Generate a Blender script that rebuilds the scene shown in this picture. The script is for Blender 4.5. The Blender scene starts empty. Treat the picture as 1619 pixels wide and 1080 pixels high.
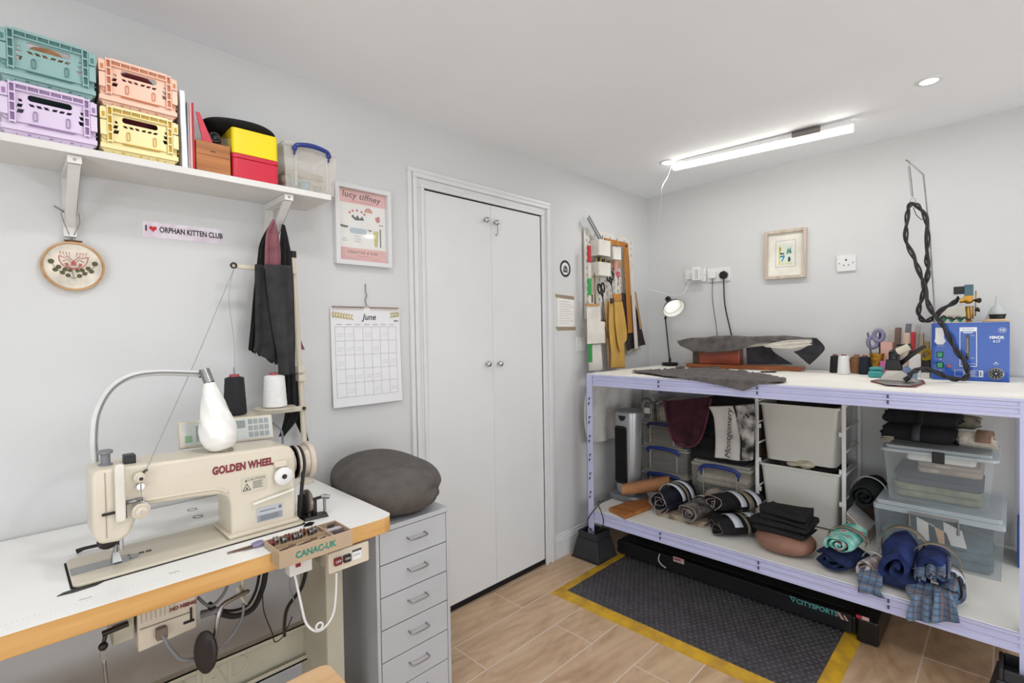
import bpy, bmesh, math, random
from math import sin, cos, pi, radians
from mathutils import Vector, Matrix, noise
random.seed(7)
S = bpy.context.scene
COL = S.collection

# ------------------------------------------------------------------ camera
FPX, CX, CY, EYE = 794.155, 809.5, 540.0, 1.30          # focal length and centre for a 1619 x 1080 frame
ROT = (Matrix.Rotation(-0.78907487, 3, 'Z') @ Matrix.Rotation(1.55343761, 3, 'X') @ Matrix.Rotation(-0.01628118, 3, 'Z'))
cam = bpy.data.objects.new('camera', bpy.data.cameras.new('camera'))
COL.objects.link(cam)
cam.matrix_world = Matrix.Translation((0, 0, EYE)) @ ROT.to_4x4()
cam.data.sensor_width = 36.0
cam.data.lens = FPX / 1619.0 * 36.0
cam.data.clip_start = 0.02
S.camera = cam

# ------------------------------------------------------------------ light and exposure
S.view_settings.view_transform = 'Standard'
S.view_settings.look = 'None'
S.view_settings.gamma = 1.0
S.view_settings.exposure = 0.42
w = bpy.data.worlds.new('World'); S.world = w; w.use_nodes = True
w.node_tree.nodes['Background'].inputs[0].default_value = (0.93, 0.96, 1.0, 1)
w.node_tree.nodes['Background'].inputs[1].default_value = 0.6
def area(name, loc, rot, sx, sy, power, color=(1, 1, 1)):
    l = bpy.data.lights.new(name, 'AREA'); l.shape = 'RECTANGLE'; l.size = sx; l.size_y = sy
    l.energy = power; l.color = color
    o = bpy.data.objects.new(name, l); COL.objects.link(o); o.location = loc; o.rotation_euler = rot
    return o
# two unseen fill lamps added behind the camera, tilted up to brighten the ceiling
area('window_daylight', (-2.1, -.55, 1.15), (radians(120), 0, radians(-90)), 2.4, 1.9, 44, (0.88, 0.94, 1.0))
area('door_daylight', (0.9, -2.5, 1.05), (radians(120), 0, 0), 2.6, 2.0, 46, (0.88, 0.94, 1.0))
# recessed downlights: two in view, the others unseen, added to brighten surfaces below
def downlight(x, y, p):
    l = bpy.data.lights.new('downlight_lamp', 'AREA'); l.shape = 'DISK'; l.size = 0.14; l.energy = p; l.color = (0.98, 0.99, 1.0)
    o = bpy.data.objects.new('downlight_lamp', l); COL.objects.link(o); o.location = (x, y, 2.247 + 0.0227 * (1.856 - y) - .012)
for x, y, p in ((2.675, 1.387, 1.2), (2.629, .232, 1.6), (2.62, -.92, 4), (.62, .232, 4.5), (.62, -.92, 4.5), (.55, 1.05, 3.0), (-.95, .6, 4), (-.95, -.9, 4)): downlight(x, y, p)
# the batten tube
l = bpy.data.lights.new('batten_lamp', 'AREA'); l.shape = 'RECTANGLE'; l.size = .84; l.size_y = .026; l.energy = 1.6; l.color = (1, .99, .97)
o = bpy.data.objects.new('batten_lamp', l); COL.objects.link(o); o.location = (2.752, .939, 2.2035); o.rotation_euler = (0, 0, math.atan2(-.853, .095))

# ------------------------------------------------------------------ measuring: a pixel of the frame cast onto a real plane
def at(px, py, ax, val):
    d = ROT @ Vector(((px - CX) / FPX, -(py - CY) / FPX, -1.0))
    o = Vector((0, 0, EYE)); t = (val - o[ax]) / d[ax]
    return o + d * t

# ------------------------------------------------------------------ materials
def lin(h):
    h = h.lstrip('#'); c = [int(h[i:i + 2], 16) / 255 for i in (0, 2, 4)]
    return tuple(x / 12.92 if x <= 0.04045 else ((x + 0.055) / 1.055) ** 2.4 for x in c) + (1,)
MATS = {}
def pm(name, col, rough=0.5, metal=0.0, var=0.06, scale=8.0, bump=0.0, bscale=60.0, trans=0.0, alpha=1.0, emit=0.0, coat=0.0, col2=None, sss=0, sheen=0, ior=1.45, stretch=None):
    """procedural principled material: noise-mottled colour, optional fine bump"""
    if name in MATS: return MATS[name]
    m = bpy.data.materials.new(name); m.use_nodes = True
    nt = m.node_tree; b = nt.nodes['Principled BSDF']
    tc = nt.nodes.new('ShaderNodeTexCoord')
    src = tc.outputs['Object']
    if stretch:
        mp = nt.nodes.new('ShaderNodeMapping'); mp.inputs['Scale'].default_value = stretch
        nt.links.new(src, mp.inputs['Vector']); src = mp.outputs['Vector']
    nz = nt.nodes.new('ShaderNodeTexNoise'); nz.inputs['Scale'].default_value = scale; nz.inputs['Detail'].default_value = 4
    nt.links.new(src, nz.inputs['Vector'])
    rp = nt.nodes.new('ShaderNodeValToRGB')
    c = lin(col); c2 = lin(col2) if col2 else tuple(x * (1 - var * 2) for x in c[:3]) + (1,)
    c1 = c if col2 else tuple(min(1, x * (1 + var)) for x in c[:3]) + (1,)
    rp.color_ramp.elements[0].position = 0.35; rp.color_ramp.elements[0].color = c2
    rp.color_ramp.elements[1].position = 0.62; rp.color_ramp.elements[1].color = c1
    nt.links.new(nz.outputs['Fac'], rp.inputs['Fac'])
    nt.links.new(rp.outputs['Color'], b.inputs['Base Color'])
    b.inputs['Roughness'].default_value = rough; b.inputs['Metallic'].default_value = metal
    b.inputs['Transmission Weight'].default_value = trans; b.inputs['Alpha'].default_value = alpha
    b.inputs['Coat Weight'].default_value = coat; b.inputs['IOR'].default_value = ior
    if sheen: b.inputs['Sheen Weight'].default_value = sheen
    if emit:
        b.inputs['Emission Color'].default_value = c; b.inputs['Emission Strength'].default_value = emit
    if bump:
        n2 = nt.nodes.new('ShaderNodeTexNoise'); n2.inputs['Scale'].default_value = bscale; n2.inputs['Detail'].default_value = 3
        nt.links.new(src, n2.inputs['Vector'])
        bp = nt.nodes.new('ShaderNodeBump'); bp.inputs['Strength'].default_value = bump; bp.inputs['Distance'].default_value = 0.01
        nt.links.new(n2.outputs['Fac'], bp.inputs['Height']); nt.links.new(bp.outputs['Normal'], b.inputs['Normal'])
    MATS[name] = m
    return m
def fabric(name, col, col2=None, sc=400, rough=0.95, bump=0.25, var=0.12):
    return pm(name, col, rough, 0, var, 22, bump, sc, col2=col2)
def wood(name, col, col2, axis='X', scale=6.0, rough=0.5):
    st = {'X': (0.12, 1.6, 1.6), 'Y': (1.6, 0.12, 1.6), 'Z': (1.6, 1.6, 0.12)}[axis]
    return pm(name, col, rough, 0, 0.1, scale * 4, 0.06, 90, col2=col2, stretch=st)
def checks(name, base, stripe1, stripe2, s=26.0, rough=0.95, k_=.42):
    """tartan: crossing soft bands in the object's own coordinates"""
    if name in MATS: return MATS[name]
    m = bpy.data.materials.new(name); m.use_nodes = True; nt = m.node_tree; b = nt.nodes['Principled BSDF']
    tc = nt.nodes.new('ShaderNodeTexCoord'); last = None
    rgb = nt.nodes.new('ShaderNodeRGB'); rgb.outputs[0].default_value = lin(base); last = rgb.outputs[0]
    for d, c, k, th in (('X', stripe1, s, .72), ('Y', stripe1, s, .72), ('Z', stripe1, s, .72), ('X', stripe2, s * 1.0, .955), ('Z', stripe2, s * 1.0, .955), ('Y', stripe2, s, .955)):
        wv = nt.nodes.new('ShaderNodeTexWave'); wv.wave_type = 'BANDS'; wv.bands_direction = d; wv.inputs['Scale'].default_value = k / 3.14
        wv.inputs['Phase Offset'].default_value = 0 if th < .9 else 1.3
        nt.links.new(tc.outputs['Object'], wv.inputs['Vector'])
        r = nt.nodes.new('ShaderNodeMath'); r.operation = 'GREATER_THAN'; r.inputs[1].default_value = th
        nt.links.new(wv.outputs['Fac'], r.inputs[0])
        q = nt.nodes.new('ShaderNodeMath'); q.operation = 'MULTIPLY'; q.inputs[1].default_value = k_
        nt.links.new(r.outputs[0], q.inputs[0])
        mx = nt.nodes.new('ShaderNodeMix'); mx.data_type = 'RGBA'
        nt.links.new(q.outputs[0], mx.inputs['Factor']); nt.links.new(last, mx.inputs['A']); mx.inputs['B'].default_value = lin(c)
        last = mx.outputs['Result']
    nt.links.new(last, b.inputs['Base Color']); b.inputs['Roughness'].default_value = rough
    MATS[name] = m; return m

# ------------------------------------------------------------------ mesh builder
I4 = Matrix.Identity(4)
def FL(x, y, z):   # frame of something facing the room from the left wall: u right, v up, w out
    return Matrix(((1, 0, 0, x), (0, 0, -1, y), (0, 1, 0, z), (0, 0, 0, 1)))
def FR(x, y, z):   # the same for the right wall and the bench
    return Matrix(((0, 0, -1, x), (-1, 0, 0, y), (0, 1, 0, z), (0, 0, 0, 1)))
def TR(x, y, z, rz=0.0):
    return Matrix.Translation((x, y, z)) @ Matrix.Rotation(rz, 4, 'Z')
ORG = {}
class MB:
    def __init__(s, M=None): s.v = []; s.f = []; s.M = M or I4
    def add(s, vs, fs, M=None):
        T = s.M @ M if M is not None else s.M
        n = len(s.v); s.v += [T @ Vector(p) for p in vs]; s.f += [tuple(n + i for i in f) for f in fs]; return s
    def box(s, a, b, M=None):
        (x0, y0, z0), (x1, y1, z1) = a, b
        return s.add([(x0, y0, z0), (x1, y0, z0), (x1, y1, z0), (x0, y1, z0), (x0, y0, z1), (x1, y0, z1), (x1, y1, z1), (x0, y1, z1)],
                     [(0, 3, 2, 1), (4, 5, 6, 7), (0, 1, 5, 4), (1, 2, 6, 5), (2, 3, 7, 6), (3, 0, 4, 7)], M)
    def hexa(s, p, M=None):   # eight corners, bottom ring then top ring
        return s.add(p, [(0, 3, 2, 1), (4, 5, 6, 7), (0, 1, 5, 4), (1, 2, 6, 5), (2, 3, 7, 6), (3, 0, 4, 7)], M)
    def tube(s, pts, r, n=8, caps=True, closed=False):
        pts = [Vector(p) for p in pts]; N = len(pts); rs = r if isinstance(r, (list, tuple)) else [r] * N
        rings = []; prev = None
        for i, p in enumerate(pts):
            if closed: t = pts[(i + 1) % N] - pts[i - 1]
            else: t = pts[min(i + 1, N - 1)] - pts[max(i - 1, 0)]
            t = t.normalized() if t.length > 1e-9 else Vector((0, 0, 1))
            if prev is None:
                a = Vector((0, 0, 1)) if abs(t.z) < 0.9 else Vector((1, 0, 0)); u = t.cross(a).normalized()
            else:
                u = prev - t * prev.dot(t); u = u.normalized() if u.length > 1e-6 else t.orthogonal().normalized()
            prev = u; q = t.cross(u)
            rings.append([p + (u * cos(2 * pi * k / n) + q * sin(2 * pi * k / n)) * rs[i] for k in range(n)])
        vs = [x for rg in rings for x in rg]; fs = []
        for i in range(N if closed else N - 1):
            for k in range(n):
                j = (i + 1) % N; fs.append((i * n + k, i * n + (k + 1) % n, j * n + (k + 1) % n, j * n + k))
        if caps and not closed:
            fs.append(tuple(range(n))[::-1]); fs.append(tuple((N - 1) * n + k for k in range(n)))
        return s.add(vs, fs)
    def cyl(s, p0, p1, r, r2=None, n=20):
        return s.tube([p0, p1], [r, r if r2 is None else r2], n)
    def lathe(s, prof, M=None, n=28, caps=True):    # profile (radius, height) about local z
        vs = []; fs = []
        for r, z in prof:
            for k in range(n): vs.append((r * cos(2 * pi * k / n), r * sin(2 * pi * k / n), z))
        for i in range(len(prof) - 1):
            for k in range(n): fs.append((i * n + k, i * n + (k + 1) % n, (i + 1) * n + (k + 1) % n, (i + 1) * n + k))
        if caps:
            fs.append(tuple(range(n))[::-1]); fs.append(tuple((len(prof) - 1) * n + k for k in range(n)))
        return s.add(vs, fs, M)
    def prism(s, poly, w0, w1, M=None):       # polygon in (u,v), extruded along w
        n = len(poly); vs = [(a, b, w0) for a, b in poly] + [(a, b, w1) for a, b in poly]
        fs = [tuple(range(n))[::-1], tuple(range(n, 2 * n))] + [(i, (i + 1) % n, n + (i + 1) % n, n + i) for i in range(n)]
        return s.add(vs, fs, M)
    def ball(s, c, r, n=12, sq=(1, 1, 1)):
        c = Vector(c); vs = []; fs = []; m = n // 2 + 1
        for i in range(m + 1):
            a = pi * i / m
            for k in range(n): vs.append(c + Vector((r * sq[0] * sin(a) * cos(2 * pi * k / n), r * sq[1] * sin(a) * sin(2 * pi * k / n), r * sq[2] * cos(a))))
        for i in range(m):
            for k in range(n): fs.append((i * n + k, (i + 1) * n + k, (i + 1) * n + (k + 1) % n, i * n + (k + 1) % n))
        return s.add(vs, fs)
    def grid(s, fn, nu, nv, thick=None):        # fn(u,v)->point; optional thickness along -normal
        P = [[Vector(fn(i / nu, j / nv)) for i in range(nu + 1)] for j in range(nv + 1)]
        W = nu + 1; vs = [p for r in P for p in r]
        fs = [(j * W + i, j * W + i + 1, (j + 1) * W + i + 1, (j + 1) * W + i) for j in range(nv) for i in range(nu)]
        if thick:
            n0 = len(vs); back = []
            for j in range(nv + 1):
                for i in range(nu + 1):
                    a = P[j][min(i + 1, nu)] - P[j][max(i - 1, 0)]; b = P[min(j + 1, nv)][i] - P[max(j - 1, 0)][i]
                    nn = a.cross(b); nn = nn.normalized() if nn.length > 1e-9 else Vector((0, 0, 1)); back.append(P[j][i] - nn * thick)
            vs += back; fs += [tuple(n0 + k for k in f[::-1]) for f in fs]
            for i in range(nu):
                fs.append((i + 1, i, n0 + i, n0 + i + 1)); a = nv * W + i; fs.append((a, a + 1, n0 + a + 1, n0 + a))
            for j in range(nv):
                a = j * W; fs.append((a, a + W, n0 + a + W, n0 + a)); a = j * W + nu; fs.append((a + W, a, n0 + a, n0 + a + W))
        return s.add(vs, fs)
    def mesh_in(s, me, M=None):
        return s.add([v.co.copy() for v in me.vertices], [tuple(p.vertices) for p in me.polygons], M)
    def build(s, name, mat, parent=None, smooth=False, bevel=0.0, sub=0, seg=2):
        """link everything collected as ONE mesh object, its origin at the base of the thing"""
        if parent is not None: o0 = ORG[parent.name]
        else:
            xs = [v.x for v in s.v]; ys = [v.y for v in s.v]
            o0 = Vector(((min(xs) + max(xs)) / 2, (min(ys) + max(ys)) / 2, min(v.z for v in s.v)))
        me = bpy.data.meshes.new(name); me.from_pydata([tuple(v - o0) for v in s.v], [], s.f)
        bm = bmesh.new(); bm.from_mesh(me); bmesh.ops.recalc_face_normals(bm, faces=bm.faces); bm.to_mesh(me); bm.free()
        me.materials.append(mat)
        if smooth:
            for p in me.polygons: p.use_smooth = True
        o = bpy.data.objects.new(name, me); COL.objects.link(o)
        if parent is not None: o.parent = parent
        else: o.location = o0
        ORG[o.name] = o0
        if bevel:
            b = o.modifiers.new('bevel', 'BEVEL'); b.width = bevel; b.segments = seg; b.limit_method = 'ANGLE'; b.angle_limit = radians(35)
        if sub:
            b = o.modifiers.new('sub', 'SUBSURF'); b.levels = sub; b.render_levels = sub
        if smooth == 'auto':
            for p in me.polygons: p.use_smooth = True
            sh = me.attributes.get('sharp_edge') or me.attributes.new('sharp_edge', 'BOOLEAN', 'EDGE')
            bm = bmesh.new(); bm.from_mesh(me)
            for i, e in enumerate(bm.edges): sh.data[i].value = (len(e.link_faces) == 2 and e.calc_face_angle(0) > radians(40))
            bm.free()
        return o
def tag(o, label=None, cat=None, group=None, kind=None):
    if label: o['label'] = label
    if cat: o['category'] = cat
    if group: o['group'] = group
    if kind: o['kind'] = kind
    return o
def thing(name, loc, label, cat, group=None):
    o = bpy.data.objects.new(name, None); COL.objects.link(o); o.location = loc; o.empty_display_size = 0.05
    ORG[o.name] = Vector(loc); return tag(o, label, cat, group)
def struct(o): o['kind'] = 'structure'; return o
def copy_tree(o, parent=None):
    c = o.copy(); COL.objects.link(c)
    if parent is not None: c.parent = parent
    ORG[c.name] = ORG.get(o.name, Vector())
    for ch in list(o.children): copy_tree(ch, c)
    return c
def curve_mesh(splines, depth, res=6):
    """2D outline with holes -> solid plate, as vertices in (u,v,w)"""
    cu = bpy.data.curves.new('plate', 'CURVE'); cu.dimensions = '2D'; cu.fill_mode = 'BOTH'; cu.extrude = depth / 2
    for sp in splines:
        k = cu.splines.new('POLY'); k.points.add(len(sp) - 1); k.use_cyclic_u = True
        for i, (a, b) in enumerate(sp): k.points[i].co = (a, b, 0, 1)
    o = bpy.data.objects.new('tmp', cu); COL.objects.link(o)
    me = bpy.data.meshes.new_from_object(o.evaluated_get(bpy.context.evaluated_depsgraph_get()))
    bpy.data.objects.remove(o); bpy.data.curves.remove(cu); return me
def text_mesh(txt, size, depth=0.0006, bold=0.0, align='CENTER', sx=1.0, shear=0.0, space=1.0):
    cu = bpy.data.curves.new('t', 'FONT'); cu.body = txt; cu.size = size; cu.extrude = depth / 2; cu.offset = bold; cu.align_x = align; cu.align_y = 'CENTER'
    cu.shear = shear; cu.space_character = space; cu.resolution_u = 3
    o = bpy.data.objects.new('tmp', cu); COL.objects.link(o)
    me = bpy.data.meshes.new_from_object(o.evaluated_get(bpy.context.evaluated_depsgraph_get()))
    bpy.data.objects.remove(o); bpy.data.curves.remove(cu)
    for v in me.vertices: v.co.x *= sx
    return me
def letters(txt, M, size, mat, parent, name='lettering', **k):
    mb = MB(); mb.mesh_in(text_mesh(txt, size, **k), M); return mb.build(name, mat, parent)
def rrect(x0, y0, x1, y1, r, n=4):
    out = []
    for cx, cy, a in ((x1 - r, y1 - r, 0), (x0 + r, y1 - r, 90), (x0 + r, y0 + r, 180), (x1 - r, y0 + r, 270)):
        for k in range(n + 1):
            t = radians(a + 90 * k / n); out.append((cx + r * cos(t), cy + r * sin(t)))
    return out
def circ(cx, cy, r, n=20, ry=None): return [(cx + r * cos(2 * pi * k / n), cy + (ry or r) * sin(2 * pi * k / n)) for k in range(n)]
def spl(pts, n=8, closed=False):
    """Catmull-Rom through points"""
    P = [Vector(p) for p in pts]; N = len(P); out = []
    for i in range(N if closed else N - 1):
        if closed: a, b, c, d = P[i - 1], P[i], P[(i + 1) % N], P[(i + 2) % N]
        else: a, b, c, d = P[max(i - 1, 0)], P[i], P[i + 1], P[min(i + 2, N - 1)]
        for k in range(n):
            t = k / n; out.append(0.5 * ((2 * b) + (c - a) * t + (2 * a - 5 * b + 4 * c - d) * t * t + (3 * b - a - 3 * c + d) * t ** 3))
    if not closed: out.append(P[-1])
    return out
def lerp_poly(P, t):
    t = max(0, min(1, t)) * (len(P) - 1); i = min(int(t), len(P) - 2); return Vector(P[i]).lerp(Vector(P[i + 1]), t - i)
def nz(p, s=1.0): return noise.noise(Vector(p) * s)
def sheet(L, R, nrm, nu=24, nv=30, amp=0.006, waves=2.5, ph=0.0, thick=0.003, rough=0.004, rs=12):
    """hanging cloth between a left and a right edge with folds along nrm"""
    nrm = Vector(nrm).normalized(); L = spl(L, 6); R = spl(R, 6)
    def fn(u, v):
        p = lerp_poly(L, v).lerp(lerp_poly(R, v), u)
        return p + nrm * (amp * sin(u * waves * 2 * pi + ph + 1.1 * sin(v * 2.2)) * (0.35 + 0.65 * v) + rough * nz(p, rs))
    return MB().grid(fn, nu, nv, thick)
def spiral_roll(p0, p1, a, b, turns=3.2, gap=0.75, ph=0.0, up=(0, 0, 1), lump=0.1, nl=12, seed=0, thick=0.55):
    """cloth rolled up into a squashed bundle: a thick spiral strip from p0 to p1, half-axes a (sideways) and b (up)"""
    p0, p1 = Vector(p0), Vector(p1); ax = (p1 - p0).normalized(); up = Vector(up); sd = ax.cross(up).normalized(); up = sd.cross(ax).normalized()
    nt = int(turns * 22); t_in = turns * 2 * pi
    def ring(k, side):
        th = t_in * k / nt + ph; f = 0.13 + 0.87 * k / nt
        return th, f
    vs = []; fs = []; W = nt + 1
    d = 0.87 / turns * thick
    for layer in (0, 1):
        for j in range(nl + 1):
            v = j / nl; c = p0.lerp(p1, v); q = 1 - 0.10 * abs(2 * v - 1) ** 3
            for k in range(W):
                th, f = ring(k, 0); f = max(0.03, f - d * layer)
                w_ = 1 + lump * noise.noise(Vector((cos(th) * 1.2 + seed, sin(th) * 1.2, v * 2.2 + f * 2)))
                e = 0.03 * noise.noise(Vector((th * .7, seed, f * 3))) * (1 if j in (0, nl) else 0)
                vs.append(c + ax * e + (sd * cos(th) * a + up * sin(th) * b) * f * q * w_)
    o = W * (nl + 1)
    for j in range(nl):
        for k in range(W - 1):
            i = j * W + k; fs.append((i, i + 1, i + W + 1, i + W)); fs.append((o + i + 1, o + i, o + i + W, o + i + W + 1))
    for k in range(W - 1):
        fs.append((k + 1, k, o + k, o + k + 1)); i = nl * W + k; fs.append((i, i + 1, o + i + 1, o + i))
    for j in range(nl):
        i = j * W; fs.append((i, i + W, o + i + W, o + i)); i = j * W + W - 1; fs.append((i + W, i, o + i, o + i + W))
    return MB().add(vs, fs)
def loop_band(p0, p1, t, a, b, wdt, th=0.0015, up=(0, 0, 1), arc=(0, 360), n=36, grow=1.03):
    """strap or paper label wrapped around such a roll"""
    p0, p1 = Vector(p0), Vector(p1); ax = (p1 - p0).normalized(); up = Vector(up); sd = ax.cross(up).normalized(); up = sd.cross(ax).normalized()
    c = p0.lerp(p1, t); mb = MB()
    def fn(u, v):
        an = radians(arc[0] + (arc[1] - arc[0]) * u)
        return c + ax * (v - .5) * wdt + (sd * cos(an) * a + up * sin(an) * b) * grow
    return mb.grid(fn, n, 1, th)
def blob(c, a, b, h, n=40, m=22, pw=2.6, lump=0.03, ls=9, seed=0, M=None, flat=0.0):
    """superellipsoid cushion with a lumpy surface, c = centre"""
    def sp(x, e): return math.copysign(abs(x) ** e, x)
    e = 2 / pw; c = Vector(c); vs = []; fs = []
    for i in range(m + 1):
        la = -pi / 2 + pi * i / m
        for k in range(n):
            lo = 2 * pi * k / n
            p = Vector((a * sp(cos(la), e) * sp(cos(lo), e), b * sp(cos(la), e) * sp(sin(lo), e), h * sp(sin(la), e)))
            if flat and p.z < -h * flat: p.z = -h * flat
            d = p.normalized() if p.length > 0 else Vector((0, 0, 1))
            p = p + d * lump * noise.noise(p * ls + Vector((seed, 0, 0)))
            if M is not None: p = M @ p
            vs.append(c + p)
    for i in range(m):
        for k in range(n): fs.append((i * n + k, i * n + (k + 1) % n, (i + 1) * n + (k + 1) % n, (i + 1) * n + k))
    return MB().add(vs, fs)
def folded(x0, y0, x1, y1, z0, heights, seed=0, rnd=0.014, lump=0.006, jit=0.008, M=None):
    """folded cloth: rounded layers of slightly different size, one mesh"""
    mb = MB(M) if M else MB(); z = z0; rg = random.Random(seed)
    for h in heights:
        ax0, ay0, ax1, ay1 = (x0 + rg.uniform(-jit, jit), y0 + rg.uniform(-jit, jit), x1 + rg.uniform(-jit, jit), y1 + rg.uniform(-jit, jit))
        vs = []; fs = []; n = 40
        rr = rrect(0, 0, 1, 1, 0.08, 9)[:n]
        prof = [(0.0, 0.0), (-.35, .1), (0.0, 0.5), (-.35, .9), (-1.2, 1.0)]; prof = [(-.6, 0), (0, .25), (0, .75), (-.6, 1)]
        for pr, pz in prof:
            for (u, v) in rr:
                x = ax0 + (ax1 - ax0) * u; y = ay0 + (ay1 - ay0) * v; cx_, cy_ = (ax0 + ax1) / 2, (ay0 + ay1) / 2
                dx, dy = x - cx_, y - cy_; L_ = math.hypot(dx, dy) or 1
                x += dx / L_ * rnd * pr; y += dy / L_ * rnd * pr
                zz = z + h * pz; q = noise.noise(Vector((x * 14, y * 14, z * 20 + seed))) * lump
                vs.append((x + q, y + q, zz + (q * 1.2 if pz > .3 else 0)))
        N = len(rr)
        for i in range(3):
            for k in range(N): fs.append((i * N + k, i * N + (k + 1) % N, (i + 1) * N + (k + 1) % N, (i + 1) * N + k))
        fs.append(tuple(range(N))[::-1]); fs.append(tuple(3 * N + k for k in range(N)))
        mb.add(vs, fs); z += h * 0.97
    return mb
def tex_lump(o, name, strength, size):
    t = bpy.data.textures.new(name, 'CLOUDS'); t.noise_scale = size
    d = o.modifiers.new('lump', 'DISPLACE'); d.texture = t; d.strength = strength; d.mid_level = 0.5; d.texture_coords = 'OBJECT'; d.texture_coords_object = None
    d.texture_coords = 'LOCAL'; return o
# ================================================================== the room
YW, XW = 1.856, 3.272            # inner faces of the left and the right wall
def zc(y): return 2.247 + 0.0227 * (1.856 - y)      # the ceiling rises a little towards the camera
def wallmat(name, col, b=0.04):
    return pm(name, col, 0.75, 0, 0.012, 1.5, b, 140)
M_wall = wallmat('painted_wall', '#d1d1d0'); M_ceil = wallmat('painted_ceiling', '#f1f3f6', 0.02)
M_trim = pm('gloss_white_trim', '#dadada', 0.35, 0, 0.01); M_door = pm('white_door_paint', '#dcdddd', 0.42, 0, 0.012, 3)
M_white = pm('white_plastic', '#e2e2e0', 0.35, 0, 0.015); M_black = pm('black_plastic', '#161616', 0.4, 0, 0.05)
M_chrome = pm('chrome', '#c8c8c8', 0.18, 1.0, 0.02); M_steel = pm('brushed_steel', '#9b9c9c', 0.35, 1.0, 0.05, 30)
M_paper = pm('paper', '#e6e4de', 0.8, 0, 0.02, 12); M_dark = pm('dark_shadow_gap', '#0c0c0c', 0.8)
M_rubber = pm('dark_rubber', '#232323', 0.7, 0, 0.1, 20)

struct(MB().box((-2.2, YW, -0.05), (XW + .1, YW + .12, 2.6)).build('wall_left', M_wall))
struct(MB().box((XW, -2.6, -0.05), (XW + .12, YW, 2.6)).build('wall_right', M_wall))
struct(MB().box((-2.32, -2.72, -0.05), (-2.2, YW + .12, 2.7)).build('wall_near', M_wall)); struct(MB().box((-2.2, -2.72, -0.05), (XW + .12, -2.6, 2.7)).build('wall_back', M_wall))
struct(MB().hexa([(-2.2, -2.6, zc(-2.6)), (XW, -2.6, zc(-2.6)), (XW, YW, zc(YW)), (-2.2, YW, zc(YW)), (-2.2, -2.6, 2.7), (XW, -2.6, 2.7), (XW, YW, 2.7), (-2.2, YW, 2.7)]).build('ceiling', M_ceil))
# floor: wood-look tiles, 0.2 x 0.8 m, long side along the left wall
def floor_mat():
    m = bpy.data.materials.new('wood_look_tiles'); m.use_nodes = True; nt = m.node_tree; b = nt.nodes['Principled BSDF']; N = nt.nodes.new; K = nt.links.new
    geo = N('ShaderNodeNewGeometry'); mp = N('ShaderNodeMapping'); mp.inputs['Location'].default_value = (-1.28, -0.84, 0)
    K(geo.outputs['Position'], mp.inputs['Vector'])
    br = N('ShaderNodeTexBrick'); br.offset = 0.5; br.inputs['Scale'].default_value = 1.0; br.inputs['Brick Width'].default_value = 0.82; br.inputs['Row Height'].default_value = 0.1985
    br.inputs['Mortar Size'].default_value = 0.0034; br.inputs['Mortar Smooth'].default_value = 0.2; br.inputs['Bias'].default_value = 0
    br.inputs['Color1'].default_value = (0, 0, 0, 1); br.inputs['Color2'].default_value = (1, 1, 1, 1); br.inputs['Mortar'].default_value = (.5, .5, .5, 1)
    K(mp.outputs['Vector'], br.inputs['Vector'])
    st = N('ShaderNodeMapping'); st.inputs['Scale'].default_value = (1.3, 4.2, 1); K(geo.outputs['Position'], st.inputs['Vector'])
    off = N('ShaderNodeVectorMath'); off.operation = 'ADD'
    sc = N('ShaderNodeVectorMath'); sc.operation = 'SCALE'; sc.inputs['Scale'].default_value = 9.0; K(br.outputs['Color'], sc.inputs[0])
    K(st.outputs['Vector'], off.inputs[0]); K(sc.outputs['Vector'], off.inputs[1])
    n1 = N('ShaderNodeTexNoise'); n1.inputs['Scale'].default_value = 1.7; n1.inputs['Detail'].default_value = 7; n1.inputs['Roughness'].default_value = .62; n1.inputs['Distortion'].default_value = 1.3; K(off.outputs['Vector'], n1.inputs['Vector'])
    r1 = N('ShaderNodeValToRGB'); e = r1.color_ramp.elements; e[0].position = .3; e[0].color = lin('#a68666'); e[1].position = .72; e[1].color = lin('#cfb291')
    x = r1.color_ramp.elements.new(.5); x.color = lin('#c2a282'); K(n1.outputs['Fac'], r1.inputs['Fac'])
    wv = N('ShaderNodeTexWave'); wv.wave_type = 'RINGS'; wv.rings_direction = 'Z'; wv.inputs['Scale'].default_value = 1.6; wv.inputs['Distortion'].default_value = 5.5; wv.inputs['Detail'].default_value = 2; wv.inputs['Detail Scale'].default_value = 1.2
    K(off.outputs['Vector'], wv.inputs['Vector'])
    m0 = N('ShaderNodeMix'); m0.data_type = 'RGBA'; m0.blend_type = 'MULTIPLY'; m0.inputs['Factor'].default_value = .10
    K(r1.outputs['Color'], m0.inputs['A']); K(wv.outputs['Color'], m0.inputs['B'])
    m1 = N('ShaderNodeMix'); m1.data_type = 'RGBA'; K(br.outputs['Fac'], m1.inputs['Factor']); K(m0.outputs['Result'], m1.inputs['A']); m1.inputs['B'].default_value = lin('#cdbba8')
    K(m1.outputs['Result'], b.inputs['Base Color']); b.inputs['Roughness'].default_value = .42
    bp = N('ShaderNodeBump'); bp.inputs['Strength'].default_value = .25; bp.inputs['Distance'].default_value = .002; bp.invert = True
    K(br.outputs['Fac'], bp.inputs['Height']); K(bp.outputs['Normal'], b.inputs['Normal']); return m
struct(MB().box((-2.2, -2.6, -0.05), (XW, YW, 0)).build('floor', floor_mat()))

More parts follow.
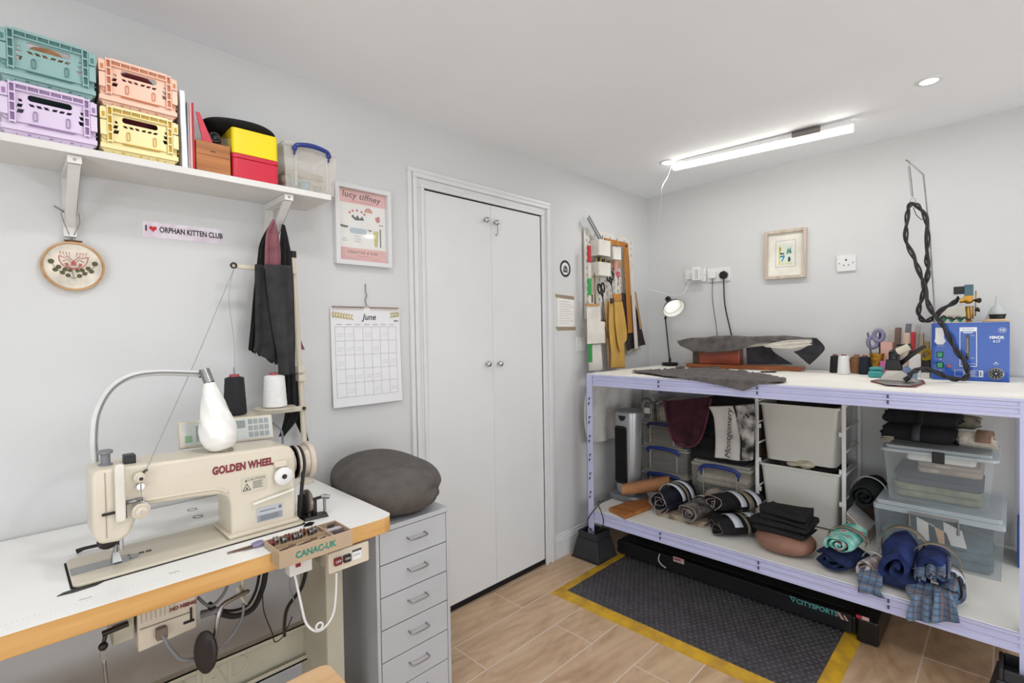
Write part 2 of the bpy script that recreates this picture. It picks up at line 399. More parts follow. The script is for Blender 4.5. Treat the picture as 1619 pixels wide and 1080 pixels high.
# cupboard behind the double door: frame, two leaves, knobs, hook
def casing(poly_out, poly_in, w0, w1, M): return None
dx0, dx1, dzt = 1.316, 2.098, 1.945
mb = MB()
for (a, b, c) in ((0.082, 0.062, 0.018), (0.060, 0.040, 0.026), (0.018, 0.0, 0.021)):      # stepped architrave, three mouldings
    for (x0, x1) in ((dx0 - a, dx0 - b), (dx1 + b, dx1 + a)):
        mb.box((x0, YW - c, 0), (x1, YW + .01, dzt + b))
    mb.box((dx0 - a, YW - c, dzt + b), (dx1 + a, YW + .01, dzt + a))
mb.box((dx0 - .08, YW - .013, 0), (dx0, YW + .01, dzt)); mb.box((dx1, YW - .013, 0), (dx1 + .08, YW + .01, dzt)); mb.box((dx0 - .08, YW - .013, dzt), (dx1 + .08, YW + .01, dzt + .08))
struct(mb.build('trim_1', M_trim, bevel=.003))
gap = MB().box((dx0, YW - .002, 0), (dx1, YW + .002, dzt)).build('trim_2', M_dark); struct(gap)  # dark sheet in the opening, painted-in shade for the gaps around the leaves
def leaf(n, x0, x1):
    o = MB().box((x0, YW - .012, 0.034), (x1, YW - .002, dzt - .006)).build('door_%d' % n, M_door, bevel=.002); struct(o); return o
dmid = 1.722
d1 = leaf(1, dx0 + .005, dmid - .0007); d2 = leaf(2, dmid + .0007, dx1 - .006)
def knob(p, par, name='knob'):
    mb = MB(FL(p[0], YW - .012, p[2])); mb.lathe([(.006, 0), (.006, .008), (.0125, .013), (.0145, .019), (.012, .026), (.004, .029)], n=18)
    return mb.build(name, M_chrome, par, smooth=True)
for x, z, d in ((1.679, 1.857, d1), (1.745, 1.853, d2), (1.676, 1.148, d1), (1.757, 1.145, d2)): knob((x, 0, z), d)
hk = MB(); hk.tube(spl([(1.745, 1.822, 1.845), (1.745, 1.82, 1.82), (1.745, 1.822, 1.80), (1.738, 1.822, 1.786), (1.730, 1.822, 1.792)]), .0025); hk.build('hook', M_steel, d2, smooth=True)
# skirting boards
def skirting(name, a, b, ax):
    mb = MB()
    prof = [(0, 0), (0.017, 0), (0.017, .098), (.0135, .104), (.0135, .112), (.009, .118), (.009, .125), (.004, .132), (0, .132)]
    if ax == 'X': M = Matrix(((0, 0, 1, 0), (-1, 0, 0, YW), (0, 1, 0, 0), (0, 0, 0, 1)))
    else: M = Matrix(((-1, 0, 0, XW), (0, 0, 1, 0), (0, 1, 0, 0), (0, 0, 0, 1)))
    mb.prism(prof, a, b, M); struct(mb.build(name, M_trim))
skirting('baseboard_left', 2.182, XW, 'X'); skirting('baseboard_near', -2.2, 1.23, 'X'); skirting('baseboard_right', -2.6, YW - .017, 'Y')

# ---------------------------------------------------------------- ceiling lights
M_lamp = pm('lit_tube', '#fffaf0', 0.4, 0, 0, emit=5.0); M_spot = pm('lit_lens', '#fffdf8', 0.4, 0, 0, emit=6.0)
a = Vector((2.705, 1.365, 0)); b = Vector((2.80, 0.512, 0))
d = (b - a).normalized(); sdv = Vector((d.y, -d.x, 0)); L_ = (b - a).length
Mt = Matrix(((d.x, sdv.x, 0, a.x), (d.y, sdv.y, 0, a.y), (0, 0, 1, 0), (0, 0, 0, 1)))
tl = thing('batten_light', (a.x, a.y, 2.2), 'slim white LED batten tube glowing under the ceiling', 'ceiling light')
MB(Mt).box((0, -.014, 2.240), (L_, .014, 2.258)).build('housing', M_white, tl, bevel=.003)
MB(Mt).prism([(0, 0)] and [(-.014, 2.216), (-.010, 2.211), (.010, 2.211), (.014, 2.216), (.013, 2.2395), (-.013, 2.2395)], .006, L_ - .006, Matrix(((0, 0, 1, 0), (1, 0, 0, 0), (0, 1, 0, 0), (0, 0, 0, 1)))).build('diffuser', M_lamp, tl)
mb = MB(Mt)
for x in (0, L_ - .006): mb = MB(Mt); mb.box((x, -.015, 2.209), (x + .006, .015, 2.258)); mb.build('end_cap', M_white, tl)
mb = MB(Mt); mb.box((L_ * .70, -.021, 2.236), (L_ * .84, -.0145, 2.266)); mb.box((L_ * .70, .0145, 2.236), (L_ * .84, .021, 2.266)); mb.box((L_ * .70, -.021, 2.2585), (L_ * .84, .021, 2.267)); mb.build('mounting_clip', pm('grey_clip', '#7d7772', .5), tl)
mb = MB(Mt); mb.box((L_ * .1, -.006, 2.256), (L_ * .98, .006, 2.266)); mb.build('mounting_strip', M_white, tl)
for i, (x, y, lab) in enumerate(((2.675, 1.387, 'small round recessed downlight by the batten tube end nearest the corner'), (2.629, .232, 'round recessed downlight alone in the ceiling on the right'))):
    z = zc(y); t = thing('downlight', (x, y, z - .006), lab, 'ceiling light', None)
    MB(Matrix.Translation((x, y, z - .006))).lathe([(.030, .0), (.040, .0), (.043, .003), (.043, .008), (.030, .008)], n=32, caps=False).build('trim_ring', M_white, t, smooth=True)
    MB(Matrix.Translation((x, y, z - .006))).lathe([(.001, .002), (.030, .002), (.030, .007), (.001, .007)], n=28).build('lens', M_spot, t)
# white flex of the batten hanging to the pegboard and on to the wall socket
c = MB().tube(spl([(2.70, 1.372, 2.235), (2.76, 1.43, 2.20), at(1046, 300, 1, 1.45), at(1043, 340, 1, 1.55), at(1030, 380, 1, 1.68), at(1010, 393, 1, 1.77), at(996, 396, 1, 1.80), at(999, 415, 1, 1.80), at(1014, 450, 1, 1.80), at(1040, 461, 0, 3.15), at(1068, 467, 0, 3.2), at(1082, 462, 0, 3.22), at(1088, 447, 0, 3.235)], 10), .0022, 6)
tag(c.build('light_flex', M_white, smooth=True), 'thin white flex drooping from batten tube past the pegboard to the sockets', 'cable')
# ================================================================== shelf on the left wall
M_shelf = pm('painted_shelf', '#dad8d4', 0.5, 0, 0.02, 6)
sh = thing('wall_shelf', (0.4, 1.75, 1.585), 'long white painted wall shelf on two wooden brackets', 'shelf')
SZ = 1.782
MB().box((-.002, 1.65, SZ - .019), (.797, YW, SZ)).build('board', M_shelf, sh, bevel=.0015)
def bracket(x0, x1, par):
    mb = MB(); mb.box((x0, 1.838, 1.585), (x1, YW, SZ - .020)); mb.box((x0, 1.662, SZ - .040), (x1, 1.8375, SZ - .020))
    mb.hexa([(x0 + .002, 1.822, 1.625), (x1 - .002, 1.822, 1.625), (x1 - .002, 1.837, 1.610), (x0 + .002, 1.837, 1.610), (x0 + .002, 1.668, SZ - .041), (x1 - .002, 1.668, SZ - .041), (x1 - .002, 1.69, SZ - .041), (x0 + .002, 1.69, SZ - .041)])
    o = mb.build('bracket', M_shelf, par, bevel=.002)
    m2 = MB(FL((x0 + x1) / 2, 1.662, SZ - .030)); m2.lathe([(.0035, 0), (.003, .0015)], n=10); m2.build('screw', M_steel, o); return o
bracket(.118, .146, sh); bracket(.645, .672, sh)

# folding crates
def crate(x0, x1, z0, z1, y0, y1, col, dk, lab):
    Mc = pm('crate_' + col, col, .45, 0, .02); Md = pm('crate_line_' + dk, dk, .5, 0, .02)
    t = thing('folding_crate', ((x0 + x1) / 2, (y0 + y1) / 2, z0), lab, 'crate', None)
    W = x1 - x0; H = z1 - z0
    holes = []
    def r(u0, v0, u1, v1, k=0): return [(W * u0 + k, H * v0), (W * u1 + k, H * v0), (W * u1, H * v1), (W * u0, H * v1)]
    hl = rrect(W * .27, H * .70, W * .73, H * .82, H * .055, 4)
    def sl(u, v, w_=.045, h_=.05, s=.02): return [(W * (u + s), H * v), (W * (u + w_ + s), H * v), (W * (u + w_), H * (v + h_)), (W * u, H * (v + h_))]
    for u in (.275, .35, .425): holes.append(sl(u, .60, .05, .05, .02))
    for u in (.53, .605, .68): holes.append(sl(u, .60, .05, .05, -.02))
    for k, u0 in ((1, .175), (-1, .80)):
        for j, (v, w_, h_) in enumerate(((.66, .035, .05), (.55, .05, .07), (.44, .06, .08))):
            uu = u0 if k > 0 else u0 - w_ + .05; holes.append(sl(uu, v, w_, h_, -.02 * k if j else .01))
    mb = MB(FL(x0, y0 + .004, z0 + H * .0)); mb.mesh_in(curve_mesh([[(W * .02, H * .2), (W * .98, H * .2), (W * .98, H * .97), (W * .02, H * .97)], hl] + holes, .004), Matrix.Translation((0, 0, 0)))
    mb.build('front_panel', Mc, t)
    m = MB(); m.box((x0 + .002, y0 + .008, z0 + .010), (x0 + .006, y1, z1 - .004)); m.box((x1 - .006, y0 + .008, z0 + .010), (x1 - .002, y1, z1 - .004)); m.box((x0 + .006, y1 - .004, z0 + .010), (x1 - .006, y1, z1 - .004))
    m.build('side_walls', Mc, t)
    # base tray, narrower foot
    m = MB(); m.hexa([(x0 + .01, y0 + .012, z0), (x1 - .01, y0 + .012, z0), (x1 - .01, y1 - .01, z0), (x0 + .01, y1 - .01, z0), (x0 + .004, y0 + .004, z0 + H * .10), (x1 - .004, y0 + .004, z0 + H * .10), (x1 - .004, y1, z0 + H * .10), (x0 + .004, y1, z0 + H * .10)])
    m.box((x0, y0 - .001, z0 + H * .102), (x1, y1, z0 + H * .20)); m.build('base', Mc, t, bevel=.001)
    m = MB(FL(x0, y0 + .0035, z0))
    for k in range(7): u = .15 + k * .11; m.box((W * u, H * .045, -.0), (W * (u + .035), H * .058, .0045)) if k % 2 else m.box((W * u, H * .03, -.0), (W * (u + .012), H * .045, .0045))
    m.build('base_marks', Md, t)
    # ladder columns and clips
    m = MB(FL(x0, y0, z0)); d = MB(FL(x0, y0, z0))
    for u in (.115, .885):
        m.box((W * (u - .035), H * .22, 0), (W * (u - .022), H * 1.0, .006)); m.box((W * (u + .022), H * .22, 0), (W * (u + .035), H * 1.0, .006))
        for j in range(5): v = .24 + j * .178; m.box((W * (u - .022), H * v, 0), (W * (u + .022), H * (v + .03), .006))
        d.box((W * (u - .022), H * .24, 0), (W * (u + .022), H * .95, .0007))
        c0, c1 = ((.0, .075) if u < .5 else (.925, 1.0))
        m.box((W * c0, H * .36, 0), (W * c1, H * .66, .007)); m.box((W * c0, H * .70, 0), (W * c1, H * .93, .005)); d.box((W * (c0 + .02), H * .74, .005), (W * (c1 - .02), H * .84, .0062))
        d.tube([(W * (c0 + .01), H * .33, .004), (W * (c0 + .04), H * .27, .004), (W * (c1 + (.03 if u < .5 else -.0)), H * .27, .004)], .0012, 5)
    m.box((W * .15, H * .95, 0), (W * .85, H * 1.0, .007)); m.box((W * .15, H * .85, 0), (W * .85, H * .875, .005))
    for j in range(7): u = .15 + j * .70 / 6; m.box((W * u - .001, H * .87, 0), (W * u + .001, H * .95, .005))
    m.box((W * .16, H * .26, 0), (W * .84, H * .285, .004))
    d.box((W * .16, H * .885, .0), (W * .84, H * .93, .0010)); d.box((W * .27, H * .235, .0), (W * .75, H * .255, .0052))
    for u in (.32, .66):
        d.mesh_in(curve_mesh([rrect(W * u, H * .33, W * (u + .045), H * .52, W * .02, 3), rrect(W * (u + .008), H * .345, W * (u + .037), H * .505, W * .013, 3)], .0016))
    m.build('frame_ribs', Mc, t); d.build('moulded_lines', Md, t); return t
crate(.003, .177, SZ + .0005, 1.907, 1.656, 1.836, '#dacae1', '#9a7aa8', 'lilac folding crate, lower left one of the four on the shelf')
crate(.003, .177, 1.9085, 2.031, 1.656, 1.836, '#90b3b0', '#4d7f7b', 'teal green folding crate stacked on the lilac one')
crate(.183, .353, SZ + .0005, 1.905, 1.656, 1.836, '#f0e0a6', '#c79f28', 'yellow folding crate standing on shelf below the peach one')
crate(.183, .353, 1.9065, 2.026, 1.656, 1.836, '#f2c7b0', '#cf7f57', 'peach orange folding crate stacked on the yellow one')
tag(MB(TR(.09, 1.75, 1.925)).lathe([(.045, 0), (.052, .03), (.050, .085), (.03, .108), (.004, .112)], n=24).build('hat_block', wood('tan_wood', '#c08a55', '#a36d3c', 'Z'), smooth=True), 'rounded tan wooden block showing above the teal crate rim', 'wooden block')
tag(blob((.27, 1.745, 1.955), .06, .07, .085, pw=2.2, lump=.012, seed=3).build('dark_red_cloth', fabric('maroon_cloth', '#6d2530'), smooth=True), 'dark red bunched cloth heaped inside the peach crate', 'cloth')
tag(MB().box((.06, 1.70, 1.80), (.15, 1.80, 1.875)).build('carton', fabric('dark_grey_felt', '#3d3b40')), 'dark grey packet lying inside the lilac crate', 'packet')
tag(MB().box((.215, 1.69, 1.80), (.325, 1.80, 1.875)).build('carton', pm('brown_card', '#5b3b28', .8)), 'brown card box kept inside the yellow crate', 'box')
# files, folders, tins
tag(MB().hexa([(.363, 1.66, SZ + .0005), (.377, 1.66, SZ + .0005), (.377, 1.85, SZ + .0005), (.363, 1.85, SZ + .0005), (.360, 1.66, 2.0), (.374, 1.66, 2.0), (.374, 1.85, 2.0), (.360, 1.85, 2.0)]).build('magazine_file', pm('glossy_white_card', '#e4e6ec', .3), bevel=.002), 'tall white glossy file standing beside the crates', 'file')
def leafy(x0, x1, z1, mat, lab, cat, name, y0=1.665, y1=1.84):
    o = MB().hexa([(x0, y0, SZ + .0005), (x1, y0, SZ + .0005), (x1, y1, SZ + .0005), (x0, y1, SZ + .0005), (x0, y0, z1), (x1, y0, z1), (x1, y1, z1), (x0, y1, z1)]).build(name, mat, bevel=.0008); return tag(o, lab, cat)
leafy(.3795, .3835, 1.975, pm('grey_folder', '#b5b3bd', .6), 'slim grey folder standing right of the white file', 'folder', 'folder')
leafy(.3845, .3905, 1.972, pm('pink_folder', '#e2a9a6', .6), 'pale pink folder standing between grey and red folders', 'folder', 'folder')
leafy(.3915, .396, 1.975, pm('red_folder', '#c01f36', .5), 'thin bright red folder standing against the wooden box', 'folder', 'folder')
wb = thing('wooden_box', (.443, 1.70, SZ), 'small open orange-brown wooden box on the shelf', 'box')
M_oak = wood('orange_wood', '#b3723a', '#8f5526', 'X')
mb = MB(); x0, x1, y0, y1, zt = .398, .487, 1.66, 1.76, 1.871
z0 = SZ + .0005
mb.box((x0, y0, z0), (x1, y0 + .008, zt)); mb.box((x0, y1 - .008, z0), (x1, y1, zt)); mb.box((x0, y0 + .008, z0), (x0 + .008, y1 - .008, zt)); mb.box((x1 - .008, y0 + .008, z0), (x1, y1 - .008, zt)); mb.box((x0 + .008, y0 + .008, z0), (x1 - .008, y1 - .008, z0 + .008))
mb.build('box_body', M_oak, wb, bevel=.001)
mb = MB(FL(0, y0, 0)); mb.box((x0 + .003, 1.832, 0), (x1 - .003, 1.8335, .0006)); mb.box((x0 + .036, 1.844, 0), (x0 + .05, 1.846, .0015)); mb.build('lid_seam', pm('dark_wood_line', '#6b3f1c', .6), wb)
tag(MB().hexa([(.432, 1.672, 1.80), (.474, 1.672, 1.80), (.474, 1.676, 1.80), (.432, 1.676, 1.80), (.403, 1.672, 1.955), (.412, 1.672, 1.955), (.412, 1.676, 1.955), (.403, 1.676, 1.955)]).build('card', pm('red_card', '#c73046', .5)), 'red card sticking up out of the wooden box', 'card')
ob = thing('camera_case', (.455, 1.715, 1.85), 'small black camera standing in the wooden box', 'camera')
MB().box((.430, 1.690, 1.80), (.474, 1.735, 1.912)).build('body', pm('black_leatherette', '#1d1a1b', .5, bump=.3), ob, bevel=.008)
MB(FL(.452, 1.690, 1.895)).lathe([(.016, 0), (.016, .012), (.012, .015), (.011, .008)], n=20).build('lens_ring', M_black, ob, smooth=True)
def tin(z0, z1, col, lab, lid):
    t = thing('tin', (.56, 1.72, z0), lab, 'tin', None); m = pm('tin_' + col, col, .3, 0, .02, coat=.3)
    mb = MB(); mb.prism(rrect(.492, 1.658, .627, 1.79, .012), z0, z1 - .014 if lid else z1); mb.build('body', m, t, bevel=.002)
    if lid: MB().prism(rrect(.4905, 1.6565, .6285, 1.7915, .0135), z1 - .0135, z1).build('lid', m, t, bevel=.003)
tin(SZ + .0005, 1.857, '#c41f38', 'red rounded tin box beneath the yellow box', True)
tin(1.8575, 1.934, '#e8cf12', 'bright yellow box stacked on the red tin', False)
M_beret = fabric('black_felt', '#131313')
bt = thing('beret', (.56, 1.735, 1.93), 'black felt beret lying on top of the yellow box', 'hat')
o = blob((.535, 1.735, 1.950), .108, .085, .020, pw=2.3, lump=.010, ls=7, seed=5).build('crown', M_beret, bt, smooth=True)
MB().tube([Vector((.515, 1.735, 1.968)), Vector((.511, 1.735, 1.978))], .002, 6).build('stalk', M_beret, bt)
# clear storage box with a blue handle, and what shows in it
def clearmat(name, col='#dfe6e4', al=.35): return pm(name, col, .25, 0, .02, alpha=al)
M_clear = clearmat('frosted_clear_plastic', '#e4dfd6', .24)
M_blueh = pm('blue_handle_plastic', '#27397f', .35)
def storage_box(M, W, H, D, mat, hmat, lab, lidh=.02, handle=True, taper=.012, seed=0, loc=None, grp=None, hw=.62, lmat=None):
    """open-fronted frame u right, v up, w out: box W x H x D, standing behind w = 0"""
    o = M @ Vector((0, 0, 0)); t = thing('storage_box', o, lab, 'storage box', grp)
    s = taper; hb = H - lidh; k = .0025
    mb = MB(M)
    def wall(p): mb.hexa(p)
    X0, X1 = -W / 2, W / 2
    b0, b1 = X0 + s, X1 - s
    mb.hexa([(b0, 0, -s * .5 - k), (b1, 0, -s * .5 - k), (b1, 0, -s * .5), (b0, 0, -s * .5), (X0 + .004, hb, -k), (X1 - .004, hb, -k), (X1 - .004, hb, 0), (X0 + .004, hb, 0)])
    mb.hexa([(b0, 0, -D + s), (b1, 0, -D + s), (b1, 0, -D + s + k), (b0, 0, -D + s + k), (X0 + .004, hb, -D), (X1 - .004, hb, -D), (X1 - .004, hb, -D + k), (X0 + .004, hb, -D + k)])
    for a, b_ in ((b0, X0 + .004), (b1 - k, X1 - .004 - k)):
        mb.hexa([(a, 0, -D + s + k), (a + k, 0, -D + s + k), (a + k, 0, -s * .5 - k), (a, 0, -s * .5 - k), (b_, hb, -D + k), (b_ + k, hb, -D + k), (b_ + k, hb, -k), (b_, hb, -k)])
    mb.box((b0, 0, -D + s), (b1, k, -s * .5)); mb.build('box_body', mat, t)
    m2 = MB(M); m2.prism(rrect(X0, -D - .003, X1, .005, .012), hb, hb + lidh * .55, Matrix(((1, 0, 0, 0), (0, 0, 1, 0), (0, 1, 0, 0), (0, 0, 0, 1))))
    m2.prism(rrect(X0 + .01, -D + .008, X1 - .01, -.006, .012), hb + lidh * .55, hb + lidh, Matrix(((1, 0, 0, 0), (0, 0, 1, 0), (0, 1, 0, 0), (0, 0, 0, 1))))
    m2.build('lid', lmat or mat, t, bevel=.0015)
    m3 = MB(M)
    for u in ((-.28, .28) if handle else ()): m3 = MB(M); m3.box((W * u - .003, H * .08, -.001), (W * u + .003, hb, .004)); m3.build('rib', lmat or mat, t)
    if handle:
        m4 = MB(M); pts = [(-W * hw / 2, H * .70, .006), (-W * hw / 2, H * .84, .010), (-W * hw * .42, H * .90, .014), (0, H * .94, .016), (W * hw * .42, H * .90, .014), (W * hw / 2, H * .84, .010), (W * hw / 2, H * .70, .006)]
        P = spl(pts[1:-1], 6); rr = .0055 if W < .25 else .008
        m4.tube(P, [rr * .9 + rr * .5 * sin(pi * i / (len(P) - 1)) for i in range(len(P))], 8); m4.tube(pts[:2], rr * .55, 6); m4.tube(pts[-2:], rr * .55, 6)
        for sg in (-1, 1): m4.ball((sg * W * hw / 2, H * .83, .009), rr * 1.7, 10, (1, 1, .7))
        m4.build('handle', hmat, t, smooth=True)
    return t
storage_box(FL(.735, 1.665, SZ + .0005), .186, .158, .15, M_clear, M_blueh, 'clear plastic storage box with blue handle at the shelf end', handle=True)
# contents: jars, spools
for i, (x, y, r, h, c, lab) in enumerate(((.69, 1.70, .012, .05, '#7fa398', 'small green cotton reel at the left inside the clear shelf box'), (.727, 1.70, .018, .035, '#6fa9b3', 'pale blue tub in the middle inside the clear shelf box'), (.775, 1.705, .013, .03, '#9a9a92', 'grey metal reel at the right inside the clear shelf box'))):
    m = MB(TR(x, y, SZ + .005)); m.lathe([(r, 0), (r, h * .1), (r * .8, h * .14), (r * .8, h * .86), (r, h * .9), (r, h)], n=18); tag(m.build('cotton_reel', pm('reel' + c, c, .6), smooth='auto'), lab, 'reel')
tag(folded(.665, 1.72, .80, 1.79, SZ + .005, [.025, .03, .02], 4).build('notions_packets', fabric('cream_packets', '#cbbfa6', '#9b8d77'), smooth=True), 'beige packets at the back inside the clear shelf box', 'packets')

# ================================================================== on the left wall
# embroidery hoop
hx, hz, hr = .137, 1.504, .0665
h = thing('embroidery_hoop', (hx, YW, hz - hr), 'round wooden embroidery hoop with stitched flower hanging from the shelf bracket', 'embroidery hoop')
MH = FL(hx, YW - .001, hz)
m = MB(MH); m.lathe([(hr - .004, .0), (hr + .001, 0), (hr + .001, .016), (hr - .004, .016), (hr - .004, 0)], n=48, caps=False); m.build('outer_ring', wood('hoop_wood', '#c49a68', '#a97b48', 'X'), h, smooth='auto')
m = MB(MH); m.lathe([(.0005, .004), (hr - .0045, .004), (hr - .0045, .013), (.0005, .013)], n=48); m.build('linen', fabric('linen', '#dcd3c4', sc=900), h)
red = pm('stitch_coral', '#b8625a', .8); gr = pm('stitch_green', '#5a5735', .8); bl = pm('stitch_blue', '#4a5560', .8)
def arcpts(cx, cy, r, a0, a1, n=14, w=.0138): return [(cx + r * cos(radians(a0 + (a1 - a0) * k / n)), cy + r * sin(radians(a0 + (a1 - a0) * k / n)), w) for k in range(n + 1)]
m = MB(MH)
m.tube([(-.030, .027, .0138)] + arcpts(0, .022, .030, 190, 350) + [(.032, .027, .0138)], .0011, 5)
m.tube([(-.030, .027, .0138), (-.018, .022, .0138), (-.012, .026, .0138), (0, .014, .0138), (.012, .026, .0138), (.018, .022, .0138), (.032, .027, .0138)], .0009, 5)
m.tube([(-.022, .012, .0138), (-.012, .019, .0138), (0, .004, .0138), (.012, .019, .0138), (.022, .012, .0138)], .0009, 5)
for k in range(4):
    for s in (-1, 1): m.ball((s * (.008 + k * .0065), .0365 - k * .0, .0138), .0014, 8); m.tube([(s * (.008 + k * .0065), .036, .0136), (s * (.007 + k * .006), .026, .0136)], .0004, 4)
m.prism([(-.006, .002), (.006, .002), (.004, .012), (0, .016), (-.004, .012)], .013, .0145); m.prism([(-.020, .006), (-.011, .0), (-.012, .009)], .013, .0145); m.prism([(.020, .006), (.011, .0), (.012, .009)], .013, .0145)
m.tube(arcpts(0, .012, .018, 200, 340), .0011, 5); m.build('flower_stitching', red, h)
m = MB(MH)
for s in (-1, 1):
    for (u, v, rr) in ((.046, .018, .0068), (.031, .004, .0058), (.038, -.004, .0058), (.018, -.002, .0055), (.0235, -.011, .0055), (.008, -.004, .0048), (.012, -.018, .0055)):
        m.lathe([(rr * .2, 0), (rr, .0), (rr * .9, .0012)], Matrix.Translation((s * u, v - .008, .0130)), n=14)
m.build('leaf_stitching', gr, h)
m = MB(MH)
m.tube([(0, -.032, .0136), (-.004, -.008, .0136)], .0006, 5)
for s in (-1, 1): m.tube(spl([(0, -.034, .0136), (s * .02, -.022, .0136), (s * .036, -.008, .0136), (s * .046, .006, .0136)], 5), .0006, 5)
m.build('stem_stitching', bl, h)
m = MB(MH); m.box((-.014, hr + .0008, .003), (.014, hr + .006, .010)); m.tube([(-.018, hr + .0035, .0115), (.020, hr + .0035, .0115)], .0022, 8); m.build('clamp_screw', pm('bronze', '#6d5642', .4, .8), h)
m = MB(); z1 = hz + hr + .006; m.tube([(hx - .002, YW - .008, z1), (hx - .020, 1.815, 1.622), (.112, 1.80, 1.64)], .0011, 5); m.tube([(hx - .002, YW - .008, z1), (hx + .014, 1.815, 1.622), (.148, 1.80, 1.645)], .0011, 5); m.build('hanging_cord', pm('grey_cord', '#8c8882', .8), h)
tag(MB().tube([(.120, 1.836, 1.650), (.100, 1.83, 1.662)], .0025, 8).build('screw_hook', M_steel), 'thin grey metal pin sticking out beside the left shelf bracket', 'pin')

# bumper sticker
st = thing('wall_sticker', (.405, YW, 1.606), 'long shiny sticker with heart and black lettering on wall', 'sticker')
Ms = FL(.4045, YW - .0003, 1.632) @ Matrix.Rotation(radians(.3), 4, 'Z')
m = MB(Ms); m.mesh_in(curve_mesh([rrect(-.106, -.023, .106, .024, .003)], .0006)); m.build('backing', pm('pearly_vinyl', '#dcc9d6', .25, 0, .03, 30, col2='#e8e4ea'), st)
letters('ORPHAN KITTEN CLUB', Ms @ Matrix.Translation((.0225, .002, .0007)), .0240, pm('printed_black', '#1c1820', .5), st, depth=.0005, bold=.0006, sx=.69)
letters('I', Ms @ Matrix.Translation((-.098, .003, .0007)), .0235, MATS['printed_black'], st, depth=.0005, bold=.0008)
m = MB(Ms); P = []
for k in range(24):
    a = 2 * pi * k / 24; P.append((-.0805 + .0105 * (16 * sin(a) ** 3) / 17, .0035 + .0105 * (13 * cos(a) - 5 * cos(2 * a) - 2 * cos(3 * a) - cos(4 * a)) / 17))
m.prism(P, .0004, .001); m.build('heart', pm('printed_red', '#cf2036', .5), st)

# framed pink poster
pf = thing('framed_poster', (1.02, YW, 1.59), 'white framed pink and white poster beside the door', 'framed poster')
MP = FL(1.02, YW - .001, 1.735); W_, H_ = .122, .157
m = MB(MP); m.mesh_in(curve_mesh([[(-W_, -H_), (W_, -H_), (W_, H_), (-W_, H_)], [(-W_ + .017, -H_ + .017), (W_ - .017, -H_ + .017), (W_ - .017, H_ - .017), (-W_ + .017, H_ - .017)]], .027), Matrix.Translation((0, 0, .0135))); m.build('frame', M_trim, pf, bevel=.0015)
m = MB(MP); m.box((-W_ + .0175, -H_ + .0175, .002), (W_ - .0175, H_ - .0175, .006)); pr = m.build('print', M_paper, pf)
def flatpart(M, shapes, mat, par, name, w0, w1):
    m = MB(M)
    for s in shapes: m.prism(s, w0, w1)
    return m.build(name, mat, par)
def R4(u0, v0, u1, v1): return [(u0, v0), (u1, v0), (u1, v1), (u0, v1)]
pk = pm('print_pink', '#e0aca6', .7); gry = pm('print_dark', '#3b3a3a', .7); blu = pm('print_grey_blue', '#a9b9c2', .7); grn = pm('print_olive', '#b9b35c', .7); cor = pm('print_coral', '#c46a6a', .7); rose = pm('print_rose', '#b96f88', .7)
flatpart(MP, [R4(-.1045, .088, .1045, .1395), R4(-.1045, -.1395, .1045, -.088)], pk, pr, 'pink_band', .006, .0065)
letters('lucy tiffney', MP @ Matrix.Translation((-.002, .118, .0068)) @ Matrix.Rotation(radians(-2), 4, 'Z'), .034, MATS['printed_black'], pr, depth=.0004, bold=.0004, sx=1.02, shear=.12, space=1.08)
letters('CREATIVE & FUN', MP @ Matrix.Translation((0, -.105, .0068)), .016, gry, pr, depth=.0004, sx=.95, space=1.15)
flatpart(MP, [R4(-.045, .0955, .055, .0985), R4(-.03, -.120, .035, -.1175), R4(-.09, -.1275, .07, -.1262)], pm('print_dim_pink', '#b97f78', .7), pr, 'small_print', .0065, .0069)
sh_ = []
for k in range(5): a = radians(160 - 35 * k); sh_.append(circ(-.022 + .034 * cos(a), .044 + .018 * sin(a), .0052, 10))
flatpart(MP, sh_ + [[(.058, .045), (.078, .052), (.079, .03), (.068, .024), (.06, .032)]], cor, pr, 'pink_flowers', .006, .0065)
def arch(r0, r1, cx, cy): return [(cx + r1 * cos(pi * k / 10), cy + r1 * sin(pi * k / 10)) for k in range(11)] + [(cx + r0 * cos(pi * k / 10), cy + r0 * sin(pi * k / 10)) for k in range(10, -1, -1)]
flatpart(MP, [arch(.013, .018, .028, .060), arch(.0, .005, .028, .060)], cor, pr, 'rainbow_outer', .006, .0065); flatpart(MP, [arch(.0055, .012, .028, .060)], pm('print_amber', '#d69a5a', .7), pr, 'rainbow_inner', .006, .0065)
flatpart(MP, [[(-.048, .036), (-.03, .022), (.008, .026), (.0, .042), (-.012, .030), (-.02, .044), (-.03, .032), (-.04, .044)], [(-.098, .0), (-.058, -.004), (-.068, -.012), (-.09, -.010)], [(.02, -.008), (.045, -.010), (.034, -.016)], R4(.078, -.075, .083, .0), R4(.075, .014, .093, .017)], gry, pr, 'dark_shapes', .006, .0065)
flatpart(MP, [rrect(-.055, -.030, .018, -.008, .009), R4(-.088, -.055, -.068, -.052), R4(-.088, -.063, -.066, -.060), R4(-.036, -.042, -.01, -.039), R4(-.036, -.052, -.008, -.049), R4(-.036, -.062, -.008, -.059)], blu, pr, 'blue_vase', .006, .0065)
flatpart(MP, [[(.048, -.012), (.072, -.010), (.066, -.075), (.054, -.075)]], grn, pr, 'olive_vase', .006, .0065)
MB(MP).box((-W_ + .0175, -H_ + .0175, .0115), (W_ - .0175, H_ - .0175, .0125)).build('glazing', pm('picture_glass', '#ffffff', .05, alpha=.08), pf)

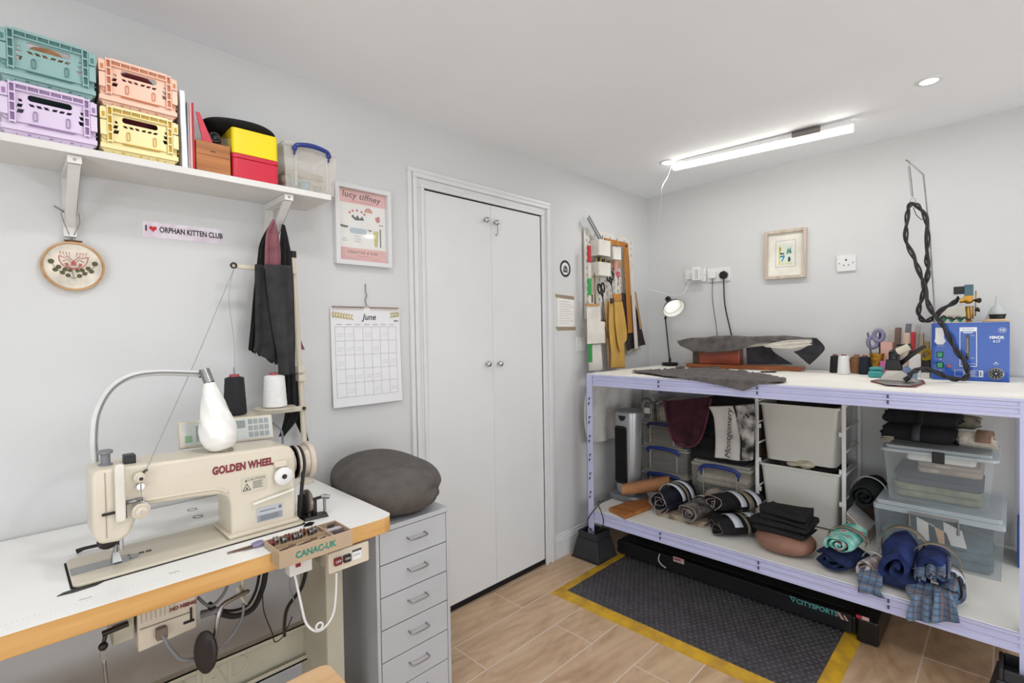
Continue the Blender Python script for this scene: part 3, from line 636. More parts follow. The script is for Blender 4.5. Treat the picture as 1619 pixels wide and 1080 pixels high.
# calendar
cl = thing('wall_calendar', (1.03, YW, 1.024), 'hanging wire-bound June wall calendar below the framed poster', 'calendar')
MC = FL(1.03, YW - .003, 1.216)
M_cal = pm('calendar_paper', '#e3e3e4', .75, 0, .015, 4)
m = MB(MC); m.grid(lambda u, v: (-.153 + .306 * u, .192 - .386 * v, .004 + .010 * (v ** 2) + .004 * sin(u * 3)), 12, 16, .0015); m.build('page', M_cal, cl, smooth='auto')
def cz(v, u=0): return .0061 + .010 * (((.192 - v) / .386) ** 2) + .004 * sin((u + .153) / .306 * 3)
m = MB(MC)
for i in range(8):
    u = -.137 + i * .0385; m.tube([(u, v, cz(v, u) + .0002) for v in [.118 - .275 * q / 12 for q in range(13)]], .00045, 4)
for j in range(6): v = .118 - .055 * j; m.tube([(u, v, cz(v, u) + .0002) for u in [-.137 + .2695 * q / 12 for q in range(13)]], .00045, 4)
m.build('day_grid', pm('print_grey', '#9d9da2', .8), cl)
m = MB(MC); rg = random.Random(3)
for i in range(7):
    for j in range(5):
        if rg.random() < .6:
            u = -.132 + i * .0385; v = .088 - .055 * j; w_ = cz(v, u + .015) + .0008
            for q in range(2): m.tube([(u + .002, v - q * .010, w_), (u + .012, v + .004 - q * .01, w_), (u + .022, v + .0 - q * .01, w_), (u + .028, v + .006 - q * .01, w_)], .0004, 4)
for i in range(7): u = -.13 + i * .0385; m.box((u, .126, cz(.126, u)), (u + .022, .1285, cz(.126, u) + .0014))
m.build('handwriting', pm('pencil_grey', '#b3b3b6', .8), cl)
letters('June', MC @ Matrix.Translation((.008, .156, .0095)), .034, gry, cl, depth=.0005, bold=.0006, shear=.25)
letters('2024', MC @ Matrix.Translation((.133, .142, .0095)), .011, gry, cl, depth=.0005)
m = MB(MC)
for s, n_, x0_ in ((1, 8, -.150), (-1, 4, .150)):
    for k in range(n_):
        u = x0_ + s * k * .011; v = .166 - .0015 * k + (.004 if n_ == 4 else 0)
        for q in (-1, 1): ca, sa = cos(q * s * .9), sin(q * s * .9); m.prism([(u + s * .006 + .0068 * cos(t_) * ca - .0028 * sin(t_) * sa, v + q * .006 + .0068 * cos(t_) * sa + .0028 * sin(t_) * ca) for t_ in [2 * pi * e_ / 10 for e_ in range(10)]], .0085, .0092)
m.build('printed_leaves', pm('print_leaf', '#9a9a45', .7, col2='#c3a94e'), cl)
m = MB(MC)
for i in range(44):
    u = -.145 + i * .0067
    if abs(u) < .012: continue
    m.tube([(u, .184, .010), (u, .192, .0125), (u, .197, .008), (u, .192, .003), (u, .185, .003)], .0008, 4)
m.tube([(-.147, .1965, .008), (-.012, .1965, .008), (0, .205, .008), (.012, .1965, .008), (.150, .1965, .008)], .0012, 5); m.build('wire_binding', pm('copper_wire', '#a87b53', .35, .9), cl)
tag(MB(MC).tube(spl([(0.0, .2063, .006), (-.004, .225, .003), (.003, .245, .003), (-.001, .262, .002), (0, .292, .001)], 6), .0022, 6).build('chain_cord', pm('grey_string', '#8b8986', .8), smooth=True), 'grey knotted cord holding the June calendar', 'cord')

# round badge, taped note, switch
bd = thing('round_sticker', (2.322, YW, 1.62), 'small round black and white sticker right of the door', 'sticker'); MBd = FL(2.322, YW - .0003, 1.671)
MB(MBd).lathe([(.001, 0), (.052, 0), (.052, .0006), (.001, .0006)], n=32).build('disc', M_white, bd)
MB(MBd).mesh_in(curve_mesh([circ(0, 0, .050, 32), circ(0, 0, .036, 32)], .0006), Matrix.Translation((0, 0, .001))).build('ring', pm('print_black', '#2b2c2c', .6), bd)
flatpart(MBd, [[(-.024, -.022), (.022, -.024), (.026, .0), (.012, .016), (-.004, .022), (-.02, .008)]], pm('print_mid_grey', '#8a8b88', .7), bd, 'portrait_shape', .0006, .0012); flatpart(MBd, [circ(.004, .006, .008, 12), R4(-.012, -.02, .014, -.012)], MATS['print_black'], bd, 'portrait_detail', .0012, .0016)
nt_ = thing('taped_note', (2.322, YW, 1.31), 'small printed white sheet taped to wall with brown tape', 'note'); MN = FL(2.322, YW - .0003, 1.416)
MB(MN).box((-.076, -.088, 0), (.078, .084, .0008)).build('sheet', M_paper, nt_)
flatpart(MN, [R4(-.06, .06 - k * .014, .03 + .02 * ((k * 7) % 3), .062 - k * .014) for k in range(10)], MATS['print_grey'], nt_, 'text_lines', .0008, .0011)
flatpart(MN, [[(-.098, .103), (.080, .095), (.080, .074), (-.090, .083)]], pm('brown_tape', '#9c8a72', .4), nt_, 'tape', .0010, .0014); flatpart(MN, [[(-.097, -.085), (.092, -.086), (.092, -.106), (-.080, -.108)]], MATS['brown_tape'], nt_, 'tape', .0010, .0014)
def plate(M, w_, h_, name, lab, cat, t_=.009):
    t = thing(name, M @ Vector((0, -h_ / 2, 0)), lab, cat)
    m = MB(M); m.prism(rrect(-w_ / 2, -h_ / 2, w_ / 2, h_ / 2, .004), 0, t_); m.build('faceplate', M_white, t, bevel=.0015); return t
sw = plate(FL(2.455, YW, 1.226), .086, .086, 'light_switch', 'white light switch plate low beside the pegboard', 'switch'); MB(FL(2.455, YW, 1.226)).box((-.008, -.014, .009), (.008, .014, .012)).build('rocker', M_white, sw, bevel=.001)

# ================================================================== on the right wall
fr = thing('framed_print', (XW, .945, 1.597), 'pale wood frame with a tiny blue and yellow print on right wall', 'framed print')
MF = FR(XW, .946, 1.7385) @ Matrix.Rotation(radians(-1.0), 4, 'Z'); W_, H_ = .112, .143
m = MB(MF); m.mesh_in(curve_mesh([R4(-W_, -H_, W_, H_), R4(-W_ + .016, -H_ + .016, W_ - .016, H_ - .016)], .026), Matrix.Translation((0, 0, .0145))); m.build('frame', wood('limed_wood', '#cfc1b1', '#baa996', 'Z'), fr, bevel=.002)
MB(MF).box((-W_ + .0163, -H_ + .0163, .003), (W_ - .0163, H_ - .0163, .008)).build('mount', pm('cream_card', '#e9e6da', .8), fr)
m = MB(MF); m.mesh_in(curve_mesh([R4(-.054, -.075, .054, .082), R4(-.052, -.073, .052, .080)], .0005), Matrix.Translation((0, 0, .0083))); m.build('window_line', MATS['print_grey'], fr)
pr = flatpart(MF, [R4(-.038, -.066, .036, .062)], pm('print_pale', '#dbe3d4', .8), fr, 'print', .008, .0086)
flatpart(MF, [R4(-.036, -.060, -.028, .050), [(-.034, .02), (-.02, .03), (-.03, .045)], R4(-.02, -.058, .034, -.054)], pm('print_yellow', '#e6d25a', .8), pr, 'yellow_shapes', .0086, .009)
flatpart(MF, [[(-.03, -.008), (-.004, -.005), (-.004, -.014), (-.016, -.042), (-.023, -.042), (-.013, -.016), (-.03, -.018)]], pm('print_azure', '#2f94bd', .8), pr, 'blue_shape', .0086, .009)
flatpart(MF, [[(.004, .0), (.012, .038), (.018, .022), (.026, .04), (.033, .006), (.022, .0), (.018, .014), (.012, .0)]], pm('print_teal', '#4f8f86', .8), pr, 'teal_shape', .0086, .009)
flatpart(MF, [[(-.03, .0), (-.026, .016), (-.018, .006), (-.008, .01), (-.006, .0)], [(.014, -.045), (.014, -.02), (.022, -.014), (.028, -.03), (.024, -.045)]], pm('print_slate', '#3a4650', .8), pr, 'dark_shape', .0086, .009)
def socket(M, w_, gang, lab):
    t = plate(M, w_, .088, 'wall_socket', lab, 'socket', .012)
    m = MB(M)
    for c in ([0] if gang == 1 else [-.037, .037]):
        m.box((c - .0035, .012, .0118), (c + .0035, .022, .0126)); m.box((c - .014, -.014, .0118), (c - .008, -.009, .0126)); m.box((c + .008, -.014, .0118), (c + .014, -.009, .0126))
    for s in (-1, 1): m.prism(circ(s * (w_ / 2 - .012), .0, .003, 8), .0118, .0124)
    m.build('pin_holes', M_dark, t); return t
socket(FR(XW, .641, 1.653), .089, 1, 'single white wall socket right of the small framed print')
socket(FR(XW, 1.497, 1.662), .146, 2, 'white double wall socket nearest to the corner'); socket(FR(XW, 1.343, 1.655), .146, 2, 'white double wall socket with the black plug')
pl = thing('plug_adapter', (3.23, 1.473, 1.62), 'chunky white plug-in adapter standing proud of the corner socket', 'plug adapter')
MB().box((3.205, 1.445, 1.625), (XW - .0125, 1.498, 1.715)).build('body', M_white, pl, bevel=.005)
m = MB();
for k in range(5): m.box((3.2035, 1.452, 1.64 + k * .012), (3.205, 1.475, 1.644 + k * .012))
m.build('vents', pm('vent_grey', '#9c9c9c', .6), pl)
def plug(M, mat, lab, pts, r=.0035, shape='r'):
    t = thing('plug', M @ Vector((0, -.02, 0)), lab, 'plug')
    m = MB(M)
    if shape == 'r': m.prism(circ(0, 0, .027, 24, .025), .0125, .032)
    else: m.prism(rrect(-.023, -.023, .023, .023, .007), .0125, .035)
    m.build('plug_body', mat, t, bevel=.004); c = MB(); c.tube(spl(pts, 10), r, 8); c.build('flex', mat, t, smooth=True)
plug(FR(XW, 1.306, 1.648), M_black, 'round black plug with thick black cable running down behind the bench', [(XW - .02, 1.306, 1.63), (XW - .022, 1.305, 1.57), (XW - .03, 1.295, 1.45), (XW - .03, 1.26, 1.28), (XW - .03, 1.22, 1.10), (XW - .022, 1.21, 1.0)], .0042)
plug(FR(XW, 1.378, 1.655), M_white, 'white plug with thin cable, between adapter and black plug', [(XW - .02, 1.378, 1.635), (XW - .02, 1.38, 1.5), (XW - .02, 1.355, 1.3), (XW - .02, 1.34, 1.1), (XW - .02, 1.34, 1.0)], .002, 's')
plug(FR(XW, 1.532, 1.66), M_white, 'white plug nearest the corner, feeding the drooping flex', [(XW - .02, 1.532, 1.64), (XW - .02, 1.532, 1.615), (XW - .025, 1.535, 1.60)], .0025, 's')
for o in bpy.data.objects:
    if o.name.startswith('flex') and o.parent and 'thin cable' in str(o.parent.get('label')): o.data.materials.clear(); o.data.materials.append(M_black); o['label'] = 'thin black flex'
# ================================================================== sewing table against the left wall
T = .782
M_lam = pm('white_laminate', '#efeeea', .3, 0, .012, 3, coat=.15); M_ply = wood('ply_edge', '#d2a566', '#bd8a48', 'X', 5); M_cream = pm('machine_cream', '#d2c8b5', .38, 0, .02, 5, coat=.2)
M_cream2 = pm('stand_cream', '#b5b09e', .5, 0, .03, 8); M_dmetal = pm('dark_metal', '#3a3634', .4, .7, .1, 30); M_greypl = pm('grey_plastic', '#7d7f82', .5)
tb = thing('sewing_table', (.1, 1.55, 0), 'white topped industrial sewing table with thick plywood edge on a cream steel stand', 'table')
xr, yf, yb = .774, 1.259, 1.850; xl = -.75
pl_ = [(xl, yf), (xr - .030, yf), (xr - .010, yf + .006), (xr, yf + .022), (xr, yb - .01), (xr - .01, yb), (xl, yb)]
m = MB(); m.prism(pl_, T - .045, T - .0015); m.build('tabletop', M_ply, tb, bevel=.002)
m = MB(); m.prism(pl_, T - .0015, T); m.build('laminate', M_lam, tb)
m = MB(); rg = random.Random(2)
for k in range(96):
    x = -.05 + k * .0075
    if .425 < x < .63: continue
    L_ = .009 if k % 10 == 0 else (.006 if k % 5 == 0 else .0035)
    m.box((x, 1.300, T), (x + .0006, 1.300 + L_, T + .0003))
    if k % 20 == 0: m.box((x - .010, 1.312, T), (x + .010, 1.3165, T + .0003))
m.build('measuring_scale', pm('faded_print', '#b9b7b1', .6), tb)
m = MB()
for (x, y, r) in tuple((at(a_, b_, 2, T).x, at(a_, b_, 2, T).y, r_) for a_, b_, r_ in ((304, 806, .013), (313, 817, .013), (356, 803.5, .007))):
    m.mesh_in(curve_mesh([circ(x, y, r, 20), circ(x, y, r - .0025, 20)], .001), Matrix.Translation((0, 0, T + .0005)))
m.build('cover_rings', pm('ring_brown', '#6a635b', .5), tb)
# stand: side frames with feet, and the embossed back rail
def side_frame(x0, x1):
    m = MB(); m.box((x0, 1.42, .06), (x1, 1.425, T - .046)); m.box((x0, 1.605, .06), (x1, 1.61, T - .046)); m.box((x0, 1.425, .06), (x0 + .004, 1.605, T - .046))
    m.box((x0, 1.28, .02), (x1, 1.78, .06)); m.box((x0, 1.31, T - .054), (x1, 1.76, T - .046)); return m.build('side_frame', M_cream2, tb, bevel=.002)
side_frame(.642, .694); side_frame(-.62, -.57)
m = MB(); yr = 1.585
m.box((-.57, yr, .285), (.642, yr + .003, .405)); m.box((-.57, yr - .020, .398), (.642, yr, .405)); m.box((-.57, yr - .020, .285), (.642, yr, .292)); m.box((-.57, yr - .02, .285), (.642, yr - .017, .302)); m.box((-.57, yr - .02, .388), (.642, yr - .017, .405))
m.build('back_rail', M_cream2, tb, bevel=.001)
letters('CANAD', FL(.33, yr, .345), .085, M_cream2, tb, name='embossed_lettering', depth=.004, bold=.002)
m = MB(); m.box((-.57, yr + .02, .262), (.642, yr + .024, .284)); m.build('lower_strip', M_dmetal, tb)

# ------------------------------------------------------------------ the machine head
mc = thing('sewing_machine', (.33, 1.47, T), 'cream industrial sewing machine head set in the white table', 'sewing machine')
m = MB(); m.prism(rrect(.082, 1.376, .572, 1.560, .012), T + .0003, T + .001); m.build('bed_gap', M_dark, mc)
m = MB(); m.prism(rrect(.086, 1.379, .569, 1.557, .014), T + .001, T + .0075); m.build('bed', M_cream, mc, bevel=.002)
prof = [(.122, .882), (.134, .860), (.166, .858), (.186, .868), (.2, .905), (.214, .926), (.300, .921), (.372, .914), (.388, .900), (.392, .880), (.392, .79), (.553, .79), (.555, .86), (.556, .985), (.545, 1.004), (.520, 1.011), (.30, 1.017), (.135, 1.024), (.122, 1.014)]
MA = Matrix(((1, 0, 0, 0), (0, 0, 1, 0), (0, 1, 0, 0), (0, 0, 0, 1)))
m = MB(); m.prism(prof, 1.402, 1.520, MA); m.build('arm_casting', M_cream, mc, bevel=.010, seg=4, smooth='auto')
m = MB(); m.prism([(.385, .79), (.556, .79), (.560, .80), (.380, .80)], 1.392, 1.528, MA); m.build('column_foot', M_cream, mc, bevel=.003)
m = MB(); m.tube(spl([(.215, 1.4015, .938), (.30, 1.4015, .935), (.36, 1.4015, .930), (.385, 1.4015, .915)], 5), .0035, 8); m.build('arm_ridge', M_cream, mc, smooth=True)
m = MB(); m.box((.1445, 1.4008, .872), (.1455, 1.402, 1.016)); m.build('faceplate_seam', pm('seam_brown', '#8d8374', .6), mc)
m = MB(); m.prism(rrect(.160, .905, .178, 1.032, .006), 1.384, 1.400, MA); m.build('take_up_guard', pm('pale_plastic', '#dcd7cb', .35), mc, bevel=.003)
m = MB(); m.lathe([(.013, 0), (.013, .006), (.009, .008), (.009, .028), (.014, .030), (.014, .036), (.010, .038)], Matrix.Translation((.152, 1.45, 1.020)), 18); m.build('presser_regulator', M_greypl, mc, smooth='auto')
m = MB(); m.box((.183, 1.43, 1.019), (.205, 1.46, 1.041)); m.build('thread_guide_block', M_black, mc, bevel=.002)
def post(x, z, r, name='tension_disc'):
    m = MB(FL(x, 1.402, z)); m.lathe([(.004, 0), (.004, .006), (r, .008), (r, .010), (r * .8, .0115), (r, .013), (r, .0155), (r * .75, .017), (r * .7, .026), (.003, .028)], n=20); return m
post(.205, .995, .0115).build('thread_retainer', M_cream, mc, smooth='auto')
m = MB(FL(.205, 1.402, .995)); m.cyl((-.0, 0, .018), (0, 0, .0295), .004, n=10); m.cyl((.004, .006, .010), (.014, .016, .012), .003, n=8); m.build('retainer_pin', M_dmetal, mc)
m = MB(FL(.206, 1.402, .974)); m.cyl((0, 0, 0), (0, 0, .012), .0075, n=14); m.build('thread_eyelet', M_chrome, mc, smooth='auto')
td = post(.205, .920, .0165).build('tension_dial', M_cream, mc, smooth='auto')
m = MB(FL(.205, 1.402, .920)); m.lathe([(.019, .0), (.019, .006), (.004, .006)], n=24); m.cyl((0, 0, .028), (0, 0, .031), .0045, n=12); m.build('dial_plate', M_chrome, td, smooth='auto')
m = MB(FL(.178, 1.402, .922)); m.box((-.003, -.014, 0), (.003, .014, .006)); m.build('dial_bracket', M_dmetal, mc)
m = MB(FL(.19, 1.402, .942)); m.tube([(-.012, 0, .004), (.0, .001, .007), (.020, .003, .007)], .0045, 8); m.build('thread_guide', M_steel, mc, smooth=True)
m = MB(FL(.150, 1.402, .925)); m.tube([(-.012, 0, .003), (.004, .001, .006), (.018, .001, .004)], .003, 8); m.build('needle_guide', M_dmetal, mc, smooth=True)
m = MB(); m.cyl((.176, 1.455, .862), (.176, 1.455, .822), .0045); m.cyl((.158, 1.452, .862), (.158, 1.452, .830), .0055); m.build('needle_bar', M_chrome, mc, smooth='auto')
m = MB(); m.cyl((.166, 1.46, .86), (.166, 1.46, .800), .0045); m.hexa([(.158, 1.445, .7915), (.176, 1.445, .7915), (.176, 1.475, .7915), (.158, 1.475, .7915), (.161, 1.455, .812), (.171, 1.455, .812), (.171, 1.467, .812), (.161, 1.467, .812)]); m.build('presser_foot', M_steel, mc)
m = MB(FL(.15, 1.43, .858)); m.lathe([(.018, -.006), (.020, 0), (.016, .006), (.008, .01)], n=16); m.build('faceplate_screw', M_dmetal, mc, smooth=True)
m = MB(); m.box((.0875, 1.440, T + .0075), (.160, 1.485, T + .0084)); m.build('slide_plate', pm('satin_steel', '#a5a6a6', .3, .8), mc)
m = MB(); P = [(.161, 1.438)] + [(.163 + .048 * sin(pi * k / 12), 1.463 - .026 * cos(pi * k / 12)) for k in range(13)] + [(.161, 1.488)]; m.prism(P, T + .0075, T + .0086); m.build('needle_plate', MATS['satin_steel'], mc)
for y in (1.453, 1.474): MB().lathe([(.003, 0), (.003, .0006)], Matrix.Translation((.192, y, T + .0086)), 10).build('screw', M_dmetal, mc)
m = MB()
for x in (.216, .230): m.mesh_in(curve_mesh([circ(x, 1.472, .006, 14), circ(x, 1.472, .003, 14)], .0008), Matrix.Translation((0, 0, T + .008)))
m.build('oil_holes', M_dmetal, mc)
m = MB(); m.tube([(.108, 1.600, T + .007), (.122, 1.598, T + .011), (.172, 1.592, T + .012), (.190, 1.590, T + .008)], [.006, .004, .004, .007], 10); m.build('bed_hinge', M_dmetal, mc, smooth=True)
m = MB(); m.prism([(.060, 1.366), (.086, 1.362), (.122, 1.366), (.136, 1.376), (.09, 1.380), (.070, 1.376)], T + .0002, T + .0014); m.build('finger_notch', M_black, mc)
m = MB(); m.prism([(.578, 1.355), (.592, 1.372), (.584, 1.384), (.568, 1.378), (.556, 1.36)], T + .0002, T + .0014); m.build('finger_notch', M_black, mc)
# stitch dial, reverse lever, plates, name
sd_ = MB(FL(.517, 1.402, .932)); sd_.lathe([(.014, 0), (.014, .008), (.0225, .009), (.0235, .012), (.0235, .020), (.021, .022)], n=32); so = sd_.build('stitch_dial', M_white, mc, smooth='auto')
MB(FL(.517, 1.402, .932)).lathe([(.0065, .021), (.0065, .0235), (.001, .0235)], n=16).build('dial_centre', M_black, so)
m = MB(FL(.513, 1.402, .968)); m.prism(rrect(-.017, -.012, .017, .004, .006), 0, .012); m.build('dial_pointer', M_cream, mc, bevel=.003)
m = MB(); m.hexa([(.440, 1.385, .872), (.545, 1.385, .887), (.545, 1.395, .887), (.440, 1.395, .872), (.440, 1.385, .877), (.545, 1.385, .893), (.545, 1.395, .893), (.440, 1.395, .877)]); m.build('reverse_lever', pm('lever_white', '#dedbd0', .3), mc, bevel=.0015)
letters('GOLDEN WHEEL', FL(.424, 1.4012, .9745) @ Matrix.Rotation(radians(-.5), 4, 'Z'), .026, pm('maroon_letters', '#7d2733', .45), mc, depth=.0008, bold=.0013, sx=.70, space=1.05)
pt = MB(FL(.447, 1.4012, .925)); pt.prism(rrect(-.030, -.019, .030, .019, .001), 0, .0006); lab_ = pt.build('caution_label', pm('label_cream', '#cfc8b6', .5), mc)
m = MB(FL(.447, 1.4012, .925))
m.mesh_in(curve_mesh([[(-.028, -.015), (-.007, -.015), (-.0175, .004)], [(-.0255, -.0135), (-.0095, -.0135), (-.0175, .001)]], .0006), Matrix.Translation((0, 0, .0009))); m.prism([(-.0205, -.012), (-.0145, -.012), (-.0175, -.005)], .0007, .0012)
m.prism([(-.022, .008), (-.016, .008), (-.019, .014)], .0007, .0012)
for k in range(5): m.box((-.003, .004 - k * .004, .0006), (.022 - (k % 2) * .004, .0053 - k * .004, .0011))
m.build('label_print', MATS['print_dark'], lab_); letters('CAUTION', FL(.453, 1.4006, .9365), .0095, MATS['print_dark'], lab_, depth=.0004)
pt = MB(FL(.485, 1.4012, .838)); pt.prism(R4(-.033, -.019, .033, .019), 0, .0006); lab_ = pt.build('serial_plate', pm('label_grey', '#b4b6bb', .4), mc)
m = MB(FL(.485, 1.4012, .838)); m.box((-.031, -.017, .0006), (.031, -.001, .0011)); m.build('plate_panel', pm('label_mid', '#8d9096', .5), lab_)
m = MB(FL(.485, 1.4012, .838)); m.prism(circ(.026, .011, .0045, 12), .0006, .0012)
for k in range(3): m.box((-.024, -.005 - k * .0045, .0011), (.022, -.003 - k * .0045, .0014))
m.box((-.025, .008, .0006), (.015, .0105, .001)); m.build('label_print', pm('print_soft_grey', '#6e7075', .6), lab_)
m = MB(); m.prism(circ(.392, 1.43, .017, 20, .012), 1.012, 1.022); m.build('oil_window', pm('smoked_clear', '#8a7c70', .2, alpha=.8), mc, bevel=.003)
for o_ in [c for c in bpy.data.objects if c.parent is mc and c.name.split('.')[0] not in ('bed_gap', 'bed', 'column_foot', 'slide_plate', 'needle_plate', 'screw', 'oil_holes', 'bed_hinge', 'finger_notch', 'presser_foot')]:
    o_.data.transform(Matrix.Translation((0, 0, -.007)))
    for q_ in o_.children: q_.data.transform(Matrix.Translation((0, 0, -.007)))
# handwheel on the right end
def diskx(prof, x, y, z, n=40):
    if x == .552: prof = [(r * .88, h * .86) for r, h in prof]
    M = Matrix(((0, 0, 1, x), (1, 0, 0, y), (0, 1, 0, z), (0, 0, 0, 1))); return MB().lathe(prof, M, n)
wy, wz = 1.462, .939
diskx([(.030, .0), (.034, .012), (.034, .022), (.038, .024)], .552, wy, wz).build('wheel_boss', M_cream, mc, smooth='auto')
hw = diskx([(.030, .022), (.052, .023), (.053, .034), (.046, .037), (.044, .045), (.047, .050), (.049, .062), (.057, .063), (.060, .068), (.060, .078), (.055, .081), (.040, .078), (.038, .070), (.015, .070), (.012, .074), (.002, .074)], .552, wy, wz, 48).build('handwheel', pm('wheel_cream', '#c7b9aa', .35, coat=.3), mc, smooth='auto')
diskx([(.0505, .022), (.054, .022), (.054, .026), (.0505, .026), (.0505, .022)], .552, wy, wz, 48).build('wheel_ring', M_black, mc, smooth='auto')
# drive belt from the wheel down through the table
mt = .552 + .035
pts = [(mt, wy + .0405 * cos(a), wz + .0405 * sin(a)) for a in [radians(d_) for d_ in range(-10, 200, 12)]]
m = MB(); m.tube(([(mt, wy + .0400, wz - .012)] + pts + [(mt - .010, wy - .045, .87), (mt - .014, wy - .035, T + .01), (mt - .014, wy - .03, T - .06)]), .0052, 8); m.build('drive_belt', pm('black_belt', '#2a2827', .75), mc, smooth=True)
# bobbin winder beside the machine
bw = thing('bobbin_winder', (.605, 1.42, T), 'small dark metal bobbin winder on table right of the machine', 'bobbin winder')
m = MB(); m.hexa([(.575, 1.395, T + .0005), (.640, 1.385, T + .0005), (.650, 1.42, T + .0005), (.575, 1.445, T + .0005), (.578, 1.40, T + .008), (.636, 1.39, T + .008), (.645, 1.418, T + .008), (.578, 1.44, T + .008)]); m.build('base', M_dmetal, bw, bevel=.001)
diskx([(.006, .0), (.030, .001), (.034, .004), (.034, .010), (.030, .013), (.006, .014)], .588, 1.425, .828, 32).build('pulley', pm('worn_steel', '#8a847c', .3, .9), bw, smooth='auto')
diskx([(.005, -.010), (.021, -.009), (.021, -.002), (.005, -.001)], .596, 1.425, .828, 24).build('rubber_tyre', M_rubber, bw, smooth='auto')
m = MB(); m.cyl((.585, 1.425, .828), (.652, 1.425, .832), .0045, n=12); m.build('spindle', M_dmetal, bw, smooth='auto')
m = MB(); m.cyl((.640, 1.412, T + .005), (.640, 1.412, .838), .004, n=10); m.cyl((.634, 1.418, .835), (.652, 1.405, .832), .006, n=10); m.build('tension_post', M_steel, bw, smooth='auto')
m = MB(); m.hexa([(.575, 1.43, T + .008), (.60, 1.43, T + .008), (.60, 1.45, T + .008), (.575, 1.45, T + .008), (.572, 1.42, .85), (.59, 1.42, .85), (.59, 1.436, .85), (.572, 1.436, .85)]); m.box((.605, 1.412, T + .008), (.618, 1.43, .83)); m.build('bracket', M_dmetal, bw, bevel=.002)
# work lamp curving over the machine
wl = thing('machine_lamp', (.137, 1.50, 1.0), 'white curved lamp arm with a pearly swirled teardrop shade over the machine', 'lamp')
P = spl([(.140, 1.515, .93), (.139, 1.513, 1.02)] + [tuple(at(*q, 1, 1.51)) for q in ((148, 690), (153, 652), (172, 617), (203, 596), (245, 589), (300, 590), (318, 591))], 8)
m = MB(); m.tube(P, .0085, 12); m.build('arm', pm('lamp_white', '#d4d4d1', .35), wl, smooth=True)
m = MB(); m.tube([p + Vector((.004, -.009, 0)) for p in P[6:-2]], .0022, 6); m.build('cable', M_greypl, wl, smooth=True)
j = P[-1]
m = MB(); m.cyl(j + Vector((-.004, 0, 0)), j + Vector((.012, 0, -.001)), .011, n=14); m.build('joint', M_dmetal, wl, smooth='auto')
s0 = at(325, 591, 1, 1.49); s1 = at(331, 606, 1, 1.48); s2 = at(351, 715, 1, 1.44)
m = MB(); m.cyl(s0 - (s1 - s0) * .4, s1, .0125, n=16); m.build('lampholder', M_steel, wl, smooth='auto')
axv = (s2 - s1).normalized(); q = axv.to_track_quat('Z', 'Y').to_matrix().to_4x4(); Lb = (s2 - s1).length
def teardrop(u, v):
    z = v * Lb; t = v
    r = .014 + .031 * (t ** 1.25) * 1.0 if t < .62 else None
    prof_ = [(0, .014), (.12, .0195), (.3, .028), (.5, .037), (.65, .0425), (.78, .043), (.88, .038), (.95, .028), (.99, .014), (1, .001)]
    for a_, b_ in zip(prof_, prof_[1:]):
        if a_[0] <= t <= b_[0]:
            k = (t - a_[0]) / (b_[0] - a_[0]); r = a_[1] + (b_[1] - a_[1]) * (k * k * (3 - 2 * k) * .35 + k * .65); break
    r *= 1 + .032 * sin(6 * (2 * pi * u) + t * 16) * sin(pi * min(1, t))
    return s1 + (q @ Vector((r * cos(2 * pi * u), r * sin(2 * pi * u), z)))
m = MB(); m.grid(teardrop, 96, 44); m.build('shade', pm('pearl_glass', '#e9e8e3', .22, 0, .02, 10, coat=.5), wl, smooth=True)

# control panel standing behind the arm
cp = thing('control_panel', (.40, 1.53, 1.03), 'cream machine control panel with small screen and rows of keys', 'control panel')
c0, c1, c2, c3 = (at(283, 668, 1, 1.56), at(430, 655, 1, 1.56), at(434, 697, 1, 1.54), at(285, 710, 1, 1.54))
u_ = (c1 - c0); W_ = u_.length; u_.normalize(); v_ = (c0 - c3); H_ = v_.length; v_.normalize(); n_ = u_.cross(v_).normalized(); v_ = n_.cross(u_)
MCp = Matrix(((u_.x, v_.x, n_.x, c3.x), (u_.y, v_.y, n_.y, c3.y), (u_.z, v_.z, n_.z, c3.z), (0, 0, 0, 1)))
m = MB(MCp); m.prism(rrect(0, 0, W_, H_, .004), -.022, 0); m.build('case', M_cream, cp, bevel=.003)
m = MB(MCp); m.prism(R4(.006, .006, W_ - .006, H_ - .006), 0, .0008); m.build('fascia', pm('fascia_pale', '#cdd0cc', .5), cp)
m = MB(MCp); m.prism(R4(W_ * .57, H_ * .55, W_ * .68, H_ * .85), .0008, .002); m.build('screen', pm('screen_grey', '#8f9a98', .2), cp)
kk = pm('key_grey', '#9a9f9f', .6)
for i in range(4):
    for jx in range(3): MB(MCp).prism(R4(W_ * (.715 + i * .062), H_ * (.16 + jx * .26), W_ * (.762 + i * .062), H_ * (.35 + jx * .26)), .0008, .0024).build('key', kk, cp)
MB(MCp).prism(R4(W_ * .05, H_ * .2, W_ * .12, H_ * .45), .0008, .002).build('key', pm('key_green', '#8fb48a', .6), cp)
for k in range(5): MB(MCp).prism(R4(W_ * (.16 + .035 * k), H_ * .2, W_ * (.185 + .035 * k), H_ * .8), .0008, .0016).build('printed_column', kk, cp)
m = MB(); m.tube([at(400, 700, 1, 1.55), at(400, 712, 1, 1.54), at(400, 722, 1, 1.525)], .008, 8); m.build('mounting_foot', M_cream, cp)
tag(MB().tube(spl([at(431, 668, 1, 1.565), at(444, 680, 1, 1.57), at(447, 697, 1, 1.57), at(444, 712, 1, 1.56)], 6), .003, 6).build('panel_cable', M_greypl, smooth=True), 'grey cable looping from right end of the control panel', 'cable')

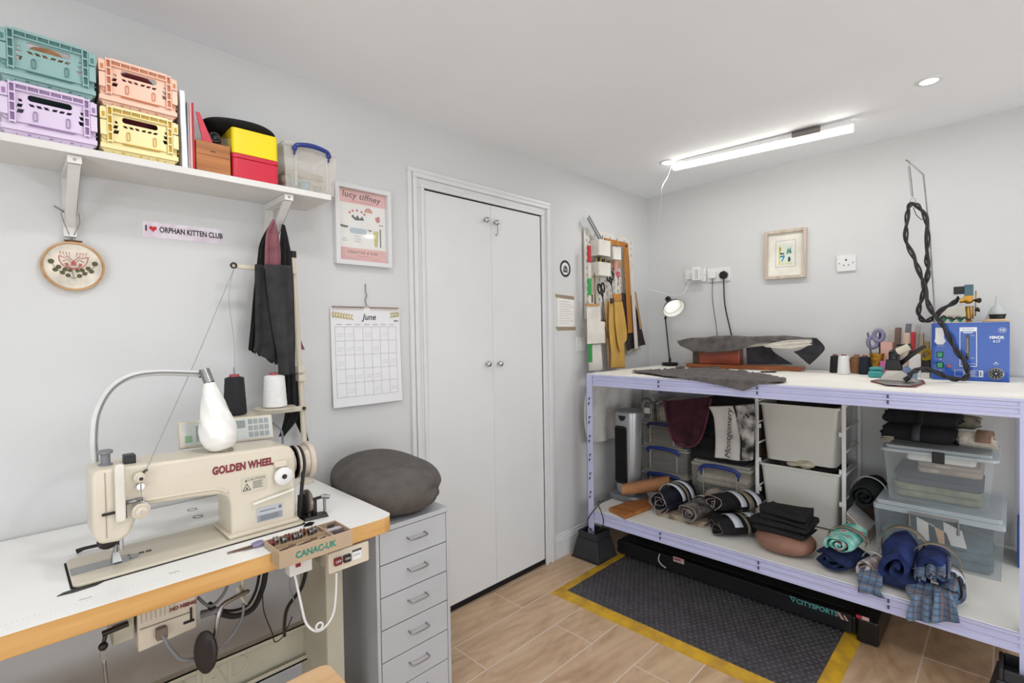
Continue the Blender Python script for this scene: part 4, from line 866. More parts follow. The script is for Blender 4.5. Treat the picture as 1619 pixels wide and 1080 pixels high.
# thread stand with two cones
ts = thing('thread_stand', (.735, 1.764, T), 'cream steel thread stand pole rising from back of the sewing table', 'thread stand')
pb, pt_ = Vector((.737, 1.764, T)), Vector((.706, 1.764, 1.572))
m = MB(); m.tube([pb, pt_], .0095, 14); m.build('pole', M_cream, ts, smooth='auto')
m = MB(); m.lathe([(.024, 0), (.024, .006), (.014, .012), (.013, .03)], Matrix.Translation((.737, 1.764, T + .0003)), 20); m.build('foot', M_cream, ts, smooth='auto')
m = MB(); m.cyl(pt_, pt_ + Vector((-.0005, 0, .022)), .0125); m.build('end_cap', M_black, ts)
def onp(z): return pb.lerp(pt_, (z - pb.z) / (pt_.z - pb.z))
for z in (1.155, 1.185): m = MB(); p = onp(z); m.box((p.x - .013, p.y - .020, z - .012), (p.x + .013, p.y + .012, z + .012)); m.build('clamp', M_cream, ts, bevel=.003)
a0 = onp(1.070); m = MB(); m.box((.44, 1.748, 1.040), (.745, 1.760, 1.058)); m.build('spool_bar', M_cream, ts, bevel=.002)
m = MB(FL(a0.x, 1.748, 1.049)); m.cyl((0, 0, 0), (0, 0, .006), .006, n=12); m.build('bolt', M_dmetal, ts)
a1 = at(366, 420, 1, 1.745); m = MB(); p = onp(1.527)
m.hexa([(a1.x, 1.740, a1.z - .007), (p.x, 1.740, 1.514), (p.x, 1.752, 1.514), (a1.x, 1.752, a1.z - .007), (a1.x - .006, 1.740, a1.z + .006), (p.x, 1.740, 1.530), (p.x, 1.752, 1.530), (a1.x - .006, 1.752, a1.z + .006)]); m.build('guide_arm', M_cream, ts, bevel=.002)
m = MB(); m.tube([tuple(a1 + Vector((.004 + .008 * cos(t), -.008, .0 + .008 * sin(t)))) for t in [2 * pi * k / 12 for k in range(13)]], .0028, 6, closed=False); m.build('thread_eye', M_dmetal, ts, smooth=True)
c_b = at(372, 655, 1, 1.70); c_w = at(435, 643, 1, 1.70)
for c in (c_b, c_w):
    m = MB(TR(c.x, c.y, c.z - .004)); m.lathe([(.004, -.003), (.060 if c is c_b else .062, .0), (.060 if c is c_b else .062, .0025), (.004, .002)], n=36); m.build('spool_plate', M_cream, ts, smooth='auto')
    m = MB(); m.cyl((c.x, c.y, c.z - .01), (c.x, c.y, c.z + .145), .0022, n=8); m.build('spool_pin', M_steel, ts)
    m = MB(); m.box((c.x - .006, c.y, c.z - .014), (c.x + .006, 1.750, c.z - .007)); m.build('plate_arm', M_cream, ts)
def thread_cone(p, r0, r1, h, mat, lab, grp=None, cat='thread cone', cone='#a0494c'):
    t = thing('thread_cone', p, lab, cat, grp); m = MB(TR(*p)); k = 9
    m.lathe([(r0 * .9, 0), (r0, .003)] + [(r0 + (r1 - r0) * i / k + (.0004 if i % 2 else 0), .006 + (h - .012) * i / k) for i in range(k + 1)] + [(r1 * .85, h - .003), (r1 * .4, h)], n=30); m.build('thread', mat, t, smooth='auto')
    m = MB(TR(*p)); m.lathe([(r1 * .55, h - .002), (r1 * .5, h + .006), (r1 * .38, h + .006), (r1 * .34, h - .001)], n=20, caps=False); m.build('cone_tip', pm('cone' + cone, cone, .6), t, smooth='auto'); return t
M_thk = pm('black_thread', '#232325', .8, 0, .05, 60, .3, 300); M_thw = pm('white_thread', '#e6e6e4', .8, 0, .02, 60, .3, 300)
thread_cone((c_b.x, c_b.y, c_b.z - .0005), .0325, .0265, .118, M_thk, 'black thread cone on the sewing table thread stand', cone='#a0494c')
thread_cone((c_w.x, c_w.y, c_w.z - .0005), .036, .0305, .105, M_thw, 'large white thread cone on the sewing table thread stand')
m = MB(); e = a1 + Vector((.004, -.012, -.008)); tn = Vector((.216, 1.386, 1.003))
m.tube([e, e.lerp(tn, .5) + Vector((0, 0, -.01)), tn], .0009, 5); m.tube(spl([e, at(362, 470, 1, 1.70), at(370, 540, 1, 1.70), at(371, 592, 1, 1.70)], 5), .0007, 5)
m.tube([tn, (.2065, 1.386, .975), (.206, 1.386, .945), (.205, 1.384, .93)], .0006, 4); tag(m.build('sewing_thread', pm('grey_thread', '#8e8e90', .7)), 'fine grey thread running from the thread stand down to the machine', 'thread')

# cloth hanging from the right shelf bracket, over the stand's arm
M_char = fabric('charcoal_wool', '#2f2e2f', '#232223'); M_blk = fabric('black_wool', '#1b1a1c'); M_mau = fabric('mauve_lining', '#8b5a60', '#74484f'); M_ch2 = fabric('grey_wool', '#393839', '#2b2a2b')
def P3(pts, y): return [at(a, b, 1, y) for a, b in pts]
def hang(name, L, R, y, mat, lab, cat='cloth', **k):
    yl, yr_ = (y, y) if not isinstance(y, tuple) else y
    return tag(sheet(P3(L, yl), P3(R, yr_), (0, -1, 0), **k).build(name, mat, smooth=True), lab, cat)
hang('cloth', [(430, 349), (412, 380), (405, 420), (392, 552)], [(434, 352), (424, 385), (418, 420), (404, 560)], 1.722, M_blk, 'narrow black cloth strip hanging left of the mauve one', ph=1, amp=.004)
hang('cloth', [(432, 347), (421, 366), (418, 390), (417, 425)], [(434, 350), (440, 372), (444, 400), (444, 424)], 1.705, M_mau, 'dusty mauve cloth piece hanging from the right shelf bracket', amp=.006, waves=1.6)
hang('cloth', [(447, 355), (443, 380), (441, 425), (445, 520), (447, 640)], [(449, 356), (456, 385), (462, 420), (466, 520), (467, 640)], 1.728, M_blk, 'long black cloth hanging from bracket along the thread stand pole', amp=.006)
hang('cloth', [(403, 418), (403, 470), (402, 540), (399, 553), (402, 556)], [(436, 420), (440, 470), (446, 540), (440, 575), (430, 572)], 1.700, M_char, 'wide charcoal cloth panel draped over the thread stand arm', amp=.008, waves=1.8)
hang('cloth', [(418, 418), (423, 470), (432, 530), (438, 560), (440, 594)], [(462, 420), (464, 470), (465, 530), (465, 570), (465, 591)], 1.686, M_ch2, 'grey cloth panel overlapping the charcoal one on its right', amp=.007, waves=1.5, ph=2)
hang('cloth', [(448, 592), (450, 640), (449, 660), (441, 690)], [(470, 590), (474, 640), (472, 660), (448, 690)], 1.776, M_blk, 'black cloth tail dangling behind the white thread cone', amp=.004)
hang('cloth', [(463, 655), (470, 675), (481, 697)], [(474, 655), (482, 675), (487, 697)], 1.79, M_blk, 'small black cloth tail behind the foot of the stand pole', amp=.003)
hang('cloth', [(470, 535), (472, 552)], [(473, 535), (481, 553)], 1.80, M_mau, 'tiny mauve cloth corner peeking out right of the stand pole', amp=.001)

# notions tray, snips, switches at the table's front edge
tr = thing('notions_tray', (.53, 1.25, .75), 'beige plastic notions tray with green lettering on the table edge', 'tray')
M_tray = pm('beige_tray', '#b29c82', .45, 0, .03, 8); x0, x1, y0, y1, zt, zb_ = .436, .620, 1.208, 1.306, .798, .7830
m = MB(); m.box((x0, y0, .757), (x1, y0 + .004, zt)); m.box((x0, y1 - .004, zb_), (x1, y1, zt)); m.box((x0, y0 + .004, zb_), (x0 + .004, y1 - .004, zt)); m.box((x1 - .004, y0 + .004, zb_), (x1, y1 - .004, zt)); m.box((x0 + .004, y0 + .004, zb_), (x1 - .004, y1 - .004, zb_ + .003))
m.box((x0, y0 + .004, .757), (x0 + .003, yf - .002, zb_)); m.build('tray_body', M_tray, tr, bevel=.0012)
m = MB(); m.box((x1 - .050, y0 + .004, zb_ + .003), (x1 - .0465, y1 - .004, zt - .002)); m.build('divider', M_tray, tr); m = MB(); m.box((x0 + .004, 1.257, zb_ + .003), (x1 - .05, 1.260, zt - .004)); m.build('divider', M_tray, tr)
letters('CANAC-UK', FL(.524, y0 - .0002, .777), .0215, pm('green_letters', '#2f7f6d', .5), tr, depth=.0006, bold=.0008, sx=.9)
rg = random.Random(8); GB = 'bobbins and bits in the beige tray'
for k in range(9):
    x = .440 + k * .0135; m = diskx([(.003, 0), (.0095, .0004), (.0095, .0018), (.005, .0022), (.005, .0078), (.0095, .0082), (.0095, .0096), (.003, .010)], x, 1.283 + rg.uniform(-.008, .008), .7965, 14)
    tag(m.build('bobbin', M_steel if k % 3 else pm('red_bobbin', '#7c4038', .4), smooth='auto'), 'small bobbin lying in the back channel of the beige tray', 'bobbin', 'bobbins in the back channel of the tray')
for k in range(3): tag(folded(.575 + k * .002, 1.225 + k * .024, .612, 1.244 + k * .024, .7875, [.010], k).build('packet', pm('dark_packet%d' % (k % 2), ('#4b4348', '#b9b0b6')[k % 2], .6), smooth=True), ('dark needle packet at front of tray right compartment', 'pale needle packet in middle of tray right compartment', 'dark needle packet at back of tray right compartment')[k], 'packet')
for k in range(7):
    x = .437 + k * .018; p = Vector((x, 1.232 + .007 * (k % 3), .7895)); m = MB(); m.cyl(p, p + Vector((.016, .005 - .003 * (k % 3), 0.0)), .0020, n=8); tag(m.build('pin', pm('rusty_steel', '#6e5c4d', .5, .6)), 'small metal pin in the front channel of the beige tray', 'pin', 'pins in the front channel of the tray')
sn = thing('thread_snips', (.40, 1.31, T), 'small thread snips with lilac handles left of the beige tray', 'snips')
m = MB(); m.hexa([(.360, 1.326, T + .001), (.420, 1.315, T + .001), (.420, 1.320, T + .001), (.360, 1.328, T + .001), (.360, 1.326, T + .002), (.420, 1.315, T + .004), (.420, 1.320, T + .004), (.360, 1.328, T + .002)]); m.build('blade', pm('bronze_blade', '#7b6453', .4, .7), sn)
m = MB(); m.hexa([(.362, 1.334, T + .001), (.420, 1.326, T + .001), (.420, 1.331, T + .001), (.362, 1.336, T + .001), (.362, 1.334, T + .002), (.420, 1.326, T + .004), (.420, 1.331, T + .004), (.362, 1.336, T + .002)]); m.build('blade', MATS['bronze_blade'], sn)
for s in (0, 1): m = MB(); m.tube(spl([(.415, 1.318 + .011 * s, T + .004), (.428, 1.313 + .016 * s, T + .007), (.442, 1.318 + .012 * s, T + .005)], 4), [.003] + [.005] * 7 + [.003], 8); m.build('handle', pm('lilac_handle', '#8d84a3', .5), sn, smooth=True)
sb = thing('switch_box', (.637, 1.31, .672), 'cream motor switch box with red and black buttons under the tabletop', 'switch box')
m = MB(); m.prism(rrect(.579, .676, .695, .7305, .005), 1.262, 1.278, MA); m.build('front_bezel', M_cream, sb, bevel=.002)
m = MB(); m.box((.585, 1.278, .680), (.690, 1.37, .736)); m.build('box_body', M_cream2, sb, bevel=.002)
for x, c, tx in ((.603, '#7a1f26', 'OFF'), (.629, '#232222', 'ON')):
    m = MB(); m.prism(rrect(x - .0105, .6945, x + .0105, .7145, .003), 1.255, 1.262, MA); b_ = m.build('push_button', pm('button' + c, c, .4), sb, bevel=.001)
    letters(tx, FL(x, 1.2548, .7045), .009, M_white, b_, depth=.0004)
m = MB(); m.box((.645, 1.2612, .692), (.672, 1.262, .718)); lb = m.build('label', M_white, sb); m = MB(); m.box((.645, 1.2606, .714), (.672, 1.2612, .719)); m.box((.648, 1.2606, .704), (.668, 1.2612, .705)); m.build('label_print', MATS['print_dark'], lb)
ss = thing('small_switch', (.525, 1.32, .675), 'small white fused switch with red rocker under the tabletop', 'switch')
m = MB(); m.prism(rrect(.494, .687, .552, .7305, .002), 1.30, 1.33, MA); m.build('box_body', M_white, ss, bevel=.001)
m = MB(); m.box((.509, 1.2965, .708), (.521, 1.30, .7285)); m.build('rocker', pm('red_rocker', '#8e1f2a', .35), ss)

# ------------------------------------------------------------------ under the table
mo = thing('motor_box', (.25, 1.45, .53), 'cream motor housing with ribbed cover hanging below the tabletop', 'motor')
Q = at(258, 968, 1, 1.40)
m = MB(); m.prism([(at(219, 1033, 1, 1.4).x, at(219, 1033, 1, 1.4).z), (at(312, 992, 1, 1.4).x, at(312, 992, 1, 1.4).z), (at(312, 992, 1, 1.4).x, .735), (at(219, 1033, 1, 1.4).x, .735)], 1.40, 1.52, MA); m.build('housing', M_cream, mo, bevel=.004)
m = MB()
for k in range(8): m.box((.200 + k * .009, 1.3985, .655), (.202 + k * .009, 1.40, .73))
m.build('cooling_ribs', M_cream2, mo)
m = MB(); m.box((.198, 1.398, .640), (.300, 1.4, .642)); m.build('cover_seam', MATS['seam_brown'], mo)
letters('HO HSING', FL(.283, 1.3988, .662), .0115, MATS['maroon_letters'], mo, depth=.0006, bold=.0006)
m = MB(); m.box((.150, 1.41, .620), (.190, 1.50, .735)); m.build('side_bracket', M_cream2, mo, bevel=.003); m = MB(); m.cyl((.132, 1.40, .660), (.178, 1.40, .664), .006, n=12); m.build('shaft', M_dmetal, mo, smooth='auto')
m = MB(); m.box((.296, 1.396, .622), (.300, 1.40, .652)); m.box((.282, 1.396, .618), (.304, 1.40, .623)); m.build('hook', M_dmetal, mo)
mcc = MB(); mcc.tube(spl([(.236, 1.390, .622), (.240, 1.378, .612), (.250, 1.375, .585), (.272, 1.375, .548), (.305, 1.38, .536), (.335, 1.40, .54)], 8), .0042, 8); tag(mcc.build('motor_cable', M_greypl, smooth=True), 'grey cable drooping from the cream motor housing', 'cable')
m = MB(); m.box((.226, 1.380, .608), (.248, 1.3975, .634)); tag(m.build('motor_connector', pm('grey_brown_plug', '#77695f', .5), bevel=.003), 'grey brown connector plugged into the motor housing front', 'connector')
rdp = [at(*q_, 1, 1.40) for q_ in ((163, 1028), (165, 1050), (168, 1080))]
rd = thing('treadle_rod', (.15, 1.40, .3), 'thin steel treadle rod with joint hanging at the left under the table', 'rod')
m = MB(); m.tube([rdp[0], rdp[1], rdp[2], (.15, 1.40, .15)], .0035, 8); m.build('rod', M_steel, rd, smooth=True)
m = MB(); m.box(tuple(rdp[0] - Vector((.005, .005, .022))), tuple(rdp[0] + Vector((.005, .005, .004)))); m.build('clevis', M_steel, rd); m = MB(); m.ball(rdp[0] + Vector((0, -.004, .010)), .009); m.cyl(rdp[0] + Vector((0, 0, .010)), (.140, 1.405, .660), .004, n=8); m.build('ball_joint', M_dmetal, rd, smooth='auto')
# knee lifter: bent rod and oval black pad
kl = thing('knee_lifter', (.33, 1.33, .50), 'bent steel knee lifter rod with oval black pad under the table', 'knee lifter')
K_ = lambda a, b, y: at(a, b, 1, y)
m = MB(); m.tube(spl([K_(392, 935, 1.36), K_(372, 945, 1.345), K_(352, 957, 1.335), K_(346, 972, 1.33), K_(341, 1000, 1.33), K_(336, 1025, 1.335)], 5), .0055, 10); m.build('rod', M_steel, kl, smooth=True)
c = K_(325, 1031, 1.325); qd = Vector((-.80, -.55, .05)).normalized(); qm = Matrix.Translation(c) @ qd.to_track_quat('Z', 'Y').to_matrix().to_4x4() @ Matrix.Diagonal((.80, 1.32, 1, 1))
m = MB(qm); m.lathe([(.004, -.012), (.030, -.010), (.036, -.004), (.037, .002), (.033, .006), (.018, .007), (.0005, .006)], n=40); m.build('pad', pm('dark_brown_rubber', '#2b2624', .55), kl, smooth='auto')
m = MB(); b_ = K_(382, 936, 1.355); m.hexa([tuple(K_(378, 945, 1.355)), tuple(K_(389, 958, 1.355)), tuple(K_(393, 955, 1.37)), tuple(K_(381, 942, 1.37)), tuple(K_(371, 932, 1.355)), tuple(K_(377, 927, 1.355)), tuple(K_(381, 926, 1.37)), tuple(K_(374, 930, 1.37))]); m.build('clamp_block', M_cream2, kl, bevel=.002)
m = MB(); m.cyl(K_(371, 945, 1.375), K_(395, 936, 1.375), .006, n=12); m.cyl(K_(383, 935, 1.37), K_(383, 905, 1.37), .005, n=10); m.build('pivot', M_cream2, kl, smooth='auto')
def cable(pts, r, mat, lab, name='cable', n=8):
    m = MB(); m.tube(spl(pts, n), r, 7); return tag(m.build(name, mat, smooth=True), lab, 'cable')
cable([K_(420, 905, 1.50), K_(415, 930, 1.50), K_(400, 962, 1.48), K_(372, 974, 1.47), K_(345, 968, 1.46), K_(330, 955, 1.46)], .0075, M_rubber, 'thick black looped cable bundle under the middle of the table')
cable([K_(410, 908, 1.53), K_(404, 935, 1.53), K_(390, 958, 1.53), K_(365, 966, 1.53), K_(340, 962, 1.53)], .004, M_black, 'thin black cable running just behind the thick looped bundle')
cable([K_(313, 945, 1.44), K_(330, 958, 1.44), K_(345, 950, 1.44), K_(358, 930, 1.44), K_(362, 905, 1.44)], .0038, M_greypl, 'grey cable curling up right above the motor housing')
cable([K_(385, 955, 1.37), K_(383, 975, 1.375), K_(370, 1000, 1.37), K_(348, 1025, 1.36), K_(338, 1030, 1.35)], .0030, M_greypl, 'thin grey cable hanging from the knee lifter clamp')
cable([K_(484, 902, 1.315), K_(476, 930, 1.34), K_(455, 960, 1.40), K_(450, 985, 1.46), K_(450, 1005, 1.52)], .0050, M_black, 'black mains cable dropping from the small white switch')
cable([K_(461, 905, 1.315), K_(458, 925, 1.33), K_(465, 950, 1.35), K_(475, 970, 1.35)], .0018, M_greypl, 'very thin grey cable left of the black mains cable')
cable([K_(466, 908, 1.315), K_(475, 950, 1.30), K_(484, 985, 1.30), K_(500, 998, 1.29), K_(515, 990, 1.29), K_(527, 970, 1.29), K_(531, 940, 1.29), K_(532, 905, 1.285)], .0034, M_white, 'white cable looping in a deep U below the switch box', n=10)
m = MB(); c = K_(505, 990, 1.285); m.tube([c + Vector((.009 * cos(t), 0, .009 * sin(t))) for t in [2 * pi * k / 18 for k in range(18)]], .0028, 6, closed=True); tag(m.build('cable_loop', M_white, smooth=True), 'small white ring of cable at the bottom of the U', 'cable')
cable([K_(415, 925, 1.54), K_(417, 965, 1.54), K_(430, 1000, 1.54), K_(435, 1015, 1.53), K_(448, 1005, 1.53), K_(462, 975, 1.53)], .0016, M_black, 'thin dark wire sagging in front of the stand rail')
tag(MB().cyl(K_(318, 972, 1.47), K_(352, 962, 1.45), .010, .007).build('motor_spindle', M_greypl, smooth='auto'), 'grey tapered sleeve joining the motor housing and knee lifter', 'sleeve')

# ------------------------------------------------------------------ drawer unit, bean cushion, stool
M_cab = pm('grey_powder_coat', '#b7b9bc', .42, 0, .012, 4); M_cabd = pm('grey_cabinet_side', '#a3a5a7', .42, 0, .012, 4)
dc = thing('drawer_unit', (.94, 1.6, 0), 'tall narrow grey metal drawer unit beside the sewing table', 'drawer unit')
x0, x1, y0, y1, zt = .796, 1.083, 1.402, 1.825, .692
m = MB(); m.box((x0, y0, .05), (x0 + .012, y1, zt - .016)); m.box((x1 - .012, y0, .05), (x1, y1, zt - .016)); m.box((x0, y0, zt - .016), (x1, y1, zt)); m.box((x0 + .012, y1 - .004, .05), (x1 - .012, y1, zt - .016)); m.box((x0 + .012, y0 + .004, .05), (x1 - .012, y1 - .004, .056))
m.build('carcass', M_cab, dc, bevel=.002)
nD = 6; h_ = (zt - .016 - .056) / nD
for k in range(nD):
    za = .056 + k * h_; m = MB(); m.box((x0 + .0145, y0 + .0008, za + .0018), (x1 - .0145, y0 + .018, za + h_ - .0018)); m.box((x0 + .0145, y0 + .018, za + .004), (x1 - .0145, y1 - .03, za + .006)); m.box((x0 + .0145, y0 + .018, za + .004), (x0 + .016, y1 - .03, za + h_ * .75)); m.box((x1 - .016, y0 + .018, za + .004), (x1 - .0145, y1 - .03, za + h_ * .75))
    d_ = m.build('drawer', M_cab, dc, bevel=.001)
    cx_ = (x0 + x1) / 2 + .004; zc_ = za + h_ * .55; m = MB(); m.tube(spl([(cx_ - .034, y0 + .001, zc_ + .006), (cx_ - .034, y0 - .014, zc_ + .004), (cx_ - .028, y0 - .021, zc_ + .002), (cx_ + .028, y0 - .021, zc_ + .002), (cx_ + .034, y0 - .014, zc_ + .004), (cx_ + .034, y0 + .001, zc_ + .006)], 4), .0026, 8); m.build('handle', M_steel, d_, smooth=True)
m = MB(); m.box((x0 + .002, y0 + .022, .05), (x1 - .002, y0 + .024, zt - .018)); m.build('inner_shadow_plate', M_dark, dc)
for x in (x0 + .03, x1 - .03):
    for y in (y0 + .03, y1 - .03): m = MB(); m.tube([(x - .009, y, .022), (x + .009, y, .022)], .022, 16); m.build('castor', M_black, dc, smooth='auto')
M_bean = fabric('taupe_cotton', '#5e5955', '#55504c', sc=600, bump=.08)
cu = thing('bean_cushion', (.9, 1.58, .69), 'large dark taupe bean-filled cushion lying on grey drawer unit', 'cushion')
def cush(u, v):
    # a fat bolster lying across the unit; its gathered end faces right
    return None
mB = Matrix.Rotation(radians(-6), 4, 'Z') @ Matrix.Rotation(radians(2), 4, 'X')
o = blob((.945, 1.598, .692 + .085), .168, .230, .089, n=72, m=44, pw=2.45, lump=.010, ls=6, seed=2, M=mB.to_3x3(), flat=.93)
for i, v in enumerate(o.v):
    d = v - Vector((1.02, 1.42, .78)); r = d.length       # gathered pleats round the right-hand end
    if r < .19:
        a = math.atan2(d.z, d.x + d.y); k = (1 - r / .19); v += (Vector((.7, -.5, .2)) * (.011 * sin(a * 7 + 1.5 * sin(r * 40)) * k - .012 * math.exp(-(r / .035) ** 2)))
o.build('cover', M_bean, cu, smooth=True, sub=1)
sl = thing('stool', (.50, 1.14, 0), 'pale wooden seat of a stool in front of the sewing table', 'stool')
M_bch = wood('beech', '#e2be92', '#d4ab7a', 'X', 3)
sx0, sx1, sy1, sz = .432, .548, 1.195, .49
pts_ = [at(q0, q1, 2, sz) for q0, q1 in ((440, 1090), (452, 1078), (480, 1064), (506, 1052), (516, 1050), (523, 1052), (532, 1062), (545, 1076), (553, 1086))]
pts_ = [(p.x, p.y) for p in pts_] + [(.60, 1.03), (.585, .88), (.33, .88), (.325, 1.04), (.36, 1.12)]
m = MB(); m.prism(pts_, sz - .022, sz); m.build('seat', M_bch, sl, bevel=.004)
for x, y in ((.37, .92), (.55, .92), (.39, 1.09), (.54, 1.09)): m = MB(); m.cyl((x, y, 0), (x * .98 + .01, y, sz - .023), .014, n=14); m.build('leg', M_steel, sl, smooth='auto')
# ================================================================== workbench along the right wall
XB, YA, YZ, ZT, ZS = 2.350, 1.737, -.064, 1.058, .274
M_lil = pm('lavender_enamel', '#bdbfdf', .4, 0, .02, 5, coat=.1); M_slot = pm('slot_shadow', '#4a4a63', .7); M_board = pm('pale_board', '#eceae2', .55, 0, .02, 5)
wbn = thing('workbench', (2.8, .84, 0), 'lavender steel workbench with pale top and lower shelf along wall', 'workbench')
def lpost(x, y, sx, sy):
    m = MB(); m.box((x, min(y, y + sy * .042), .012), (x + sx * .0022, max(y, y + sy * .042), ZT - .006)) if sx > 0 else m.box((x - .0022, min(y, y + sy * .042), .012), (x, max(y, y + sy * .042), ZT - .006))
    a, b = sorted((x, x + sx * .045)); c, d = sorted((y, y + sy * .0022)); m.box((a, c, .012), (b, d, ZT - .006))
    p = m.build('post', M_lil, wbn)
    if x < 2.6:
        m = MB()
        for k in range(9):
            z = .12 + k * .108
            if abs(z - .24) < .06 or z > .96: continue
            for dz, dx in ((0, 0), (.028, .004)):
                if sx > 0: m.box((x - .0006, y + sy * (.012 + dx), z + dz), (x + .001, y + sy * (.019 + dx), z + dz + .016)); m.box((x - .0006, y + sy * (.016 + dx), z + dz + .012), (x + .001, y + sy * (.026 + dx), z + dz + .018))
        m.build('keyhole_slots', M_slot, p)
    return p
XK = 3.235
lpost(XB, YA, 1, -1); lpost(XB, YZ, 1, 1); lpost(XK, YA, -1, -1); lpost(XK, YZ, -1, 1)
m = MB()
for k in range(9):
    z = .42 + k * .075; m.box((XK - .030, YZ + .0022, z), (XK - .012, YZ + .003, z + .012)); m.box((XK - .025, YZ + .0022, z - .014), (XK - .018, YZ + .003, z))
m.build('keyhole_slots', M_white, wbn)
def beam(x, z0, z1, ya, yb_, side=-1, name='beam'):
    h = z1 - z0; s = side
    pr = [(0, 0), (.004, .002), (.004, h * .20), (.0, h * .24), (.0, h * .47), (.005, h * .50), (.005, h * .60), (0, h * .64), (0, h * .84), (.007, h * .87), (.007, h), (-.022, h), (-.022, h - .003), (-.003, h - .003), (-.003, .003), (-.022, .003), (-.022, 0)]
    M = Matrix(((s, 0, 0, x), (0, 0, 1, 0), (0, 1, 0, z0), (0, 0, 0, 1))); mm = MB(); mm.prism(pr, ya, yb_, M); return mm.build(name, M_lil, wbn)
for z0, z1 in ((ZT - .068, ZT - .004), (ZS - .070, ZS - .002)):
    b_ = beam(XB + .003, z0, z1, YZ + .003, YA - .045, -1)
    m = MB()
    for y in (1.28, .80, .33):
        for q in (.28, .62): m.box((XB - .004, y - .003, z0 + (z1 - z0) * q), (XB - .0005, y + .003, z0 + (z1 - z0) * (q + .2)))
    m.build('slots', M_slot, b_)
    beam(XK - .003, z0, z1, YZ + .003, YA - .045, 1)
    for y in (YA - .004, YZ + .004):
        m = MB(); m.box((XB + .004, y - .0015, z0), (XK - .004, y + .0015, z1)); m.build('end_beam', M_lil, wbn)
m = MB(); m.box((XB + .005, YZ + .006, ZT - .010), (XW - .012, YA - .004, ZT)); m.build('worktop', M_board, wbn, bevel=.001)
m = MB(); m.box((XB + .006, YZ + .006, ZS - .010), (XW - .012, YA - .006, ZS)); m.build('lower_shelf', M_board, wbn, bevel=.001)
tag(MB().hexa([(XB + .012, YZ + .03, ZT + .0004), (XB + .010, 1.45, ZT + .0004), (3.22, 1.45, ZT + .0004), (3.22, YZ + .03, ZT + .0004), (XB + .012, YZ + .03, ZT + .0014), (XB + .010, 1.45, ZT + .0014), (3.22, 1.45, ZT + .0014), (3.22, YZ + .03, ZT + .0014)]).build('work_mat', pm('offwhite_sheet', '#f3efe6', .6, 0, .03, 3)), 'cream covering sheet lying flat on the bench top', 'sheet')
# plastic risers under the front posts
M_ris = pm('charcoal_riser', '#2c2c30', .6, 0, .04, 15)
def riser(cx, cy, lab):
    t = thing('bed_riser', (cx, cy, 0), lab, 'riser'); h = .115
    m = MB(); a, b = .092, .066
    m.box((cx - a - .004, cy - a - .004, 0), (cx + a + .004, cy + a + .004, .008)); m.hexa([(cx - a, cy - a, .008), (cx + a, cy - a, .008), (cx + a, cy + a, .008), (cx - a, cy + a, .008), (cx - b - .004, cy - b - .004, h), (cx + b + .004, cy - b - .004, h), (cx + b + .004, cy + b + .004, h), (cx - b - .004, cy + b + .004, h)]); m.build('foot', M_ris, t, bevel=.006)
    m = MB(); k = .012
    for (p0, p1) in (((-b, -b), (b, -b + k)), ((-b, b - k), (b, b)), ((-b, -b + k), (-b + k, b - k)), ((b - k, -b + k), (b, b - k))): m.box((cx + p0[0], cy + p0[1], h), (cx + p1[0], cy + p1[1], h + .038))
    m.build('collar', M_ris, t, bevel=.004); return t
riser(2.374, 1.712, 'black plastic riser under the bench post nearest the door'); riser(2.374, -.038, 'black plastic riser under the bench post at the bottom right')
tag(MB().tube(spl([at(955, 790, 0, 2.342), at(944, 801, 0, 2.340), at(931, 818, 0, 2.338), at(929, 830, 0, 2.338), at(937, 841, 0, 2.336), at(950, 836, 0, 2.330), at(954, 824, 0, 2.328), at(950, 808, 0, 2.330), at(945, 796, 0, 2.334), at(949, 792, 0, 2.338)], 8), .0028, 7).build('loop_cable', M_black, smooth=True), 'thin black cable loop around the bench post near the door', 'cable')

# ------------------------------------------------------------------ on the bench
Z = ZT + .0016
# desk lamp in the corner
lp = thing('desk_lamp', (3.15, 1.60, Z), 'small black desk lamp with lit white-lined shade in the corner', 'lamp')
lx, ly = 3.185, 1.648
m = MB(TR(lx, ly, Z)); m.lathe([(.052, 0), (.054, .003), (.054, .018), (.050, .021), (.010, .022)], n=36); m.build('base', pm('black_metal', '#201e1d', .35, .3), lp, smooth='auto')
e0 = Vector((lx, ly, Z + .022)); e1 = at(1052, 503, 0, 3.185)
m = MB(); m.cyl(e0, e0 + Vector((0, 0, .03)), .008, n=14); m.cyl(e0, e1, .0045, n=12); m.ball(e1, .009, 12); m.build('stem', MATS['black_metal'], lp, smooth='auto')
sc_ = at(1063, 484, 0, 3.13); dirv = Vector((-.42, -.60, -.64)).normalized(); qs = Matrix.Translation(sc_) @ dirv.to_track_quat('Z', 'Y').to_matrix().to_4x4()
m = MB(qs); m.lathe([(.018, -.066), (.020, -.050), (.020, -.034), (.036, -.022), (.062, .002), (.074, .026), (.0725, .026), (.060, .004), (.034, -.019), (.012, -.022)], n=36, caps=False); m.build('shade', MATS['black_metal'], lp, smooth='auto')
m = MB(qs); m.lathe([(.0718, .0255), (.0595, .0035), (.0335, -.0185), (.012, -.0205), (.002, -.0205)], n=36, caps=False); m.build('shade_lining', pm('white_lining', '#f4f4f0', .4), lp, smooth='auto')
m = MB(qs); m.ball((0, 0, -.002), .020, 16); m.build('bulb', pm('lit_bulb', '#fff8ee', .4, emit=2.2), lp, smooth=True)
m = MB(qs); m.cyl((0, 0, -.084), (0, 0, -.064), .019, n=20); m.build('switch_cap', MATS['black_metal'], lp, smooth='auto')
m = MB(); m.cyl(e1, sc_ + dirv * -.045, .006, n=10); m.build('shade_joint', MATS['black_metal'], lp)

